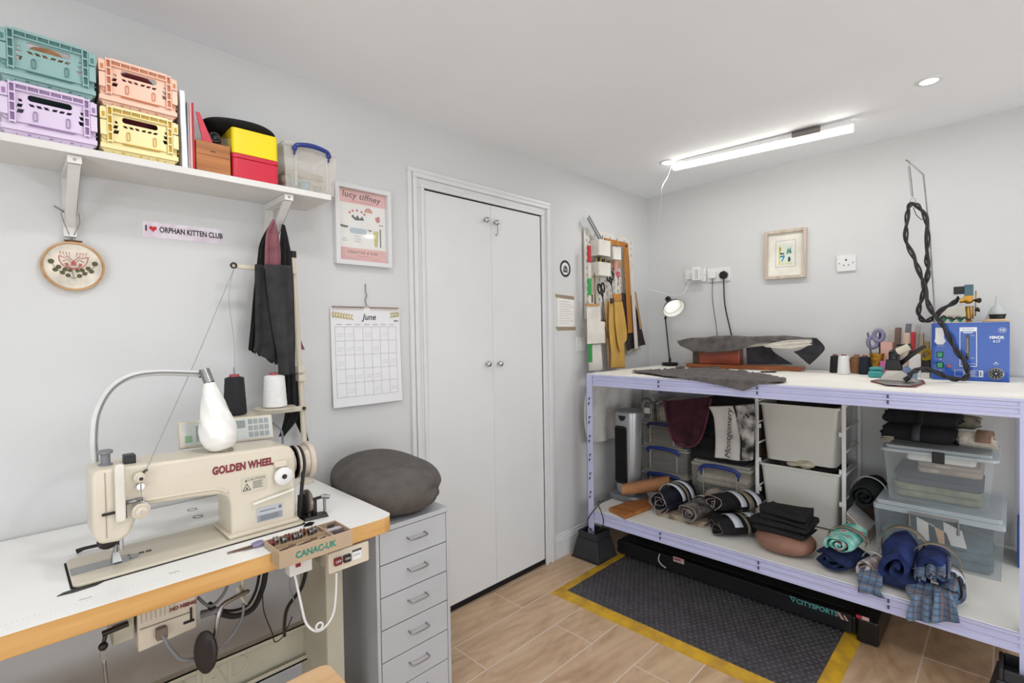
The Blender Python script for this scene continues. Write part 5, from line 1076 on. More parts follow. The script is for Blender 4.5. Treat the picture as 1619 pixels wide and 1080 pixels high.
# sleeve board (wooden base, orange block, padded top) with grey cloth draped on it
M_or = pm('varnished_orange_wood', '#a0482a', .35, 0, .12, 12, col2='#7c3119', coat=.3, stretch=(1, .25, 1)); M_or2 = pm('varnished_base_wood', '#a8602f', .35, 0, .1, 10, col2='#7f4120', coat=.3, stretch=(1, .25, 1))
sbd = thing('sleeve_board', (3.13, 1.16, Z), 'orange varnished wooden sleeve ironing board on the bench', 'ironing board')
xb = 3.085
m = MB(); m.box((xb, .824, Z), (xb + .105, 1.487, Z + .026)); m.build('base_plank', M_or2, sbd, bevel=.006, seg=3)
m = MB(); m.box((xb + .012, 1.155, Z + .026), (xb + .080, 1.405, Z + .120)); m.build('support_block', M_or, sbd, bevel=.004)
m = MB(); m.box((xb + .010, 1.405, Z + .026), (xb + .082, 1.445, Z + .118)); m.build('end_block', pm('dark_varnish', '#4a3a30', .45), sbd, bevel=.003)
m = MB(); m.prism(rrect(0, 0, 1, 1, .3), 0, 1) if False else m.hexa([(xb - .005, .83, Z + .150), (xb + .095, .83, Z + .150), (xb + .105, 1.50, Z + .120), (xb - .015, 1.50, Z + .120), (xb - .005, .83, Z + .172), (xb + .095, .83, Z + .172), (xb + .105, 1.50, Z + .150), (xb - .015, 1.50, Z + .150)]); m.build('padded_top', fabric('cream_pad', '#d8d2c6', '#c4bcae'), sbd, bevel=.010, seg=3)
Bx = lambda a, b, x: at(a, b, 0, x)
M_gw = fabric('grey_herringbone', '#6f6a67', '#57524f', sc=500, bump=.5); M_gd = fabric('dark_grey_cloth', '#39373b', '#29282b')
topL = [(1077, 540), (1100, 535), (1140, 533), (1190, 533), (1230, 533), (1262, 533), (1290, 536)]
botL = [(1076, 547), (1095, 555), (1130, 558), (1165, 554), (1192, 545), (1228, 537), (1286, 538)]
def drape(u, v):
    t = lerp_poly([Bx(a, b, 3.18) for a, b in topL], u); b_ = lerp_poly([Bx(a, b, 3.045) for a, b in botL], u)
    t = Vector((3.20, t.y, t.z)); mid = Vector((3.055, b_.y + (t.y - b_.y) * .4, max(t.z, b_.z) + .002 + .0))
    p = t.lerp(mid, v / .45) if v < .45 else mid.lerp(b_, (v - .45) / .55)
    return p + Vector((-.006 * sin(v * pi), 0, .004 * nz((p.x * 12, p.y * 12, v * 3)) + .003 * sin(u * 20)))
m = MB(); m.grid(drape, 60, 18, .004); tag(m.build('draped_cloth', M_gw, smooth=True), 'grey wool cloth draped over top of the sleeve board', 'cloth')
def flat_cloth(polys, name, mat, lab, x=(3.07, 3.06), **k):
    o = sheet([Bx(a, b, x[0]) for a, b in polys[0]], [Bx(a, b, x[1]) for a, b in polys[1]], (-1, 0, 0), **k); return tag(o.build(name, mat, smooth=True), lab, 'cloth')
flat_cloth((([1180, 550], [1181, 560], [1182, 576]), ([1218, 546], [1225, 558], [1253, 576])), 'cloth_flap', M_gd, 'dark triangular cloth flap hanging behind the sleeve board middle', x=(3.10, 3.12), amp=.003)
flat_cloth((([1286, 534], [1280, 545], [1266, 553], [1255, 556]), ([1293, 536], [1304, 550], [1296, 562], [1280, 577])), 'cloth_flap', M_gd, 'dark cloth corner hanging off the right end of sleeve board', x=(3.04, 3.02), amp=.002)
flat_cloth((([1205, 546], [1245, 538], [1284, 537]), ([1212, 549], [1250, 552], [1284, 546])), 'lining_edge', MATS['cream_pad'], 'frayed cream padding showing beneath the draped grey cloth', x=(3.035, 3.035), amp=.003)
# grey cloth lying over the front edge of the bench
def gc(u, v):
    A = [(1000, 587), (1030, 586), (1075, 584), (1120, 582), (1165, 588), (1205, 592), (1243, 600)]; B = [(1000, 588), (1040, 594), (1090, 601), (1130, 609), (1168, 617), (1176, 619), (1200, 609), (1243, 604)]
    a_ = lerp_poly([Vector((p[0], p[1], 0)) for p in A], u); b_ = lerp_poly([Vector((p[0], p[1], 0)) for p in B], u); q_ = a_.lerp(b_, v)
    p = at(q_.x, q_.y, 2, Z + .005)
    if v > .96 or v < .04: q_ = q_ + Vector((2.2 * nz((u * 37, v, 3)), 2.2 * nz((u * 55, v, 8)) * (1 if v < .5 else .6), 0)); p = at(q_.x, q_.y, 2, Z + .005)
    if p.x < XB - .012: p = at(q_.x, q_.y, 0, XB - .014)
    return p + Vector((0, 0, .0035 + .003 * nz((p.x * 20, p.y * 14, 0))))
m = MB(); m.grid(gc, 70, 24, .0035); tag(m.build('cloth_remnant', M_gw, smooth=True), 'grey herringbone cloth piece lying over the front edge of the bench', 'cloth')
for i, (a, b) in enumerate(((1076, 582), (1131, 583), (1172, 589))):
    p = at(a, b + 2, 2, Z); tag(blob((p.x, p.y, Z + .011), .05, .022, .010, n=20, m=10, pw=2, lump=.006, ls=30, seed=i).build('cloth_crumple', M_gw, smooth=True), ('small peaked fold at left', 'small peaked fold in the middle', 'small peaked fold at right')[i] + ' of the grey cloth on the bench', 'cloth')
sc2 = thing('scissors', (2.95, .93, Z), 'small gold and black scissors lying before the sleeve board', 'scissors')
for s in (0, 1):
    c = at(1209 + 12 * s, 588, 2, Z + .004); m = MB(); m.tube([c + Vector((.022 * cos(t), .017 * sin(t), 0)) for t in [2 * pi * k / 16 for k in range(16)]], .0035, 6, closed=True); m.build('handle', M_black, sc2, smooth=True)
m = MB(); m.cyl(at(1224, 587, 2, Z + .004), at(1252, 586, 2, Z + .003), .002, n=6); m.build('blade', M_steel, sc2); m = MB(); c = at(1212, 585, 2, Z + .012); m.ball(c, .006, 8); m.build('screw', pm('gold_metal', '#b98f3a', .3, .8), sc2)
# thread cones
def cone_at(px, x, mat, lab, h=.085, r=.026, grp=None):
    p = at(px, 590, 0, x); thread_cone((p.x, p.y, Z), r, r * .82, h, mat, lab, cone='#8f5a50', grp=grp)
cone_at(1320.5, 3.11, M_thk, 'black thread cone behind the white cone on the bench', .092)
cone_at(1334, 3.02, M_thw, 'white thread cone on bench before the black one', .096, .028)
cone_at(1354.5, 3.12, pm('tan_thread', '#8c6443', .8, 0, .05, 60, .3, 300), 'tan brown thread cone on the bench beside the navy one', .092, .0275)
cone_at(1367.5, 3.07, pm('navy_thread', '#1d1f2e', .8, 0, .05, 60, .3, 300), 'navy black thread cone on the bench, right of the tan one', .092, .0275)
cone_at(1347, 3.19, pm('rust_thread', '#8f4b2c', .8, 0, .05, 60, .3, 300), 'rust coloured thread cone mostly hidden behind the tan cone', .072, .022)
# pots with tools
def at_x(px, py, x): return at(px, py, 0, x)
p = at_x(1386.5, 580, 3.07)
gp = thing('pencil_pot', (p.x, p.y, Z), 'gold patterned pot holding lilac scissors and pens', 'pot')
m = MB(TR(p.x, p.y, Z)); m.lathe([(.026, 0), (.028, .003), (.024, .035), (.025, .07), (.032, .108), (.030, .108), (.024, .07), (.023, .01), (.001, .008)], n=28, caps=False); m.build('pot', pm('gold_leaf', '#b5852e', .3, .6, .15, 40, .6, 90, col2='#7a5417'), gp, smooth='auto')
sc3 = thing('lilac_scissors', (p.x, p.y, Z + .02), 'lilac handled scissors standing upright in the gold pot', 'scissors')
M_lh = pm('lilac_plastic', '#857c9c', .4)
for (a, b, r) in ((1380, 541, 8), (1389, 531, 7)):
    c = at_x(a, b, 3.12); m = MB(); m.tube([c + Vector((.004 * sin(t), .020 * cos(t), .028 * sin(t))) for t in [2 * pi * k / 18 for k in range(18)]], .0100, 8, closed=True); m.build('handle', M_lh, sc3, smooth=True)
m = MB(); m.box((p.x - .002, p.y - .006, Z + .01), (p.x + .002, p.y + .006, Z + .11)); m.build('blades', M_steel, sc3)
for i, (a, b, c, lab) in enumerate(((1372, 527, '#55505f', 'dark grey pen leaning left in the gold pot'), (1391, 527, '#23232a', 'black pen standing behind the lilac scissors'), (1375, 547, '#33292a', 'short dark pen at left in the gold pot'))):
    e = at_x(a, b, 3.13); m = MB(); m.cyl((p.x, p.y + (.010 if i != 1 else -.012), Z + .012), e, .0042, n=10); m.ball(e, .0045, 8); tag(m.build('pen', pm('pen' + c, c, .4), smooth='auto'), lab, 'pen')
def block(px0, px1, py0, py1, x, dep, name, mat, lab, cat, tilt=0, bev=.002, zb=None):
    a = at_x(px0, py1, x); b = at_x(px1, py0, x); zt_ = at_x((px0 + px1) / 2, py0, x).z; z0_ = Z if zb is None else zb
    m = MB(); m.hexa([(x, a.y, z0_), (x, b.y, z0_), (x + dep, b.y, z0_), (x + dep, a.y, z0_), (x, a.y + tilt, zt_), (x, b.y + tilt, zt_), (x + dep, b.y + tilt, zt_), (x + dep, a.y + tilt, zt_)])
    return tag(m.build(name, mat, bevel=bev), lab, cat)
block(1392, 1411, 541, 580, 3.09, .05, 'pen_holder', pm('pink_matt', '#d6a698', .5), 'pale pink square holder behind the teal case', 'holder')
block(1391, 1404, 571, 588, 3.03, .05, 'sticky_notes', pm('magenta_card', '#b96590', .5), 'small magenta block in front of the pink holder', 'notes')
block(1403, 1413, 519, 545, 3.17, .03, 'spool_box', pm('greige_card', '#c9c0b4', .7), 'beige card box tall behind the pink holder', 'box', tilt=-.006)
block(1411, 1420, 518, 560, 3.15, .02, 'brown_file', pm('brown_greige', '#7a6458', .7), 'narrow brown file right of beige card box', 'file', tilt=-.012)
block(1424, 1433, 512, 560, 3.12, .012, 'angled_ruler', pm('grey_plastic_ruler', '#6f6f74', .4), 'dark grey wide-headed tool leaning beside the red marker', 'tool', tilt=-.02)
block(1427, 1439, 526, 548, 3.10, .010, 'booklet', pm('striped_booklet', '#c3a58f', .6, col2='#d9c9b6', stretch=(1, 8, .3)), 'striped pink and cream booklet behind the iron', 'booklet')
block(1437, 1444, 525, 545, 3.08, .012, 'marker_pen', pm('red_marker', '#bf2230', .4), 'red marker standing behind the iron handle', 'marker', tilt=-.008)
block(1444, 1452, 514, 560, 3.13, .01, 'clear_ruler', pm('clear_pinkish', '#c9bdb4', .25, alpha=.7), 'clear ruler with pinkish end right of red marker', 'ruler', tilt=-.008)
block(1452, 1460, 527, 575, 3.13, .03, 'cream_box', pm('cream_carton', '#cdbf9c', .7), 'cream carton behind the iron cable', 'box')
block(1459, 1469, 540, 585, 3.14, .03, 'yellow_carton', pm('straw_carton', '#d2b377', .7), 'straw yellow carton left of the blue machine', 'box')
block(1437, 1456, 560, 592, 3.02, .05, 'white_pot', pm('white_tub', '#dedad3', .5), 'white tub behind the iron', 'tub')
block(1455, 1470, 590, 599, 2.98, .05, 'white_packet', pm('white_packet_m', '#dcdcd0', .5), 'small white and pale green packet at foot of blue machine', 'packet')
tape = at_x(1462, 560, 3.06); m = MB(Matrix.Translation(tape) @ Matrix.Rotation(radians(-60), 4, 'Z') @ Matrix.Rotation(radians(90), 4, 'X')); m.lathe([(.017, -.01), (.030, -.01), (.030, .01), (.017, .01), (.017, -.01)], n=28, caps=False); tag(m.build('tape_roll', pm('yellow_tape', '#d3a92f', .4), smooth='auto'), 'roll of yellow tape behind the iron handle', 'tape')
tag(MB().box((3.055, tape.y - .02, Z), (3.10, tape.y + .02, tape.z - .026)).build('dark_tin', pm('dark_tin_m', '#3f352e', .5), bevel=.002), 'dark tin under the yellow tape roll', 'tin')
tc = thing('teal_case', (2.95, .46, Z), 'small rounded teal case on the bench left of iron', 'case')
a_, b_ = at(1374, 597, 2, Z), at(1398, 599, 2, Z)
m = MB(); m.box((2.88, .425, Z), (2.94, .482, Z + .032)); m.build('case_body', pm('teal_plastic', '#3b9a98', .35), tc, bevel=.010, seg=3); m = MB(); m.box((2.89, .428, Z + .033), (2.95, .478, Z + .050)); m.build('lid', MATS['teal_plastic'], tc, bevel=.007, seg=3)
# steam iron on its rest
ir = thing('steam_iron', (2.66, .36, Z + .008), 'black and steel steam iron standing on its maroon rest', 'iron')
rest = [at(a, b, 2, Z) for a, b in ((1376, 604), (1392, 608), (1420, 612), (1448, 613), (1463, 607), (1460, 603), (1430, 601), (1400, 600))]
tag(MB().prism([(p.x, p.y) for p in rest], Z, Z + .007).build('iron_rest', pm('maroon_silicone', '#7c4347', .6), bevel=.002), 'maroon pointed rest mat beneath the steam iron', 'iron rest')
IX = 2.66
def ip(px, py, x=IX): return at(px, py, 0, x)
sole = [at(a, b, 2, Z + .0075) for a, b in ((1385, 603), (1400, 608), (1440, 610), (1457, 606), (1455, 602), (1420, 600.5))]
m = MB(); m.prism([(p.x, p.y) for p in sole], Z + .0075, Z + .012); m.build('soleplate', M_steel, ir)
A = ip(1391, 603); 
m = MB(); B0 = [ip(1389, 604, 2.625), ip(1452, 609, 2.60), ip(1455, 605, 2.70), ip(1396, 602, 2.70)]; B1 = [ip(1402, 585, 2.635), ip(1427, 585, 2.635), ip(1427, 585, 2.685), ip(1402, 585, 2.685)]
for p in B0: p.z = Z + .012
for p in B1: p.z = ip(1415, 585).z
m.hexa([tuple(p) for p in B0] + [tuple(p) for p in B1]); m.build('body', pm('brushed_alloy', '#bdb7ae', .35, .25, .06, 12, stretch=(1, 1, 12)), ir, bevel=.004)
zA = B1[0].z; zC = ip(1415, 568).z
m = MB(); m.hexa([(2.635, ip(1400, 585).y, zA), (2.635, ip(1427, 585).y, zA), (2.685, ip(1427, 585).y, zA), (2.685, ip(1400, 585).y, zA), (2.64, ip(1402, 575).y, zC), (2.64, ip(1423, 575).y, zC), (2.68, ip(1423, 575).y, zC), (2.68, ip(1402, 575).y, zC)]); m.build('shoulder', M_black, ir, bevel=.004)
m = MB(); m.cyl(ip(1412, 574), ip(1412, 558), .016, n=18); m.build('front_post', M_black, ir, smooth='auto')
m = MB(); m.cyl(ip(1411, 561, 2.655), ip(1418, 556, 2.665), .0185, n=20); m.build('handle_collar', M_black, ir, smooth='auto')
m = MB(); m.cyl(ip(1417, 557), ip(1438, 548), .0155, n=20); m.build('handle_grip', pm('ivory_grip', '#d3c9b4', .45), ir, smooth='auto')
m = MB(); m.tube([ip(1418, 546), ip(1440, 545), ip(1441, 553), ip(1436, 566)], .0052, 8); m.build('handle_frame', M_black, ir, smooth=True)
m = MB(); m.tube([ip(1424, 575), ip(1440, 562), ip(1459, 549), ip(1464, 548)], [.009, .009, .008, .006], 12); m.build('rear_lever', M_black, ir, smooth=True)
m = MB(); m.hexa([tuple(ip(1427, 586, 2.63)), tuple(ip(1441, 602, 2.62)), tuple(ip(1450, 602, 2.68)), tuple(ip(1434, 583, 2.69)), tuple(ip(1428, 580, 2.63)), tuple(ip(1443, 590, 2.62)), tuple(ip(1451, 592, 2.68)), tuple(ip(1434, 578, 2.69))]); m.build('water_gauge', pm('blue_clear', '#7f97b8', .25, alpha=.8), ir)
m = MB(); m.cyl(ip(1430, 601, 2.60), ip(1438, 596, 2.60), .009, n=12); m.build('hose_nozzle', M_black, ir, smooth='auto')
M_hose = pm('black_braided_hose', '#201e1f', .7, 0, .2, 200, .4, 300, col2='#3a3536')
def twisted(pts, r, rr, turns, lab, name, y=None):
    P = spl(pts, 12); m = MB(); N_ = len(P)
    for s in (0, 1):
        Q_ = []
        for i, p in enumerate(P):
            t = (P[min(i + 1, N_ - 1)] - P[max(i - 1, 0)]).normalized(); a_ = Vector((1, 0, 0)); u1 = t.cross(a_).normalized(); u2 = t.cross(u1); th = turns * 2 * pi * i / N_ + s * pi
            Q_.append(p + (u1 * cos(th) + u2 * sin(th)) * rr)
        m.tube(Q_, r if s == 0 else r * .6, 8)
    return tag(m.build(name, M_hose, smooth=True), lab, 'hose')
HX = 2.86
hp = [(1438, 594, 2.60), (1447, 586, 2.62), (1460, 584, 2.68), (1480, 588, 2.74), (1500, 598, 2.80), (1519, 600, 2.83), (1530, 592, 2.84), (1527, 575, 2.85), (1512, 555, 2.86), (1500, 530, 2.88), (1487, 510, 2.9), (1472, 489, 2.94), (1463, 462, 2.96), (1456, 435, 2.98), (1446, 410, 2.99), (1434, 385, 3.0), (1433, 360, 3.0), (1435, 335, 3.0), (1441, 323, 3.0), (1452, 326, 3.0), (1463, 345, 3.0), (1467, 375, 3.0), (1465, 410, 3.0), (1468, 430, 3.0), (1462, 455, 3.0), (1455, 480, 3.0), (1453, 498, 3.0), (1461, 508, 3.02), (1474, 503, 3.04), (1490, 490, 3.06), (1508, 478, 3.07), (1516, 472, 3.07)]
twisted([at(a, b, 0, c) for a, b, c in hp], .0068, .0060, 14, 'black twisted steam hose looping from blue machine up to the hook and down to iron', 'steam_hose')
# blue steam generator
sg = thing('steam_generator', (3.0, .126, Z), 'blue metal steam generator box with white markings on the bench', 'steam generator')
M_blue = pm('blue_enamel', '#144ea8', .35, 0, .03, 3, coat=.3); bx = 2.935; y0, y1, zt = .002, .252, Z + .252
m = MB(); m.box((bx, y0, Z), (3.20, y1, zt)); m.build('casing', M_blue, sg, bevel=.003)
m = MB(); m.box((bx + .004, y0 + .002, zt), (3.198, y1 - .002, zt + .0015)); m.build('top_plate', pm('pale_top_plate', '#c9cbcc', .4, .3), sg)
FB = FR(bx, y1, Z)                                   # u to the right, v up from the box's lower left corner
def fb(poly, name, mat, w0=0, w1=.0006): m = MB(FB); m.prism(poly, w0, w1); return m.build(name, mat, sg)
M_wh = pm('white_print', '#e3e8ee', .5)
m = MB(FB); m.mesh_in(curve_mesh([R4(.094, .062, .150, .232), R4(.0965, .0645, .1475, .2295)], .0006), Matrix.Translation((0, 0, .0004))); m.build('gauge_outline', M_wh, sg)
fb(R4(.094, .214, .150, .232), 'gauge_header', M_wh); fb(R4(.106, .207, .137, .211), 'gauge_line', M_wh)
fb(rrect(.115, .092, .126, .200, .005), 'sight_glass', pm('sight_black', '#171312', .15), 0, .002); fb(rrect(.1175, .12, .1215, .185, .002), 'water_tube', pm('water_tube_m', '#8a7a68', .2), .002, .003)
letters('ACQUA', FB @ Matrix.Translation((.122, .223, .0007)), .011, pm('grey_print', '#9aa5b5', .6), sg, depth=.0003)
letters('MINOR', FB @ Matrix.Translation((.211, .187, .0005)), .016, M_wh, sg, depth=.0006, bold=.0008, sx=.85); letters('6 LT', FB @ Matrix.Translation((.211, .171, .0005)), .013, M_wh, sg, depth=.0006, bold=.0006, sx=.9)
letters('CE', FB @ Matrix.Translation((.228, .218, .0005)), .013, M_wh, sg, depth=.0006, bold=.0004); m = MB(FB); m.mesh_in(curve_mesh([circ(.228, .218, .0125, 24, .011), circ(.228, .218, .0115, 24, .010)], .0005), Matrix.Translation((0, 0, .0004))); m.build('mark_ring', M_wh, sg)
letters('MAX', FB @ Matrix.Translation((.136, .196, .0005)), .006, M_wh, sg, depth=.0005); letters('MIN', FB @ Matrix.Translation((.136, .098, .0005)), .006, M_wh, sg, depth=.0005); letters('MADE IN ITALY', FB @ Matrix.Translation((.124, .074, .0005)), .0065, M_wh, sg, depth=.0005)
for v in (.112, .066):
    fb(rrect(.017, v - .014, .040, v + .012, .002), 'switch_frame', M_black, 0, .002); fb(rrect(.020, v - .011, .037, v + .009, .001), 'green_rocker', pm('green_rocker_m', '#2fa56b', .35), .002, .005)
letters('OFF ON', FB @ Matrix.Translation((.030, .151, .0005)), .007, M_wh, sg, depth=.0005); letters('ON', FB @ Matrix.Translation((.030, .091, .0005)), .006, M_wh, sg, depth=.0005); letters('OFF', FB @ Matrix.Translation((.030, .041, .0005)), .006, M_wh, sg, depth=.0005)
m = MB(FB @ Matrix.Translation((.058, .062, 0))); m.lathe([(.0065, 0), (.0065, .003), (.004, .005), (.001, .0055)], n=16); m.build('pilot_light', pm('orange_lens', '#d8563c', .3), sg, smooth='auto')
m = MB(FB); m.prism([(.011, .170), (.020, .157), (.040, .157), (.049, .172), (.043, .186), (.043, .232), (.014, .232), (.014, .188)], 0, .018); m.build('socket_plug', M_white, sg, bevel=.002)
g = MB(FB @ Matrix.Translation((.209, .035, 0))); g.lathe([(.025, 0), (.025, .006), (.0215, .008), (.0005, .008)], n=36); gg = g.build('temperature_gauge', pm('gauge_rim', '#8f8a88', .3, .7), sg, smooth='auto')
g = MB(FB @ Matrix.Translation((.209, .035, 0))); g.lathe([(.0205, .0082), (.0205, .0086), (.0005, .0086)], n=36); g.build('gauge_face', pm('gauge_black', '#25211f', .4), gg)
g = MB(FB @ Matrix.Translation((.209, .035, 0)))
for k in range(10): a_ = 2 * pi * k / 10; g.cyl((.013 * cos(a_), .013 * sin(a_), .0088), (.018 * cos(a_), .018 * sin(a_), .0088), .0009, n=5)
g.build('gauge_marks', M_wh, gg); g = MB(FB @ Matrix.Translation((.209, .035, 0))); g.ball((0, 0, .009), .004, 10); g.build('gauge_hub', M_chrome, gg, smooth=True)
m = MB(FB); m.mesh_in(curve_mesh([circ(.209, .076, .008, 20, .005), circ(.209, .076, .007, 20, .004)], .0005), Matrix.Translation((0, 0, .0004))); m.prism([(.206, .078), (.212, .078), (.209, .086)], 0, .0006); m.build('steam_symbol', M_wh, sg)
m = MB(FB); m.mesh_in(curve_mesh([R4(.078, .018, .170, .046), R4(.079, .019, .169, .045)], .0005), Matrix.Translation((0, 0, .0004)))
for k in range(4): m.box((.105, .022 + k * .006, 0), (.150 - 6e-3 * (k % 2), .0238 + k * .006, .0006))
m.build('warning_print', M_wh, sg); fb(R4(.156, .018, .168, .046), 'warning_tag', M_wh, 0, .0009); fb(rrect(.1605, .023, .1635, .041, .001), 'warning_mark', M_dark, .0009, .0013)
for (x, y) in ((bx + .02, y0 + .02), (bx + .02, y1 - .02)): pass
# valve and fittings on its top
vx = 3.06
def vp(px, py, x=vx): return at(px, py, 0, x)
M_brass = pm('brass', '#b78a3c', .3, .85, .15, 20)
vv = thing('solenoid_valve', (vx, .13, zt), 'brass solenoid valve with teal coil and black taps on the blue machine', 'valve')
c0 = vp(1532, 502); c0.z = zt + .0016
m = MB(); m.cyl(c0, vp(1530, 484), .009, n=14); m.lathe([(.012, 0), (.012, .01)], Matrix.Translation(c0), 6); m.build('riser_pipe', M_brass, vv, smooth='auto')
c1 = vp(1531, 475); m = MB(); m.ball(c1, .018, 14, (1, 1, .9)); m.cyl(c1 + Vector((0, .012, 0)), vp(1517, 476), .010, n=12); m.box((c1.x - .018, c1.y - .016, c1.z), (c1.x + .018, c1.y + .016, c1.z + .022)); m.build('valve_body', M_brass, vv, smooth='auto')
m = MB(); a_ = vp(1525, 468); b_ = vp(1539, 450); m.box((vx - .022, b_.y, a_.z), (vx + .022, a_.y, b_.z)); m.build('coil', pm('teal_grey', '#4c6c76', .45), vv, bevel=.002)
m = MB(); a_ = vp(1508, 467); b_ = vp(1525, 453); m.box((vx - .020, b_.y + .0005, a_.z + .004), (vx + .020, a_.y, b_.z)); m.build('coil_connector', M_black, vv, bevel=.002)
m = MB(); a_ = vp(1510, 469); m.cyl(a_ + Vector((0, 0, .008)), a_ + Vector((0, 0, -.006)), .006, n=12); m.build('cable_gland', M_white, vv, smooth='auto')
for (a, b, c_, d_) in ((1538, 475, 1552, 475), (1541, 491, 1549, 489)):
    p_, q_ = vp(a, b), vp(c_, d_); m = MB(); m.tube([p_, p_.lerp(q_, .3), p_.lerp(q_, .75), q_], [.003, .006, .013, .006], 14); m.build('tap_handle', M_black, vv, smooth=True)
m = MB(); m.cyl(vp(1538, 504), vp(1538, 484), .0035, n=8); m.cyl(vp(1542, 500), vp(1543, 460), .0025, n=8); m.build('thin_pipe', M_brass, vv, smooth='auto')
m = MB(); m.tube(spl([vp(1508, 477), vp(1500, 483), vp(1488, 494), vp(1484, 500)], 6), .005, 8); m.build('outlet_hose', M_hose, vv, smooth=True)
m = MB(); m.tube(spl([vp(1515, 468), vp(1512, 476), vp(1498, 482)], 6), .0022, 6); m.build('thin_cable', M_black, vv, smooth=True)
pth = spl([vp(1480, 506, 3.0), vp(1492, 502, 3.0), vp(1505, 505, 2.99), vp(1520, 504, 2.99), vp(1534, 506, 2.99)], 8)
tag(MB().tube([p_ + Vector((0, 0, .003 + .004 * sin(i))) for i, p_ in enumerate(pth)], .0042, 8).build('wire_loom', M_hose, smooth=True), 'black and beige wire loom lying on top of blue machine', 'cable')
fm = thing('patterned_box', (3.15, .2, zt), 'white tin with green leaf pattern standing behind the brass valve', 'box')
a_, b_ = at(1487, 500, 0, 3.15), at(1526, 486, 0, 3.15)
m = MB(); m.box((3.15, b_.y, zt + .0016), (3.19, a_.y, b_.z + .004)); m.build('tin', pm('tin_white', '#e0dccd', .5), fm, bevel=.004)
m = MB(FR(3.15, a_.y, zt + .0016)); Wt = a_.y - b_.y
for k in range(3):
    for q in range(4): m.lathe([(.0005, 0), (.0065, 0), (.0055, .0008)], Matrix.Translation((Wt * (.12 + .34 * k) + .006 * cos(q * pi / 2), .016 + .007 * sin(q * pi / 2), 0)), 10)
m.build('green_leaves', pm('leaf_green', '#2f8563', .6), fm)
m = MB(FR(3.15, a_.y, zt + .0016)); m.tube(spl([(Wt * .2, .030, .0004), (Wt * .45, .034, .0004), (Wt * .6, .030, .0004), (Wt * .8, .034, .0004)], 4), .0007, 4); m.build('red_scroll', pm('leaf_red', '#8e3a55', .6), fm)
dp = at(1577, 499, 0, 3.05)
m = MB(TR(dp.x, dp.y, zt + .0148)); m.lathe([(.024, 0), (.029, .020), (.027, .020), (.022, .002), (.001, .002)], n=28, caps=False); tag(m.build('black_dish', M_black, smooth='auto'), 'small black dish on a pale pad on blue machine', 'dish')
tag(MB(TR(dp.x, dp.y + .004, zt + .0018)).lathe([(.042, 0), (.046, .004), (.045, .010), (.03, .0125)], n=30).build('pale_pad', pm('peach_pad', '#d9b998', .7), smooth='auto'), 'pale peach round pad under the small black dish', 'pad')
fn = at(1576, 490, 0, 3.12)
m = MB(TR(fn.x, fn.y, zt + .0018)); hh = at(1574, 468, 0, 3.12).z - zt; m.lathe([(.040, 0), (.041, .010), (.022, hh * .5), (.006, hh * .68), (.004, hh), (.003, hh), (.004, hh * .66), (.020, hh * .5), (.038, .010), (.037, 0)], n=30, caps=False); tag(m.build('funnel', pm('translucent_white', '#dcdfe0', .4, alpha=.55), smooth='auto'), 'upturned translucent white funnel on blue machine behind black dish', 'funnel')
# hose hanger rod with spring
hg = thing('hose_hanger', (3.03, .35, Z), 'thin bent metal hanger rod with spring holding up the hose', 'hanger')
m = MB(); R_ = [at(1479, 600, 0, 3.03), at(1477, 480, 0, 3.03), at(1470, 370, 0, 3.02), at(1460, 276, 0, 3.01), at(1438, 256, 0, 3.0), at(1432, 253, 0, 3.0)]; R_[0].z = Z; m.tube(R_, .0032, 8); m.build('rod', M_steel, hg, smooth=True)
s_a, s_b = at(1437, 264, 0, 3.0), at(1442, 311, 0, 3.0); n_ = 26 * 8; m = MB(); m.tube([s_a.lerp(s_b, i / n_) + Vector((.005 * cos(i * 2 * pi / 8), .005 * sin(i * 2 * pi / 8), 0)) for i in range(n_ + 1)], .0013, 5); m.build('spring', M_steel, hg, smooth=True)
m = MB(); m.tube([at(1436, 256, 0, 3.0), at(1439, 260, 0, 3.0), s_a], .0016, 6); rr_ = at(1443, 318, 0, 3.0); m.tube([rr_ + Vector((0, .010 * cos(t), .015 * sin(t))) for t in [2 * pi * k / 16 for k in range(16)]], .0016, 6, closed=True); m.build('hook', M_steel, hg, smooth=True)
m = MB(); m.tube(spl([at(1444, 328, 0, 3.0), at(1449, 340, 0, 2.99), at(1458, 348, 0, 2.99)], 5), .0016, 6); m.build('cord_tail', M_black, hg, smooth=True)
# ================================================================== on the lower shelf
Z2 = ZS + .0006
def by(px, x): return at(px, 700, 0, x).y
M_silver = pm('silver_plastic', '#a9abad', .32, .5, .03, 6)
ht = thing('tower_heater', (2.67, 1.66, Z2), 'silver and black tower fan heater standing at the left end of the lower shelf', 'heater')
hx_, hy_ = 2.675, 1.665
qh = TR(hx_, hy_, Z2, radians(-3))
def hring(rx, ry, n=36): return [(rx * math.copysign(abs(cos(2 * pi * k / n)) ** .75, cos(2 * pi * k / n)), ry * math.copysign(abs(sin(2 * pi * k / n)) ** .75, sin(2 * pi * k / n))) for k in range(n)]
def loft(M, rings):
    m = MB(M); vs = []; fs = []; n = len(rings[0][0])
    for poly, z, dx in rings: vs += [(x + dx, y, z) for x, y in poly]
    for i in range(len(rings) - 1):
        for k in range(n): fs.append((i * n + k, i * n + (k + 1) % n, (i + 1) * n + (k + 1) % n, (i + 1) * n + k))
    fs.append(tuple(range(n))[::-1]); fs.append(tuple((len(rings) - 1) * n + k for k in range(n))); return m.add(vs, fs)
loft(qh, [(hring(.090, .112), 0, 0), (hring(.094, .116), .012, 0), (hring(.088, .108), .034, 0), (hring(.055, .068), .040, 0)]).build('base', pm('grey_base', '#808184', .4, .3), ht, smooth='auto')
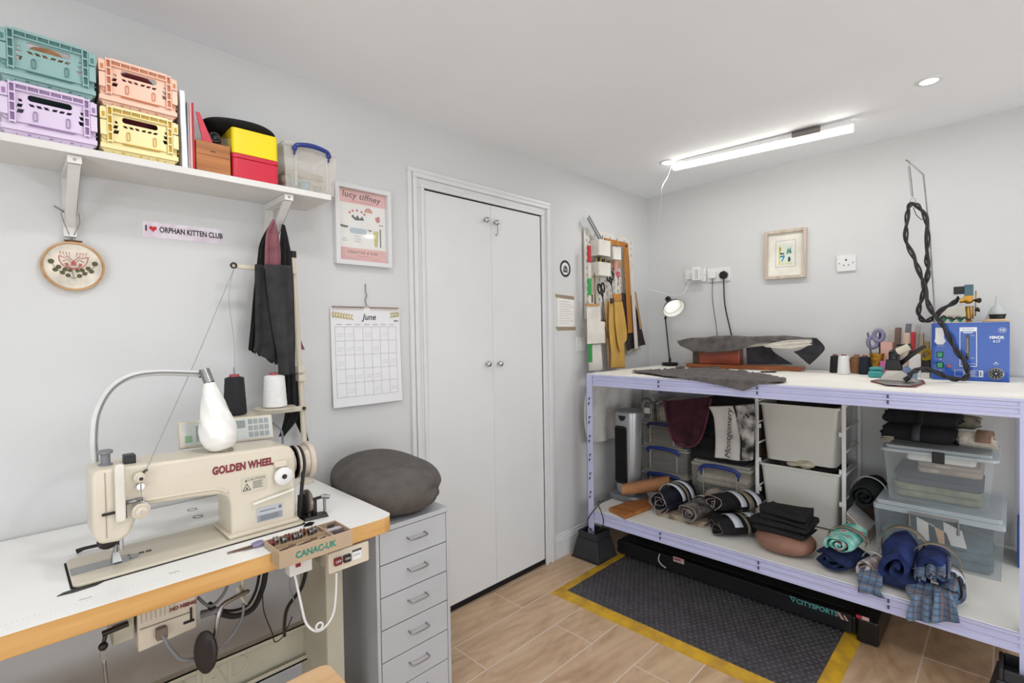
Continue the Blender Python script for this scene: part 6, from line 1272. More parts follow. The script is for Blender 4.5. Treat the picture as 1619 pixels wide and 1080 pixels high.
loft(qh, [(hring(.055, .066), .040, 0), (hring(.058, .070), .060, .0), (hring(.062, .078), .30, .002), (hring(.066, .082), .49, .004), (hring(.066, .082), .53, .008)]).build('casing', M_silver, ht, smooth='auto')
loft(qh, [(hring(.066, .082), .5305, .008), (hring(.064, .080), .540, .010), (hring(.055, .07), .545, .012)]).build('top_panel', pm('grey_top', '#76787b', .35, .3), ht, smooth='auto')
MG = qh @ Matrix(((0, 0, -1, 0), (-1, 0, 0, 0), (0, 1, 0, 0), (0, 0, 0, 1)))
g = MB(MG); g.prism(rrect(-.050, .10, .032, .45, .018), .054, .0675); gg = g.build('grille', pm('grille_black', '#141414', .5), ht, bevel=.001)
g = MB(MG)
for k in range(11): u = -.044 + k * .0068; g.box((u, .115, .0675), (u + .0025, .437, .0700))
g.build('grille_slats', M_black, gg)
g = MB(MG); P = [(.002 + .022 * cos(a), .512 + .030 * sin(a)) for a in [pi + pi * k / 10 for k in range(11)]]; g.prism(P, .050, .0685); g.build('control_dial', M_black, ht)
# white sheet hanging inside the left end of the bench
tag(sheet([(2.44, 1.80, ZT - .09), (2.42, 1.812, .80), (2.44, 1.805, .62)], [(3.10, 1.815, ZT - .09), (3.10, 1.818, .80), (3.06, 1.812, .60)], (0, -1, 0), amp=.008, waves=4, nu=40, thick=.002).build('hanging_sheet', pm('white_sheet', '#cfccc8', .9, bump=.05), smooth=True), 'white sheet hanging on the wall side behind the bench left end', 'cloth')

# stacked clear boxes by the heater, two columns
M_cb = pm('cloudy_plastic', '#c4bfb4', .25, 0, .04, 20, alpha=.16); M_cb2 = pm('cloudy_pale_plastic', '#cdd6da', .22, 0, .03, 10, alpha=.13); M_ld = pm('cloudy_lid', '#c6c2b8', .3, 0, .03, 10, alpha=.5); M_ld2 = pm('pale_lid', '#cfd9de', .3, 0, .02, 8, alpha=.6)
def sbox(yl, yr, z, H, x, D, lab, hm, hand=True, mat=None, lidh=.022, hw=.62): return storage_box(FR(x, (yl + yr) / 2, z), yl - yr, H, D, mat or M_cb, hm, lab, lidh=lidh, handle=hand, taper=.008, hw=hw, lmat=M_ld)
M_dkh = pm('dark_blue_handle', '#2a2f55', .4); M_gyh = pm('grey_handle', '#54565e', .4)
XQ = 2.86
for (yl, yr, z0_, H_, lab, hm) in ((1.690, 1.370, Z2, .142, 'clear storage box with blue handle at the foot of the stack behind the plank', M_blueh),
                             (1.690, 1.370, Z2 + .143, .162, 'clear storage box with blue handle, second up in the heater stack', M_blueh),
                             (1.680, 1.400, Z2 + .306, .148, 'clear storage box with navy handle, third up in the heater stack', M_dkh),
                             (1.690, 1.585, Z2 + .455, .150, 'small dark clear box with white label on top left of heater stack', M_gyh),
                             (1.580, 1.400, Z2 + .455, .130, 'small clear box with grey handle on top right of heater stack', M_gyh)):
    b = sbox(yl, yr, z0_, H_, XQ, .28, lab, hm)
    if 'white label' in lab:
        m = MB(FR(XQ, (yl + yr) / 2, z0_)); m.box((-.02, .045, .0), (.02, .08, .0055)); m.build('label', M_white, b)
rg = random.Random(5)
def stuff_in(y0, y1, z0, hs, x0, x1, mat, lab, name='folded_fabric', seed=1, cat='fabric'):
    return tag(folded(x0, y0, x1, y1, z0, hs, seed, jit=.006).build(name, mat, smooth=True), lab, cat)
M_f1 = fabric('slate_blue_cloth', '#2c3644', '#1a2029'); M_f2 = fabric('cream_cloth', '#b8b0a0', '#9c9484'); M_f3 = fabric('dark_brown_cloth', '#3f332d', '#2c2420')
stuff_in(1.395, 1.665, Z2 + .004, [.03, .03, .03], XQ + .012, XQ + .25, M_f1, 'slate blue fabric folded inside the lowest box of the heater stack', seed=1)
stuff_in(1.395, 1.665, Z2 + .148, [.03, .035, .035], XQ + .012, XQ + .25, M_f1, 'slate fabric folded inside the second box of heater stack', seed=2)
stuff_in(1.42, 1.655, Z2 + .311, [.03, .03, .03], XQ + .012, XQ + .25, M_f3, 'brown fabric folded inside the third box of the heater stack', seed=3)
stuff_in(1.60, 1.675, Z2 + .460, [.03, .03, .04], XQ + .014, XQ + .2, M_blk, 'black fabric filling the small labelled box', seed=4)
stuff_in(1.42, 1.565, Z2 + .460, [.03, .03, .03], XQ + .014, XQ + .2, M_f2, 'cream fabric filling the small box with grey handle', seed=6)
sbox(1.345, 1.005, Z2, .262, 2.845, .36, 'large clear storage box with blue handle behind the black rolls', M_blueh, lidh=.03)
stuff_in(1.03, 1.32, Z2 + .004, [.04, .04, .04], 2.86, 3.16, M_f1, 'slate fabric folded inside the large box behind black rolls', seed=7)
stuff_in(1.03, 1.32, Z2 + .126, [.03, .03], 2.86, 3.16, M_f2, 'cream fabric on top inside the large box behind black rolls', seed=8)

# black fabric heap and printed bag standing on the large box
ZB = Z2 + .264
tag(folded(2.87, 1.04, 3.18, 1.36, ZB, [.07, .07, .06, .06, .05, .04], 11, rnd=.02, lump=.014).build('fabric_heap', M_blk, smooth=True), 'heap of black fabric stacked on the large clear box', 'fabric')
M_mar = fabric('maroon_corduroy', '#3f1a26', '#2b1019')
m = sheet([at(1052, 634, 0, 2.80), at(1056, 665, 0, 2.80), at(1064, 692, 0, 2.80), at(1070, 700, 0, 2.80)], [at(1122, 628, 0, 2.80), at(1118, 660, 0, 2.80), at(1108, 690, 0, 2.80), at(1098, 703, 0, 2.80)], (-1, 0, 0), amp=.012, waves=1.3, thick=.006, rough=.006)
tag(m.build('cloth', M_mar, smooth=True), 'maroon cloth slung in a pocket shape below the worktop', 'cloth')
m = MB(); m.tube(spl([at(1050, 632, 0, 2.79), at(1056, 668, 0, 2.79), at(1066, 697, 0, 2.79), at(1082, 706, 0, 2.785), at(1100, 703, 0, 2.79), at(1113, 680, 0, 2.79), at(1124, 630, 0, 2.79)], 8), .007, 8); tag(m.build('cloth_hem', fabric('maroon_hem', '#5a2535', '#46202b'), smooth=True), 'rolled maroon hem edging the slung cloth', 'cloth')
m = sheet([at(1090, 634, 0, 2.82), at(1088, 660, 0, 2.82), at(1075, 692, 0, 2.82)], [at(1124, 630, 0, 2.83), at(1118, 660, 0, 2.83), at(1100, 690, 0, 2.83)], (-1, 0, 0), amp=.008, waves=1); tag(m.build('cloth', M_blk, smooth=True), 'black cloth lining behind the maroon pocket', 'cloth')
pbag = thing('printed_bag', (2.80, 1.12, ZB), 'white bag with dark script and black pictures leaning on the black heap', 'bag')
L = [at(1123, 642, 0, 2.79), at(1131, 658, 0, 2.80), at(1134, 690, 0, 2.815), at(1133, 722, 0, 2.83)]; R = [at(1160, 641, 0, 2.79), at(1166, 662, 0, 2.80), at(1171, 690, 0, 2.815), at(1171, 727, 0, 2.83)]
sheet(L, R, (-1, 0, 0), amp=.004, waves=1.5, thick=.02).build('left_panel', pm('bag_white', '#c9c6c0', .6, bump=.1, bscale=20), pbag, smooth=True)
L2 = [at(1161.5, 641, 0, 2.79), at(1168, 665, 0, 2.80), at(1174, 695, 0, 2.815), at(1174, 727, 0, 2.83)]; R2 = [at(1192, 638, 0, 2.79), at(1195, 665, 0, 2.80), at(1193, 700, 0, 2.815), at(1192, 726, 0, 2.83)]
sheet(L2, R2, (-1, 0, 0), amp=.003, waves=1, thick=.02).build('right_panel', pm('bag_picture', '#1c1c1c', .6, 0, .1, 14, col2='#c9c6c0'), pbag, smooth=True)
p0 = at(1160.5, 641, 0, 2.785); m = MB(); m.tube(spl([at(a, b, 0, 2.768 + .012 * i) for i, (a, b) in enumerate(((1160, 640), (1166, 660), (1172, 690), (1172, 727)))], 5), .005, 6); m.build('black_band', M_blk, pbag, smooth=True)
def plm(px, py, x, rot=0, s=1.0): p = at(px, py, 0, x); return FR(p.x, p.y, p.z) @ Matrix.Rotation(radians(rot), 4, 'Z')
letters('Montgomery', plm(1152, 686, 2.770, 87), .042, pm('script_black', '#26262a', .6), pbag, depth=.001, shear=.3, sx=1.25)
letters('R', plm(1178, 655, 2.778, 10), .060, MATS['script_black'], pbag, depth=.001, bold=.002)
# brown kraft roll and wooden plank in front of the heater
M_kraft = pm('kraft_paper', '#a2714c', .7, 0, .06, 10, .05, 40)
k0, k1 = at(984, 768, 0, 2.50), at(1058, 752, 0, 2.76)
m = MB()
def kr(u, v):
    c = k0.lerp(k1, v); a = 2 * pi * (u * 1.12) + .6; r = .032 + .012 * v + .004 * u; c.z = Z2 + .105 + .012 * v
    return c + Vector((r * .8 * cos(a), .4 * r * cos(a), r * sin(a) * .9))
m.grid(kr, 40, 14, .0015); tag(m.build('paper_roll', M_kraft, smooth='auto'), 'loosely curled brown kraft paper roll in front of the heater', 'paper roll')
pk_ = [at(962, 803, 2, Z2 + .02), at(988, 816, 2, Z2 + .02), at(1030, 800, 2, Z2 + .02), at(1020, 783, 2, Z2 + .02)]
m = MB(); m.prism([(p.x, p.y) for p in pk_], Z2, Z2 + .022); tag(m.build('wooden_plank', wood('orange_plank', '#b0713c', '#94592a', 'Y', 6), bevel=.005), 'orange wooden plank lying before the heater base', 'plank')

# black and navy fabric rolls with white paper bands
M_nv = fabric('midnight_cloth', '#16182a', '#0f101b', sc=300); M_bk2 = fabric('black_cloth_roll', '#19181b', '#100f12', sc=300); M_pb = pm('paper_band', '#cdd3dc', .7); M_tb = fabric('taupe_strap', '#8a8070', '#756b5c', bump=.1); M_edge = fabric('pale_selvedge', '#a79b90', '#8a7d72')
def froll(q0, q1, x0, x1, zc_, a, b, mat, lab, bands=(), grp=None, turns=3.0, ph=0.0, seed=0, cat='fabric roll', lump=.1, edge=None):
    p0 = at(q0[0], q0[1], 0, x0); p1 = at(q1[0], q1[1], 0, x1); p0.z = zc_[0]; p1.z = zc_[1]
    t = thing('fabric_roll', ((p0.x + p1.x) / 2, (p0.y + p1.y) / 2, min(zc_) - b), lab, cat, grp)
    spiral_roll(p0, p1, a, b, turns, ph=ph, seed=seed, lump=lump).build('cloth', mat, t, smooth='auto')
    if edge:
        ax = (p1 - p0).normalized(); sd = ax.cross(Vector((0, 0, 1))).normalized(); up = sd.cross(ax).normalized(); Q = []; nt = int(turns * 22)
        for k in range(nt):
            th = turns * 2 * pi * k / nt + ph; f = .13 + .87 * k / nt; w_ = 1 + lump * noise.noise(Vector((cos(th) * 1.2 + seed, sin(th) * 1.2, f * 2)))
            Q.append(p0 - ax * .002 + (sd * cos(th) * a + up * sin(th) * b) * f * .9 * w_ + ax * .03 * noise.noise(Vector((th * .7, seed, f * 3))))
        MB().tube(Q, .0022, 5).build('selvedge', edge, t, smooth=True)
    for tt, wd, mt, arc, nm in bands: loop_band(p0, p1, tt, a * 1.03, b * 1.05, wd, .0016, arc=arc).build(nm, mt, t, smooth=True)
    return t
UP = (10, 170)
froll((1042, 785), (1090, 748), 2.53, 2.80, (Z2 + .072, Z2 + .082), .078, .070, M_nv, 'navy fabric roll with two white paper bands, leftmost of the rolls', [(.42, .030, M_pb, (0, 200), 'paper_band'), (.56, .022, M_tb, (-20, 200), 'elastic_strap'), (.70, .030, M_pb, (0, 200), 'paper_band')], seed=1, edge=M_edge)
froll((1088, 812), (1138, 765), 2.50, 2.78, (Z2 + .062, Z2 + .076), .066, .054, fabric('patterned_grey', '#27262b', '#827b76', sc=120), 'black and pale grey patterned roll, second from the left', [(.50, .030, pm('grey_paper_band', '#a7a39d', .7), (0, 190), 'paper_band')], seed=2, turns=2.5, edge=M_edge)
tag(folded(2.52, 1.12, 2.74, 1.40, Z2, [.009, .009, .008], 21, rnd=.008).build('folded_fabric', fabric('checked_beige', '#a89a86', '#6e5f50', sc=90), smooth=True), 'beige checked cloth folded flat under the left rolls', 'fabric')
tag(blob((2.60, 1.04, Z2 + .043), .09, .085, .036, lump=.008, seed=9, flat=.95).build('fabric_bundle', M_bk2, smooth=True), 'rounded black fabric bundle beneath the middle rolls', 'fabric')
froll((1128, 807), (1194, 780), 2.55, 2.76, (Z2 + .128, Z2 + .124), .078, .046, M_bk2, 'black fabric roll with white bands lying on top in the middle', [(.48, .034, M_pb, (0, 200), 'paper_band'), (.66, .030, M_tb, (-20, 200), 'elastic_strap'), (.84, .03, M_pb, (0, 200), 'paper_band')], seed=3, edge=M_edge, turns=2.5)
froll((1130, 845), (1205, 822), 2.47, 2.66, (Z2 + .044, Z2 + .046), .076, .046, fabric('aubergine_black', '#1b151b', '#100c11', sc=300), 'black fabric roll with white bands at the front edge of shelf', [(.35, .042, M_pb, (20, 190), 'paper_band'), (.55, .014, M_tb, (-20, 200), 'elastic_strap'), (.74, .040, M_pb, (20, 190), 'paper_band')], seed=4, edge=fabric('thin_pale_edge', '#6d645f', '#4e4744'), turns=2.2)
tag(blob((2.74, 1.16, Z2 + .10), .06, .05, .045, lump=.014, seed=12, pw=2.2).build('fabric_bundle', M_edge, smooth=True), 'pale grey crumpled cloth between the rolls and the large box', 'fabric')
tag(blob((2.74, 1.06, Z2 + .09), .05, .05, .055, lump=.014, seed=14, pw=2.2).build('fabric_bundle', fabric('taupe_cloth', '#8f8678', '#777063'), smooth=True), 'taupe crumpled cloth beside the white frame post', 'fabric')

# white wire drawer frame with two deep white bins
df = thing('wire_rack', (3.07, .79, Z2), 'white metal drawer frame standing on the lower shelf', 'drawer frame')
xf0, xf1, yf0, yf1, zf = 2.885, 3.235, .985, .580, .925
for (x, y) in ((xf0, yf0), (xf0, yf1), (xf1, yf0), (xf1, yf1)): m = MB(); m.box((x - .006, y - .009, Z2), (x + .006, y + .009, zf)); m.build('post', M_white, df, bevel=.003)
for y in (yf0 - .004, yf1 + .004):
    for z in (.33, .44, .56, .675, .79, .905): m = MB(); m.tube([(xf0, y, z), (xf1, y, z)], .005, 8); m.build('runner', M_white, df, smooth='auto')
for x in (xf0, xf1):
    m = MB(); m.box((x - .005, yf1 + .010, zf - .014), (x + .005, yf0 - .010, zf)); m.build('cross_bar', M_white, df) if x == xf1 else None
for y, s in ((yf0, -1), (yf1, 1)):
    for z in (.415, .575, .76): m = MB(); m.box((xf0 - .004, y + s * .009, z), (xf0 + .006, y + s * .02, z + .022)); m.build('clip', M_white, df)
M_bin = pm('bin_white', '#d2d0c8', .45, 0, .012, 4)
def deep_bin(z0, z1, lab):
    t = thing('deep_bin', (3.06, .78, z0), lab, 'bin'); ya, yb_ = yf0 - .014, yf1 + .014; k = .026; xa, xb_ = xf0 - .010, xf1 - .01
    m = MB(); a = [(xa + k, ya - k), (xa + k, yb_ + k), (xb_ - k, yb_ + k), (xb_ - k, ya - k)]; b = [(xa, ya), (xa, yb_), (xb_, yb_), (xb_, ya)]
    w_ = .003
    def rr(x0, y0, x1, y1, r): return rrect(min(x0, x1), min(y0, y1), max(x0, x1), max(y0, y1), r, 5)
    r0 = rr(xa + k, yb_ + k, xb_ - k, ya - k, .03); r1 = rr(xa + .004, yb_ + .004, xb_ - .004, ya - .004, .024); r1i = rr(xa + .007, yb_ + .007, xb_ - .007, ya - .007, .022); r0i = rr(xa + k + w_, yb_ + k + w_, xb_ - k - w_, ya - k - w_, .03)
    n = len(r0); zs = [z0, z1 - .004, z1 - .004, z0 + w_]; vs = []; fs = []
    for poly, z in ((r0, z0), (r1, z1 - .004), (r1i, z1 - .004), (r0i, z0 + w_)): vs += [(x, y, z) for x, y in poly]
    for i in range(3):
        for q in range(n): fs.append((i * n + q, i * n + (q + 1) % n, (i + 1) * n + (q + 1) % n, (i + 1) * n + q))
    fs.append(tuple(range(n))[::-1]); fs.append(tuple(3 * n + q for q in range(n))); m.add(vs, fs); m.build('bin_body', M_bin, t, smooth='auto')
    me = curve_mesh([rr(xa - .004, yb_ - .002, xb_, ya + .002, .02), rr(xa + .007, yb_ + .007, xb_ - .007, ya - .007, .022)], .010); m = MB(); m.mesh_in(me, Matrix.Translation((0, 0, z1))); m.build('rim', M_bin, t, bevel=.002); return t
deep_bin(.595, .895, 'upper white plastic bin hanging in the white frame'); deep_bin(.285, .568, 'lower white plastic bin hanging in the white frame')
tag(blob((2.90, .775, .588), .035, .060, .022, lump=.03, seed=31, pw=2, ls=20).build('cloth', fabric('cream_scrap', '#d0c7b2', '#b3a992'), smooth=True), 'crumpled cream cloth spilling over lower white bin', 'cloth')
tag(blob((3.05, .70, .57), .13, .09, .02, lump=.02, seed=33).build('cloth', M_blk, smooth=True), 'black cloth filling the top of the lower white bin', 'cloth')
tag(blob((3.05, .78, .893), .14, .15, .016, lump=.012, seed=35).build('cloth', M_bk2, smooth=True), 'black cloth showing at the rim of upper white bin', 'cloth')
tag(MB().box((3.0, 1.003, Z2 + .30), (3.2, 1.02, .88)).build('cardboard', pm('brown_cardboard', '#6f5240', .8), bevel=.001), 'brown cardboard standing left of the white frame', 'cardboard')
# black stack on a brown cushion
tag(blob((2.505, .735, Z2 + .052), .105, .125, .052, pw=2.3, lump=.006, ls=7, seed=41, flat=.96).build('floor_cushion', pm('brown_leather', '#8d6656', .55, 0, .08, 10, .15, 60), smooth=True), 'round brown leather cushion under the folded black fabric', 'cushion')
tag(folded(2.45, .625, 2.64, .850, Z2 + .092, [.018, .017, .018, .017, .022], 43, rnd=.016, lump=.026, jit=.026).build('folded_fabric', M_blk, smooth=True), 'stack of folded black fabric on the brown leather cushion', 'fabric')
# teal floral roll on blue cloth
M_teal = pm('teal_floral', '#4fae9f', .9, 0, .1, 30, col2='#b7ded2', bump=.2, bscale=300); M_blu = fabric('navy_cotton', '#1e2c58', '#141d3c', sc=300); M_roy = fabric('royal_navy', '#23356e', '#18244c', sc=300)
froll((1312, 905), (1348, 870), 2.40, 2.58, (Z2 + .045, Z2 + .050), .080, .042, M_blu, 'navy fabric roll with folded end beneath the teal floral one', [], seed=5, turns=2.4)
tf = froll((1326, 885), (1352, 838), 2.40, 2.60, (Z2 + .125, Z2 + .130), .064, .044, M_teal, 'teal floral fabric roll with a taupe strap on the navy roll', [(.5, .022, M_tb, (-20, 200), 'elastic_strap')], seed=6, turns=2.6)
tag(blob((2.56, .545, Z2 + .03), .04, .04, .03, lump=.01, seed=44).build('fabric_bundle', fabric('khaki_lining', '#6f6a4c', '#4b4833'), smooth=True), 'small khaki cloth at the left of the navy roll', 'fabric')
# plaid and navy rolls at the front edge
M_pl = checks('blue_tartan', '#6583a0', '#34475f', '#8f6f60', 42, k_=.5); M_pls = fabric('grey_blue_weave', '#66788c', '#46566a', sc=200)
def hang3(name, L, R, mat, lab, amp=.006, waves=1.2, **k): return tag(sheet(L, R, (-1, 0, .1), amp=amp, waves=waves, thick=.004, **k).build(name, mat, smooth=True), lab, 'cloth')
froll((1365, 890), (1395, 860), 2.42, 2.56, (Z2 + .05, Z2 + .055), .042, .040, pm('mixed_stripes', '#7d5a4a', .9, 0, .1, 30, col2='#c6c8cc'), 'small rolled cloth with white and rust edges between teal and navy rolls', [(.6, .02, pm('white_band', '#d5d2cc', .7), (-20, 200), 'paper_band')], seed=7, turns=2.2)
e_ = XB - .016
hang3('cloth', [Vector((2.44, .425, Z2 + .055)), Vector((2.37, .432, Z2 + .025)), at(1358, 925, 0, e_), at(1357, 935, 0, e_)], [Vector((2.44, .36, Z2 + .06)), Vector((2.37, .352, Z2 + .025)), at(1392, 935, 0, e_), at(1401, 946, 0, e_)], M_pl, 'small blue plaid cloth tail hanging over the shelf edge')
froll((1418, 915), (1432, 845), 2.40, 2.62, (Z2 + .085, Z2 + .115), .072, .085, M_roy, 'big navy fabric roll with beige straps, left of the two', [(.86, .030, M_tb, (-30, 210), 'elastic_strap')], seed=8, turns=1.7, lump=.24)
tag(blob((2.46, .305, Z2 + .040), .07, .075, .034, lump=.009, seed=46, flat=.95).build('fabric_bundle', M_blu, smooth=True), 'crumpled navy cloth beneath the big navy rolls', 'fabric')
froll((1478, 915), (1482, 855), 2.42, 2.60, (Z2 + .100, Z2 + .105), .070, .072, M_roy, 'big navy fabric roll with beige strap, right of the two', [(.55, .026, M_tb, (-30, 210), 'elastic_strap')], seed=9, turns=1.7, lump=.22)
for i, (a, b, c, lab) in enumerate(((1456, 916, 10, 'left'), (1474, 912, 10, 'middle'), (1490, 912, 8, 'right'))):
    p = at(a, b, 0, 2.375); q_ = p + Vector((.16, .01, .03)); t = thing('tartan_roll', p, 'blue tartan cloth end curled open under right navy roll, %s of three' % lab, 'fabric roll'); spiral_roll(p, q_, .024, .020, 1.6, seed=i + 20, ph=i * 1.5, lump=.15).build('cloth', M_pl, t, smooth='auto')
hang3('cloth', [Vector((2.42, .275, Z2 + .05)), Vector((2.365, .280, Z2 + .03)), at(1442, 945, 0, e_), at(1434, 972, 0, e_), at(1437, 980, 0, e_)], [Vector((2.42, .205, Z2 + .06)), Vector((2.365, .200, Z2 + .035)), at(1473, 945, 0, e_), at(1471, 970, 0, e_), at(1472, 984, 0, e_)], M_pl, 'left large blue tartan flap hanging over the shelf edge', amp=.009)
hang3('cloth', [Vector((2.42, .205, Z2 + .06)), Vector((2.355, .198, Z2 + .04)), at(1478, 940, 0, e_ - .008), at(1476, 965, 0, e_ - .008), at(1470, 984, 0, e_ - .008)], [Vector((2.42, .13, Z2 + .06)), Vector((2.355, .135, Z2 + .04)), at(1503, 935, 0, e_ - .008), at(1512, 960, 0, e_ - .008), at(1518, 983, 0, e_ - .008)], M_pl, 'right large blue tartan flap hanging over the shelf edge', amp=.010)
froll((1505, 950), (1500, 915), 2.40, 2.55, (Z2 + .050, Z2 + .060), .042, .050, M_pl, 'blue tartan roll with white band at the right of the navy rolls', [(.55, .03, M_pb, (-60, 160), 'paper_band'), (.8, .012, M_tb, (-60, 160), 'elastic_strap')], seed=10, turns=2.0)
# two big clear tubs at the right
tubL = storage_box(FR(2.765, .228, Z2), .432, .245, .46, M_cb2, M_white, 'large pale blue clear storage tub on lower shelf at the right', lidh=.04, handle=False, taper=.014, lmat=M_ld2)
m = MB(FR(2.765, .228, Z2))
m.tube([(-.085, .155, .004), (-.085, .215, .008), (.075, .215, .008), (.075, .155, .004)], .006, 8); m.build('grey_catch', pm('catch_grey', '#86817d', .45), tubL)
m = MB(FR(2.765, .228, Z2)); m.box((-.088, .02, -.001), (-.084, .20, .004)); m.build('rib', M_cb2, tubL)
stuff_in(.05, .42, Z2 + .006, [.035, .035, .03], 2.80, 3.18, fabric('grey_teal_fabric', '#4e636b', '#3c4d55'), 'grey teal fabric folded in the large pale tub', seed=51)
for (u0, v0, c, lab) in ((-.04, .12, '#d9d6cf', 'white paper sheet leaning inside the large tub at left'), (.0, .10, '#c9a27c', 'tan paper corner standing inside the large tub in the middle'), (.05, .12, '#d3d2ce', 'white paper sheet leaning inside the large tub at right')):
    m = MB(FR(2.765, .228, Z2)); m.hexa([(u0 - .02, .095, -.03), (u0 + .05, .095, -.03), (u0 + .05, .095, -.032), (u0 - .02, .095, -.032), (u0 - .025, v0 + .07, -.03), (u0 + .035, v0 + .045, -.03), (u0 + .035, v0 + .045, -.032), (u0 - .025, v0 + .07, -.032)]); tag(m.build('paper_sheet', pm('sheet' + c, c, .8)), lab, 'paper')
tubU = storage_box(FR(2.81, .228, Z2 + .246), .372, .245, .38, M_cb2, M_white, 'clear storage tub with wide pale lid stacked on the large tub', lidh=.03, handle=False, taper=.022, lmat=M_ld2)
m = MB(FR(2.81, .228, Z2 + .246)); m.prism(rrect(-.198, -.39, .198, .014, .03), .218, .230, Matrix(((1, 0, 0, 0), (0, 0, 1, 0), (0, 1, 0, 0), (0, 0, 0, 1)))); m.build('lid_flange', M_ld2, tubU, bevel=.003)
m = MB(FR(2.81, .228, Z2 + .246)); m.box((-.012, .190, .010), (.03, .238, .020)); m.build('lid_clip', M_black, tubU, bevel=.003)
stuff_in(.085, .385, Z2 + .252, [.03, .03], 2.87, 3.16, fabric('moss_fabric', '#8a8c68', '#6c7058'), 'moss green fabric at the bottom of the upper tub', seed=61)
stuff_in(.085, .385, Z2 + .312, [.03, .03], 2.87, 3.16, fabric('slate_brown_fabric', '#3a3540', '#2a3240'), 'slate brown fabric in the middle of the upper tub', seed=62)
stuff_in(.085, .300, Z2 + .372, [.028, .02], 2.87, 3.14, checks('beige_check', '#b5a594', '#7c6a5b', '#d6cbbd', 260), 'beige checked fabric near the top of the upper tub', seed=63)
stuff_in(.10, .330, Z2 + .420, [.02, .02], 2.87, 3.14, fabric('white_lining', '#cfcac4', '#b2aca6'), 'white fabric on top inside the upper tub', seed=64)
# bundles on the upper tub
ZU = Z2 + .246 + .2465
froll((1400, 697), (1512, 715), 2.92, 2.92, (ZU + .042, ZU + .040), .085, .046, M_blk, 'black fabric bundle tied with grey strap lying on the tub lid', [(.48, .028, pm('steel_strap', '#3d3c44', .6), (-20, 200), 'strap')], seed=71, turns=2.4)
froll((1404, 678), (1518, 686), 2.95, 2.95, (ZU + .112, ZU + .110), .080, .044, M_bk2, 'black fabric bundle stacked over the tied black one', [(.5, .02, M_blk, (-20, 200), 'strap')], seed=72, turns=2.4)
tag(folded(2.96, .205, 3.17, .425, ZU + .152, [.030, .028], 73, rnd=.012).build('folded_fabric', fabric('tan_canvas', '#7d6251', '#66503f'), smooth=True), 'tan brown canvas folded on top of black bundles', 'fabric')
froll((1515, 708), (1572, 716), 2.93, 2.92, (ZU + .040, ZU + .040), .055, .040, pm('floral_ecru', '#b9b0a1', .9, 0, .1, 40, col2='#d6d1c8'), 'ecru floral fabric roll at right end of the tub lid', [(.75, .05, fabric('brown_patch', '#9b7f6a', '#84695a'), (0, 200), 'brown_band')], seed=74, turns=2.2)
froll((1512, 682), (1545, 684), 3.00, 3.00, (ZU + .100, ZU + .100), .042, .036, fabric('khaki_roll', '#857f70', '#6b6557'), 'khaki fabric roll end sticking out beside the black bundles', [], seed=75, turns=2.4)
tag(folded(2.86, .385, 2.98, .43, ZU, [.010, .010, .010], 76, rnd=.006).build('folded_fabric', M_f2, smooth=True), 'cream cloth edge under black bundle at the left of the lid', 'fabric')
# dark roll, papers beside the tubs
froll((1366, 778), (1385, 755), 2.86, 3.08, (Z2 + .215, Z2 + .225), .068, .068, fabric('bottle_green_black', '#1b2522', '#131617'), 'dark green and black roll with white band right of white frame', [(.45, .016, M_white, (-40, 200), 'white_band')], seed=81, turns=2.6)
tag(MB().hexa([(3.01, .455, Z2), (3.2, .455, Z2), (3.2, .560, Z2), (3.01, .560, Z2), (3.01, .46, Z2 + .12), (3.2, .46, Z2 + .12), (3.2, .555, Z2 + .145), (3.01, .555, Z2 + .145)]).build('carton', pm('dark_carton', '#4a3b30', .8), bevel=.003), 'brown carton standing between the frame and the tubs', 'box')
for i in range(3): tag(MB().hexa([(2.835 - .004 * i, .47 + .006 * i, Z2 + .006 + .022 * i), (2.839 - .004 * i, .56, Z2 + .09 + .018 * i), (2.84 - .004 * i, .56, Z2 + .10 + .018 * i), (2.836 - .004 * i, .47 + .006 * i, Z2 + .016 + .022 * i), (3.0, .47, Z2 + .006 + .022 * i), (3.0, .56, Z2 + .09 + .018 * i), (3.0, .56, Z2 + .10 + .018 * i), (3.0, .47, Z2 + .016 + .022 * i)][0:8]).build('paper_folder', pm('folder_%d' % i, ('#c9c4bd', '#b9a08c', '#d6d3d0')[i], .7)), ('lowest', 'middle', 'topmost')[i] + ' slanted paper folder left of the big tub', 'paper')
tag(MB().box((2.98, -.048, Z2), (3.19, -.022, Z2 + .17)).build('blue_file', pm('blue_file_m', '#2c5aa0', .5), bevel=.002), 'blue file standing behind the right front bench post', 'file')

# ================================================================== on the floor under the bench
M_tm = pm('treadmill_black', '#161619', .4, 0, .05, 10)
tm = thing('walking_pad', (2.7, 1.0, 0), 'flat black walking pad treadmill pushed under the bench', 'treadmill')
m = MB(); m.box((2.47, .455, .018), (2.94, 1.62, .088)); m.build('deck', M_tm, tm, bevel=.006)
m = MB(); m.box((2.455, .47, .022), (2.469, 1.56, .098)); m.build('side_rail', M_tm, tm, bevel=.004)
m = MB(); m.box((2.445, .375, .004), (2.95, .452, .105)); m.build('end_cap', pm('satin_black', '#0f0f11', .3), tm, bevel=.010, seg=3)
m = MB(); m.box((2.52, .47, .0885), (2.90, 1.55, .0915)); m.build('belt', M_rubber, tm)
M_mint = pm('mint_print', '#549d95', .5)
Mtm = FR(2.4545, .0, .0)
tq = at(1291, 961, 0, 2.4545); letters('CITYSPORTS', FR(2.4545, tq.y, tq.z), .0285, M_mint, tm, depth=.0008, bold=.0007, sx=.98, space=1.02)
m = MB(FR(2.4545, at(1254, 948, 0, 2.4545).y, at(1254, 948, 0, 2.4545).z)); m.mesh_in(curve_mesh([[(-.015, .012), (.012, .012), (.0, -.012)], [(-.008, .007), (.006, .007), (.0, -.005)]], .0008)); m.build('logo_triangle', M_mint, tm)
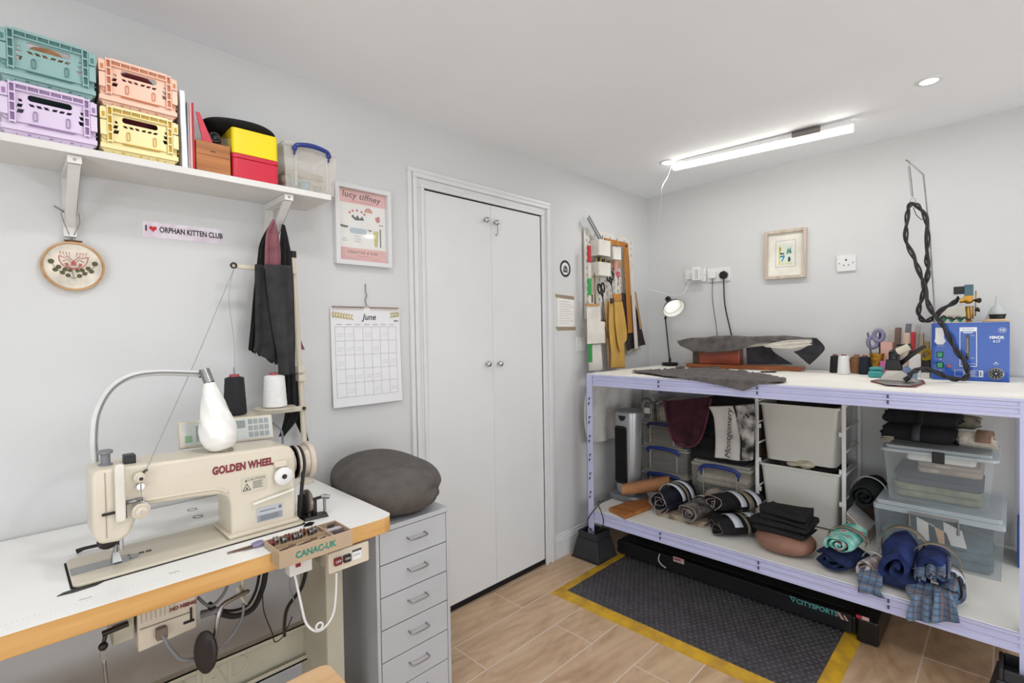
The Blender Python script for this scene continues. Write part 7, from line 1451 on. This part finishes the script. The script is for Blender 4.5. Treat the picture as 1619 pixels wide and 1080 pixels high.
m = MB(FR(2.4545, at(1331, 974, 0, 2.4545).y, at(1331, 974, 0, 2.4545).z)); m.prism([(-.020, .012), (-.008, .012), (.010, -.014), (-.002, -.014)], 0, .0008); m.build('pink_chevron', pm('dusty_pink_print', '#b18f8c', .5), tm); m = MB(FR(2.4545, at(1331, 974, 0, 2.4545).y, at(1331, 974, 0, 2.4545).z)); m.prism([(.004, .006), (.012, .006), (.024, -.014), (.016, -.014)], 0, .0008); m.build('pink_chevron', MATS['dusty_pink_print'], tm)
m = MB(FR(2.4545, at(1073, 886, 0, 2.4545).y, at(1073, 886, 0, 2.4545).z)); m.box((-.030, -.013, 0), (.030, .013, .0008)); lb = m.build('warning_label', pm('pinkish_label', '#c9a9a4', .5), tm); m = MB(FR(2.4545, at(1073, 886, 0, 2.4545).y, at(1073, 886, 0, 2.4545).z)); m.box((-.026, -.003, .0008), (.012, .008, .0012)); m.build('label_print', pm('label_red', '#a8555a', .5), lb)
m = MB(FR(2.4445, at(1364, 977, 0, 2.4445).y, at(1364, 977, 0, 2.4445).z)); m.box((-.022, -.007, 0), (-.004, .007, .0008)); m.build('red_label', pm('label_scarlet', '#b02a3c', .5), tm); m = MB(FR(2.4445, at(1364, 977, 0, 2.4445).y, at(1364, 977, 0, 2.4445).z)); m.box((-.003, -.007, 0), (.022, .007, .0008)); m.build('pink_label', MATS['pinkish_label'], tm)
m = MB(); m.tube(spl([at(1043, 876, 0, 2.449), at(1041, 885, 0, 2.446), at(1046, 893, 0, 2.444), at(1053, 898, 0, 2.446)], 4), .004, 6); m.build('grab_cord', pm('pale_grey_cord', '#a5a3a3', .6), tm, smooth=True)
for y in (.52, 1.50): m = MB(); m.cyl((2.50, y, .009), (2.90, y, .009), .009, n=10); m.build('foot', M_rubber, tm)
# anti-fatigue mat with yellow bevelled border
am = thing('floor_mat', (2.2, 1.05, 0), 'black dimpled anti-fatigue mat with worn yellow border on floor', 'mat')
X0, X1, Y0, Y1, bw_ = 1.882, 2.445, .44, 1.628, .058
m = MB()
def ledge(a, b, c, d):   # outer a-b, inner d-c strip sloping up to the mat
    m.add([(a[0], a[1], .001), (b[0], b[1], .001), (c[0], c[1], .012), (d[0], d[1], .012), (a[0], a[1], 0), (b[0], b[1], 0), (c[0], c[1], 0), (d[0], d[1], 0)], [(0, 1, 2, 3), (4, 7, 6, 5), (0, 4, 5, 1), (1, 5, 6, 2), (2, 6, 7, 3), (3, 7, 4, 0)])
X1b = 2.62
M_yel = pm('worn_yellow_rubber', '#c99d1f', .6, 0, .08, 14, .1, 80, col2='#a8802c')
for nm_, a, b, c, d in (('front', (X0, Y1), (X0, Y0), (X0 + bw_, Y0 + bw_), (X0 + bw_, Y1 - bw_)), ('left', (X1b, Y1), (X0, Y1), (X0 + bw_, Y1 - bw_), (X1b, Y1 - bw_)), ('right', (X0, Y0), (X1b, Y0), (X1b, Y0 + bw_), (X0 + bw_, Y0 + bw_))):
    m = MB(); ledge(a, b, c, d); m.build('yellow_border', M_yel, am)
def mat_mat():
    m_ = bpy.data.materials.new('dimpled_rubber'); m_.use_nodes = True; nt = m_.node_tree; b = nt.nodes['Principled BSDF']; N = nt.nodes.new; K = nt.links.new
    b.inputs['Base Color'].default_value = lin('#3a3839'); b.inputs['Roughness'].default_value = .55; return m_
M_rub = pm('mat_rubber', '#464446', .36, 0, .12, 30)
m = MB(); m.box((X0 + bw_, Y0 + bw_, 0), (X1b, Y1 - bw_, .010)); m.build('rubber_base', M_rub, am)
m = MB(); st = .026; i = 0; x = X0 + bw_ + .012
while x < 2.50:
    y = Y0 + bw_ + .012 + (st / 2 if i % 2 else 0)
    while y < Y1 - bw_ - .008:
        r = .0108; vs = [(x, y, .0170)] + [(x + r * cos(pi * k / 3), y + r * .9 * sin(pi * k / 3), .010) for k in range(6)] ; m.add(vs, [(0, k, k % 6 + 1) for k in range(1, 7)]); y += st
    x += st * .87; i += 1
o = m.build('dimples', M_rub, am, smooth=True); o['kind'] = 'stuff'

# ================================================================== pegboard and what hangs on it
pg = thing('pegboard', (2.77, 1.84, 1.375), 'white pegboard on the left wall above the bench corner', 'pegboard')
sl_ = []
for r in range(13):
    for c in range(13):
        u = .025 + c * .042; v = .022 + r * .042 + (.021 if c % 2 else 0)
        if v < .54: sl_.append(rrect(u - .005, v - .011, u + .005, v + .011, .004, 2))
MPg = FL(2.49, 1.842, 1.373)
m = MB(MPg); m.mesh_in(curve_mesh([rrect(0, 0, .56, .56, .012)] + sl_, .006)); m.build('board', pm('pegboard_white', '#dcd8d0', .5), pg)
m = MB(MPg); m.box((.05, .05, -.014), (.08, .51, -.003)); m.box((.48, .05, -.014), (.51, .51, -.003)); m.build('spacer', M_white, pg)
WY = lambda a, b, y=1.80: at(a, b, 1, y)
def hung(name, quad, y, th, mat, lab, cat, bev=.0, parent=None):
    P = [WY(a, b, y) for a, b in quad]; m = MB(MA); m.prism([(p.x, p.z) for p in P], y, y + th) if False else None
    m = MB(); m.prism([(p.x, p.z) for p in P], y, y + th, MA); o = m.build(name, mat, parent, bevel=bev); return tag(o, lab, cat) if parent is None else o
def cup(x0, x1, z0, z1, lab, fill=None):
    t = thing('pegboard_container', ((x0 + x1) / 2, 1.80, z0), lab, 'container'); ya, yb_ = 1.762, 1.836; m = MB(); k = .003
    outer = rrect(x0, ya, x1, yb_, .012, 5); inner = rrect(x0 + k, ya + k, x1 - k, yb_ - k, .010, 5)
    m.mesh_in(curve_mesh([outer, inner], z1 - z0 - k), Matrix.Translation((0, 0, (z0 + k + z1) / 2))); m.prism(outer, z0, z0 + k); m.build('cup', pm('cup_white', '#dad6cc', .4), t); return t
cup(2.535, 2.665, 1.762, 1.858, 'upper white container at the left of the pegboard')
cup(2.535, 2.665, 1.640, 1.722, 'lower white container holding black clutter on the pegboard')
cup(2.695, 2.785, 1.752, 1.830, 'small white container right of the two larger ones')
rg = random.Random(9)
for k in range(5): x = 2.548 + k * .024; tag(MB().cyl((x, 1.80, 1.70), (x + .008, 1.80, 1.748 + .006 * (k % 3)), .010, .008, n=10).build('small_tool', M_black if k % 2 else pm('brass_tip', '#a68a52', .4, .6), smooth='auto'), 'small tool in the lower pegboard container, %s of the five' % ('leftmost', 'second from the left', 'the middle one', 'second from the right', 'rightmost')[k], 'tool')
rl = thing('steel_ruler', (2.55, 1.80, 1.86), 'grey steel ruler leaning out of the upper white container', 'ruler')
a_, b_ = WY(930, 343, 1.80), WY(951, 381, 1.80); dd = (b_ - a_).normalized(); nn = Vector((dd.z, 0, -dd.x)) * .017
m = MB(); m.hexa([tuple(a_ + nn), tuple(a_ - nn), tuple(a_ - nn + Vector((0, .002, 0))), tuple(a_ + nn + Vector((0, .002, 0))), tuple(b_ + nn + dd * .1), tuple(b_ - nn + dd * .1), tuple(b_ - nn + dd * .1 + Vector((0, .002, 0))), tuple(b_ + nn + dd * .1 + Vector((0, .002, 0)))]); m.build('blade', pm('grey_steel_ruler', '#85878a', .35, .8), rl)
m = MB(); m.hexa([tuple(a_ + nn * .2 + Vector((0, -.001, 0))), tuple(a_ - nn * .2 + Vector((0, -.001, 0))), tuple(a_ - nn * .2), tuple(a_ + nn * .2), tuple(b_ + nn * .2 + Vector((0, -.001, 0))), tuple(b_ - nn * .2 + Vector((0, -.001, 0))), tuple(b_ - nn * .2), tuple(b_ + nn * .2)]); m.build('centre_line', pm('pale_line', '#b9bbbd', .4), rl)
# coloured measuring tube
qt = thing('measuring_stick', (2.46, 1.80, 1.05), 'long clear measuring stick with red and green sections beside the pegboard', 'measuring stick')
for (y0_, y1_, c, nm_) in ((384, 388, '#c9c4bb', 'end_tip'), (388, 415, '#b5202c', 'red_section'), (415, 440, '#cfc9bf', 'clear_section'), (440, 467, '#2f9a4e', 'green_section'), (467, 482, '#cfc9bf', 'clear_section'), (482, 544, '#b9aea2', 'plain_section'), (544, 573, '#2f9a4e', 'green_section'), (573, 586, '#c9c4bb', 'plain_section')):
    a_, b_ = WY(926.2, y0_, 1.79), WY(931.5, y1_, 1.79); m = MB(); m.box((2.452, 1.785, b_.z), (2.482, 1.791, a_.z - .0002)); m.build(nm_, pm('stick' + c, c, .35), qt)
# T-shaped wooden square
wq = thing('wooden_square', (2.95, 1.80, 1.28), 'orange-brown wooden L square hanging on the pegboard right half', 'wooden square'); M_ws = wood('square_wood', '#b97c34', '#a06426', 'Z', 6)
for nm_, q4 in (('short_arm', ((956, 376), (991.5, 384), (991.5, 391), (957, 385))), ('long_arm', ((986.5, 391), (993, 384.5), (1000.5, 526), (993.5, 527)))):
    P = [WY(a, b, 1.80) for a, b in q4]; m = MB(); m.prism([(p.x, p.z) for p in P], 1.80, 1.806, MA); m.build(nm_, M_ws, wq, bevel=.001)
hung('straight_rule', [(995, 405), (999, 407), (1009, 550), (1004, 552)], 1.790, .003, pm('pale_wood_rule', '#cfc5bc', .5), 'long pale straight rule hanging right of the wooden square', 'ruler')
hung('hanging_card', [(1003.5, 461), (1006, 463), (1015.5, 520), (1012, 521)], 1.800, .002, pm('tan_card', '#a98a62', .7), 'narrow tan card strip right of the pale rule', 'card')
# shears and scissors
def shears(cx, cy, s, mat, lab, rot=0, y=1.80, blade=True, bl_=1.0):
    c = WY(cx, cy, y); t = thing('hanging_scissors', c, lab, 'scissors'); Mr = FL(c.x, y, c.z) @ Matrix.Rotation(radians(rot), 4, 'Z')
    for q in (-1, 1):
        m = MB(Mr); m.tube([(q * s * .42 + s * .34 * cos(t_), s * .55 + s * .62 * sin(t_), 0) for t_ in [2 * pi * k / 18 for k in range(18)]], s * .11, 8, closed=True); m.tube([(q * s * .28, 0, 0), (-q * s * .05, -s * .55, 0)], s * .12, 8); m.build('handle', mat, t, smooth=True)
        m = MB(Mr); m.hexa([(-q * s * .02 - s * .12, -s * .5, -.001), (-q * s * .02 + s * .12, -s * .5, -.001), (-q * s * .02 + s * .12, -s * .5, .001), (-q * s * .02 - s * .12, -s * .5, .001), (q * s * .06 - .002, -s * 2.3 * bl_, -.001), (q * s * .06 + .002, -s * 2.3 * bl_, -.001), (q * s * .06 + .002, -s * 2.3 * bl_, .001), (q * s * .06 - .002, -s * 2.3 * bl_, .001)]); m.build('blade', M_steel, t)
    return t
shears(951.5, 462, .046, M_black, 'large black handled shears hanging lower on the pegboard', 12, 1.795)
shears(965.5, 443, .046, M_black, 'black handled scissors hanging above the tan pattern pieces', 16, 1.805, bl_=.8)
shears(977.5, 437, .024, pm('pink_red_plastic', '#c43a4a', .4), 'small red handled scissors hanging right of black ones', 0, 1.80)
shears(972, 387, .018, pm('wine_plastic', '#8b3a4a', .4), 'wine red little scissors standing in the small white container', 60, 1.805)
hung('pattern_piece', [(963, 410), (983, 412), (983, 424), (964, 424)], 1.815, .002, pm('tan_pattern', '#b08d61', .8), 'short tan card hanging below the small white container', 'pattern piece')
hung('pink_tag', [(971, 410), (976, 411), (977, 435), (972, 434)], 1.810, .002, pm('pink_tag_m', '#d9a0a2', .7), 'pale pink ribbon tag dangling below the small container', 'tag')
m = MB(); m.cyl(WY(940, 432, 1.80), WY(941, 482, 1.80), .005, n=8); tag(m.build('brass_rod', pm('pale_brass', '#a98c4a', .4, .6), smooth='auto'), 'thin brass rod hanging beneath the left containers', 'rod')
m = MB(); m.cyl(WY(936, 466, 1.80), WY(936, 478, 1.80), .005, n=8); tag(m.build('black_awl', M_black, smooth='auto'), 'short black awl hanging left of the brass rod', 'awl')
# pattern cards and cloth
hung('pattern_card', [(928, 483), (949, 482), (950, 508), (956, 509), (956.5, 542), (929, 544)], 1.778, .003, pm('ivory_card', '#dcd6cc', .7), 'ivory pattern card bundle hanging at left of the pegboard', 'pattern piece')
hung('bulldog_clip', [(928, 480.5), (948, 480), (948, 483.5), (928, 484)], 1.770, .014, pm('tan_clip', '#b98b56', .5), 'tan clip bar holding the ivory pattern cards', 'clip')
hung('pattern_piece', [(950, 509), (957.5, 509), (957.5, 543), (951, 543)], 1.792, .003, pm('orange_card', '#bb8442', .7), 'orange card strip behind the ivory pattern cards', 'pattern piece')
hung('pattern_piece', [(935, 545), (950, 545), (953, 584), (935, 586)], 1.796, .002, pm('white_pattern', '#d7d2ca', .8), 'long white paper pattern hanging below ivory cards to the bench', 'pattern piece')
M_tan = pm('tan_manila', '#c49a4c', .7, 0, .04, 10); M_tan2 = pm('pale_manila', '#c8a06a', .7, 0, .04, 10)
hung('pattern_piece', [(957, 478), (964, 476), (964, 582), (962, 582)], 1.800, .002, M_tan2, 'pale manila pattern behind the yellow tan ones', 'pattern piece')
def curved_hang(name, L, R, y, mat, lab): return tag(sheet([WY(a, b, y) for a, b in L], [WY(a, b, y) for a, b in R], (0, -1, 0), amp=.006, waves=.8, thick=.002, rough=.001).build(name, mat, smooth=True), lab, 'pattern piece')
curved_hang('pattern_piece', [(963, 476), (962, 520), (965, 555), (965, 582)], [(983, 476), (984, 510), (987, 545), (988, 582)], 1.782, M_tan, 'long yellow tan card pattern hanging down to the bench')
curved_hang('pattern_piece', [(971, 478), (972, 510), (976, 545), (980, 556)], [(984, 477), (988, 500), (991, 525), (991, 538)], 1.772, M_tan, 'shorter yellow tan card pattern hanging in front of the long one')
hung('pattern_clip', [(970, 465), (982, 464), (983, 475), (971, 476)], 1.775, .010, pm('orange_tab', '#c0813a', .6), 'orange tab at the top of the yellow tan patterns', 'tab')
hung('binder_clip', [(966, 472), (970.5, 471), (971, 479), (967, 480)], 1.768, .008, pm('dark_clip', '#4c4438', .4, .5), 'small dark clip on the yellow tan patterns', 'clip')
tag(sheet([WY(a, b, 1.815) for a, b in ((983, 463), (985, 500), (988, 530), (990, 555))], [WY(a, b, 1.815) for a, b in ((998, 467), (1006, 490), (1013, 520), (1019, 545))], (0, -1, 0), amp=.008, waves=2).build('cloth', fabric('dark_brown_suiting', '#392f2e', '#2a2322'), smooth=True), 'dark brown cloth hanging behind the wooden square', 'cloth')
tag(sheet([WY(a, b, 1.825) for a, b in ((984, 480), (987, 540), (990, 560))], [WY(a, b, 1.825) for a, b in ((1002, 480), (1008, 530), (1012, 553))], (0, -1, 0), amp=.004, waves=1).build('cloth', M_f2, smooth=True), 'cream cloth edge showing below the dark brown cloth', 'cloth')
m = MB(); m.tube(spl([WY(952, 478, 1.79), WY(953, 500, 1.79), WY(957, 520, 1.79), WY(962, 535, 1.79)], 5), .002, 5); tag(m.build('dark_string', M_rubber, smooth=True), 'dark cord dangling between ivory and yellow patterns', 'cord')
# teal floral print gets its coral flowers
nt = M_teal.node_tree; vr = nt.nodes.new('ShaderNodeTexVoronoi'); vr.inputs['Scale'].default_value = 26; gt = nt.nodes.new('ShaderNodeMath'); gt.operation = 'LESS_THAN'; gt.inputs[1].default_value = .27
tcn = nt.nodes.new('ShaderNodeTexCoord'); nt.links.new(tcn.outputs['Object'], vr.inputs['Vector']); nt.links.new(vr.outputs['Distance'], gt.inputs[0])
mx = nt.nodes.new('ShaderNodeMix'); mx.data_type = 'RGBA'; mx.inputs['B'].default_value = lin('#c9707c'); bs = nt.nodes['Principled BSDF']; src_ = bs.inputs['Base Color'].links[0].from_socket
nt.links.new(gt.outputs[0], mx.inputs['Factor']); nt.links.new(src_, mx.inputs['A']); nt.links.new(mx.outputs['Result'], bs.inputs['Base Color'])
# repeats of a kind carry one group phrase
for pre, g in (('folding_crate', 'folding crates on the wall shelf'), ('tin', 'tins on the wall shelf'), ('folder', 'folders on the wall shelf'), ('cotton_reel', 'reels in the clear shelf box'), ('storage_box', 'clear plastic storage boxes'), ('fabric_roll', 'fabric rolls on the lower shelf'), ('tartan_roll', 'tartan rolls at the shelf edge'),
               ('deep_bin', 'white bins in the wire frame'), ('thread_cone', 'thread cones'), ('bed_riser', 'risers under the bench posts'), ('downlight', 'recessed downlights'), ('wall_socket', 'wall sockets'), ('plug', 'plugs in the wall sockets'), ('pegboard_container', 'white containers on the pegboard'), ('small_tool', 'small tools in the pegboard container'),
               ('hanging_scissors', 'scissors on the pegboard'), ('pattern_piece', 'pattern pieces on the pegboard'), ('pen', 'pens in the gold pot'), ('paper_folder', 'paper folders by the big tub'), ('paper_sheet', 'paper sheets in the big tub'), ('packet', 'packets in the beige tray'), ('fabric_bundle', 'loose fabric bundles on the lower shelf'), ('folded_fabric', 'folded fabrics on the lower shelf')):
    for o in bpy.data.objects:
        if o.parent is None and o.name.split('.')[0] == pre and 'label' in o and 'group' not in o: o['group'] = g
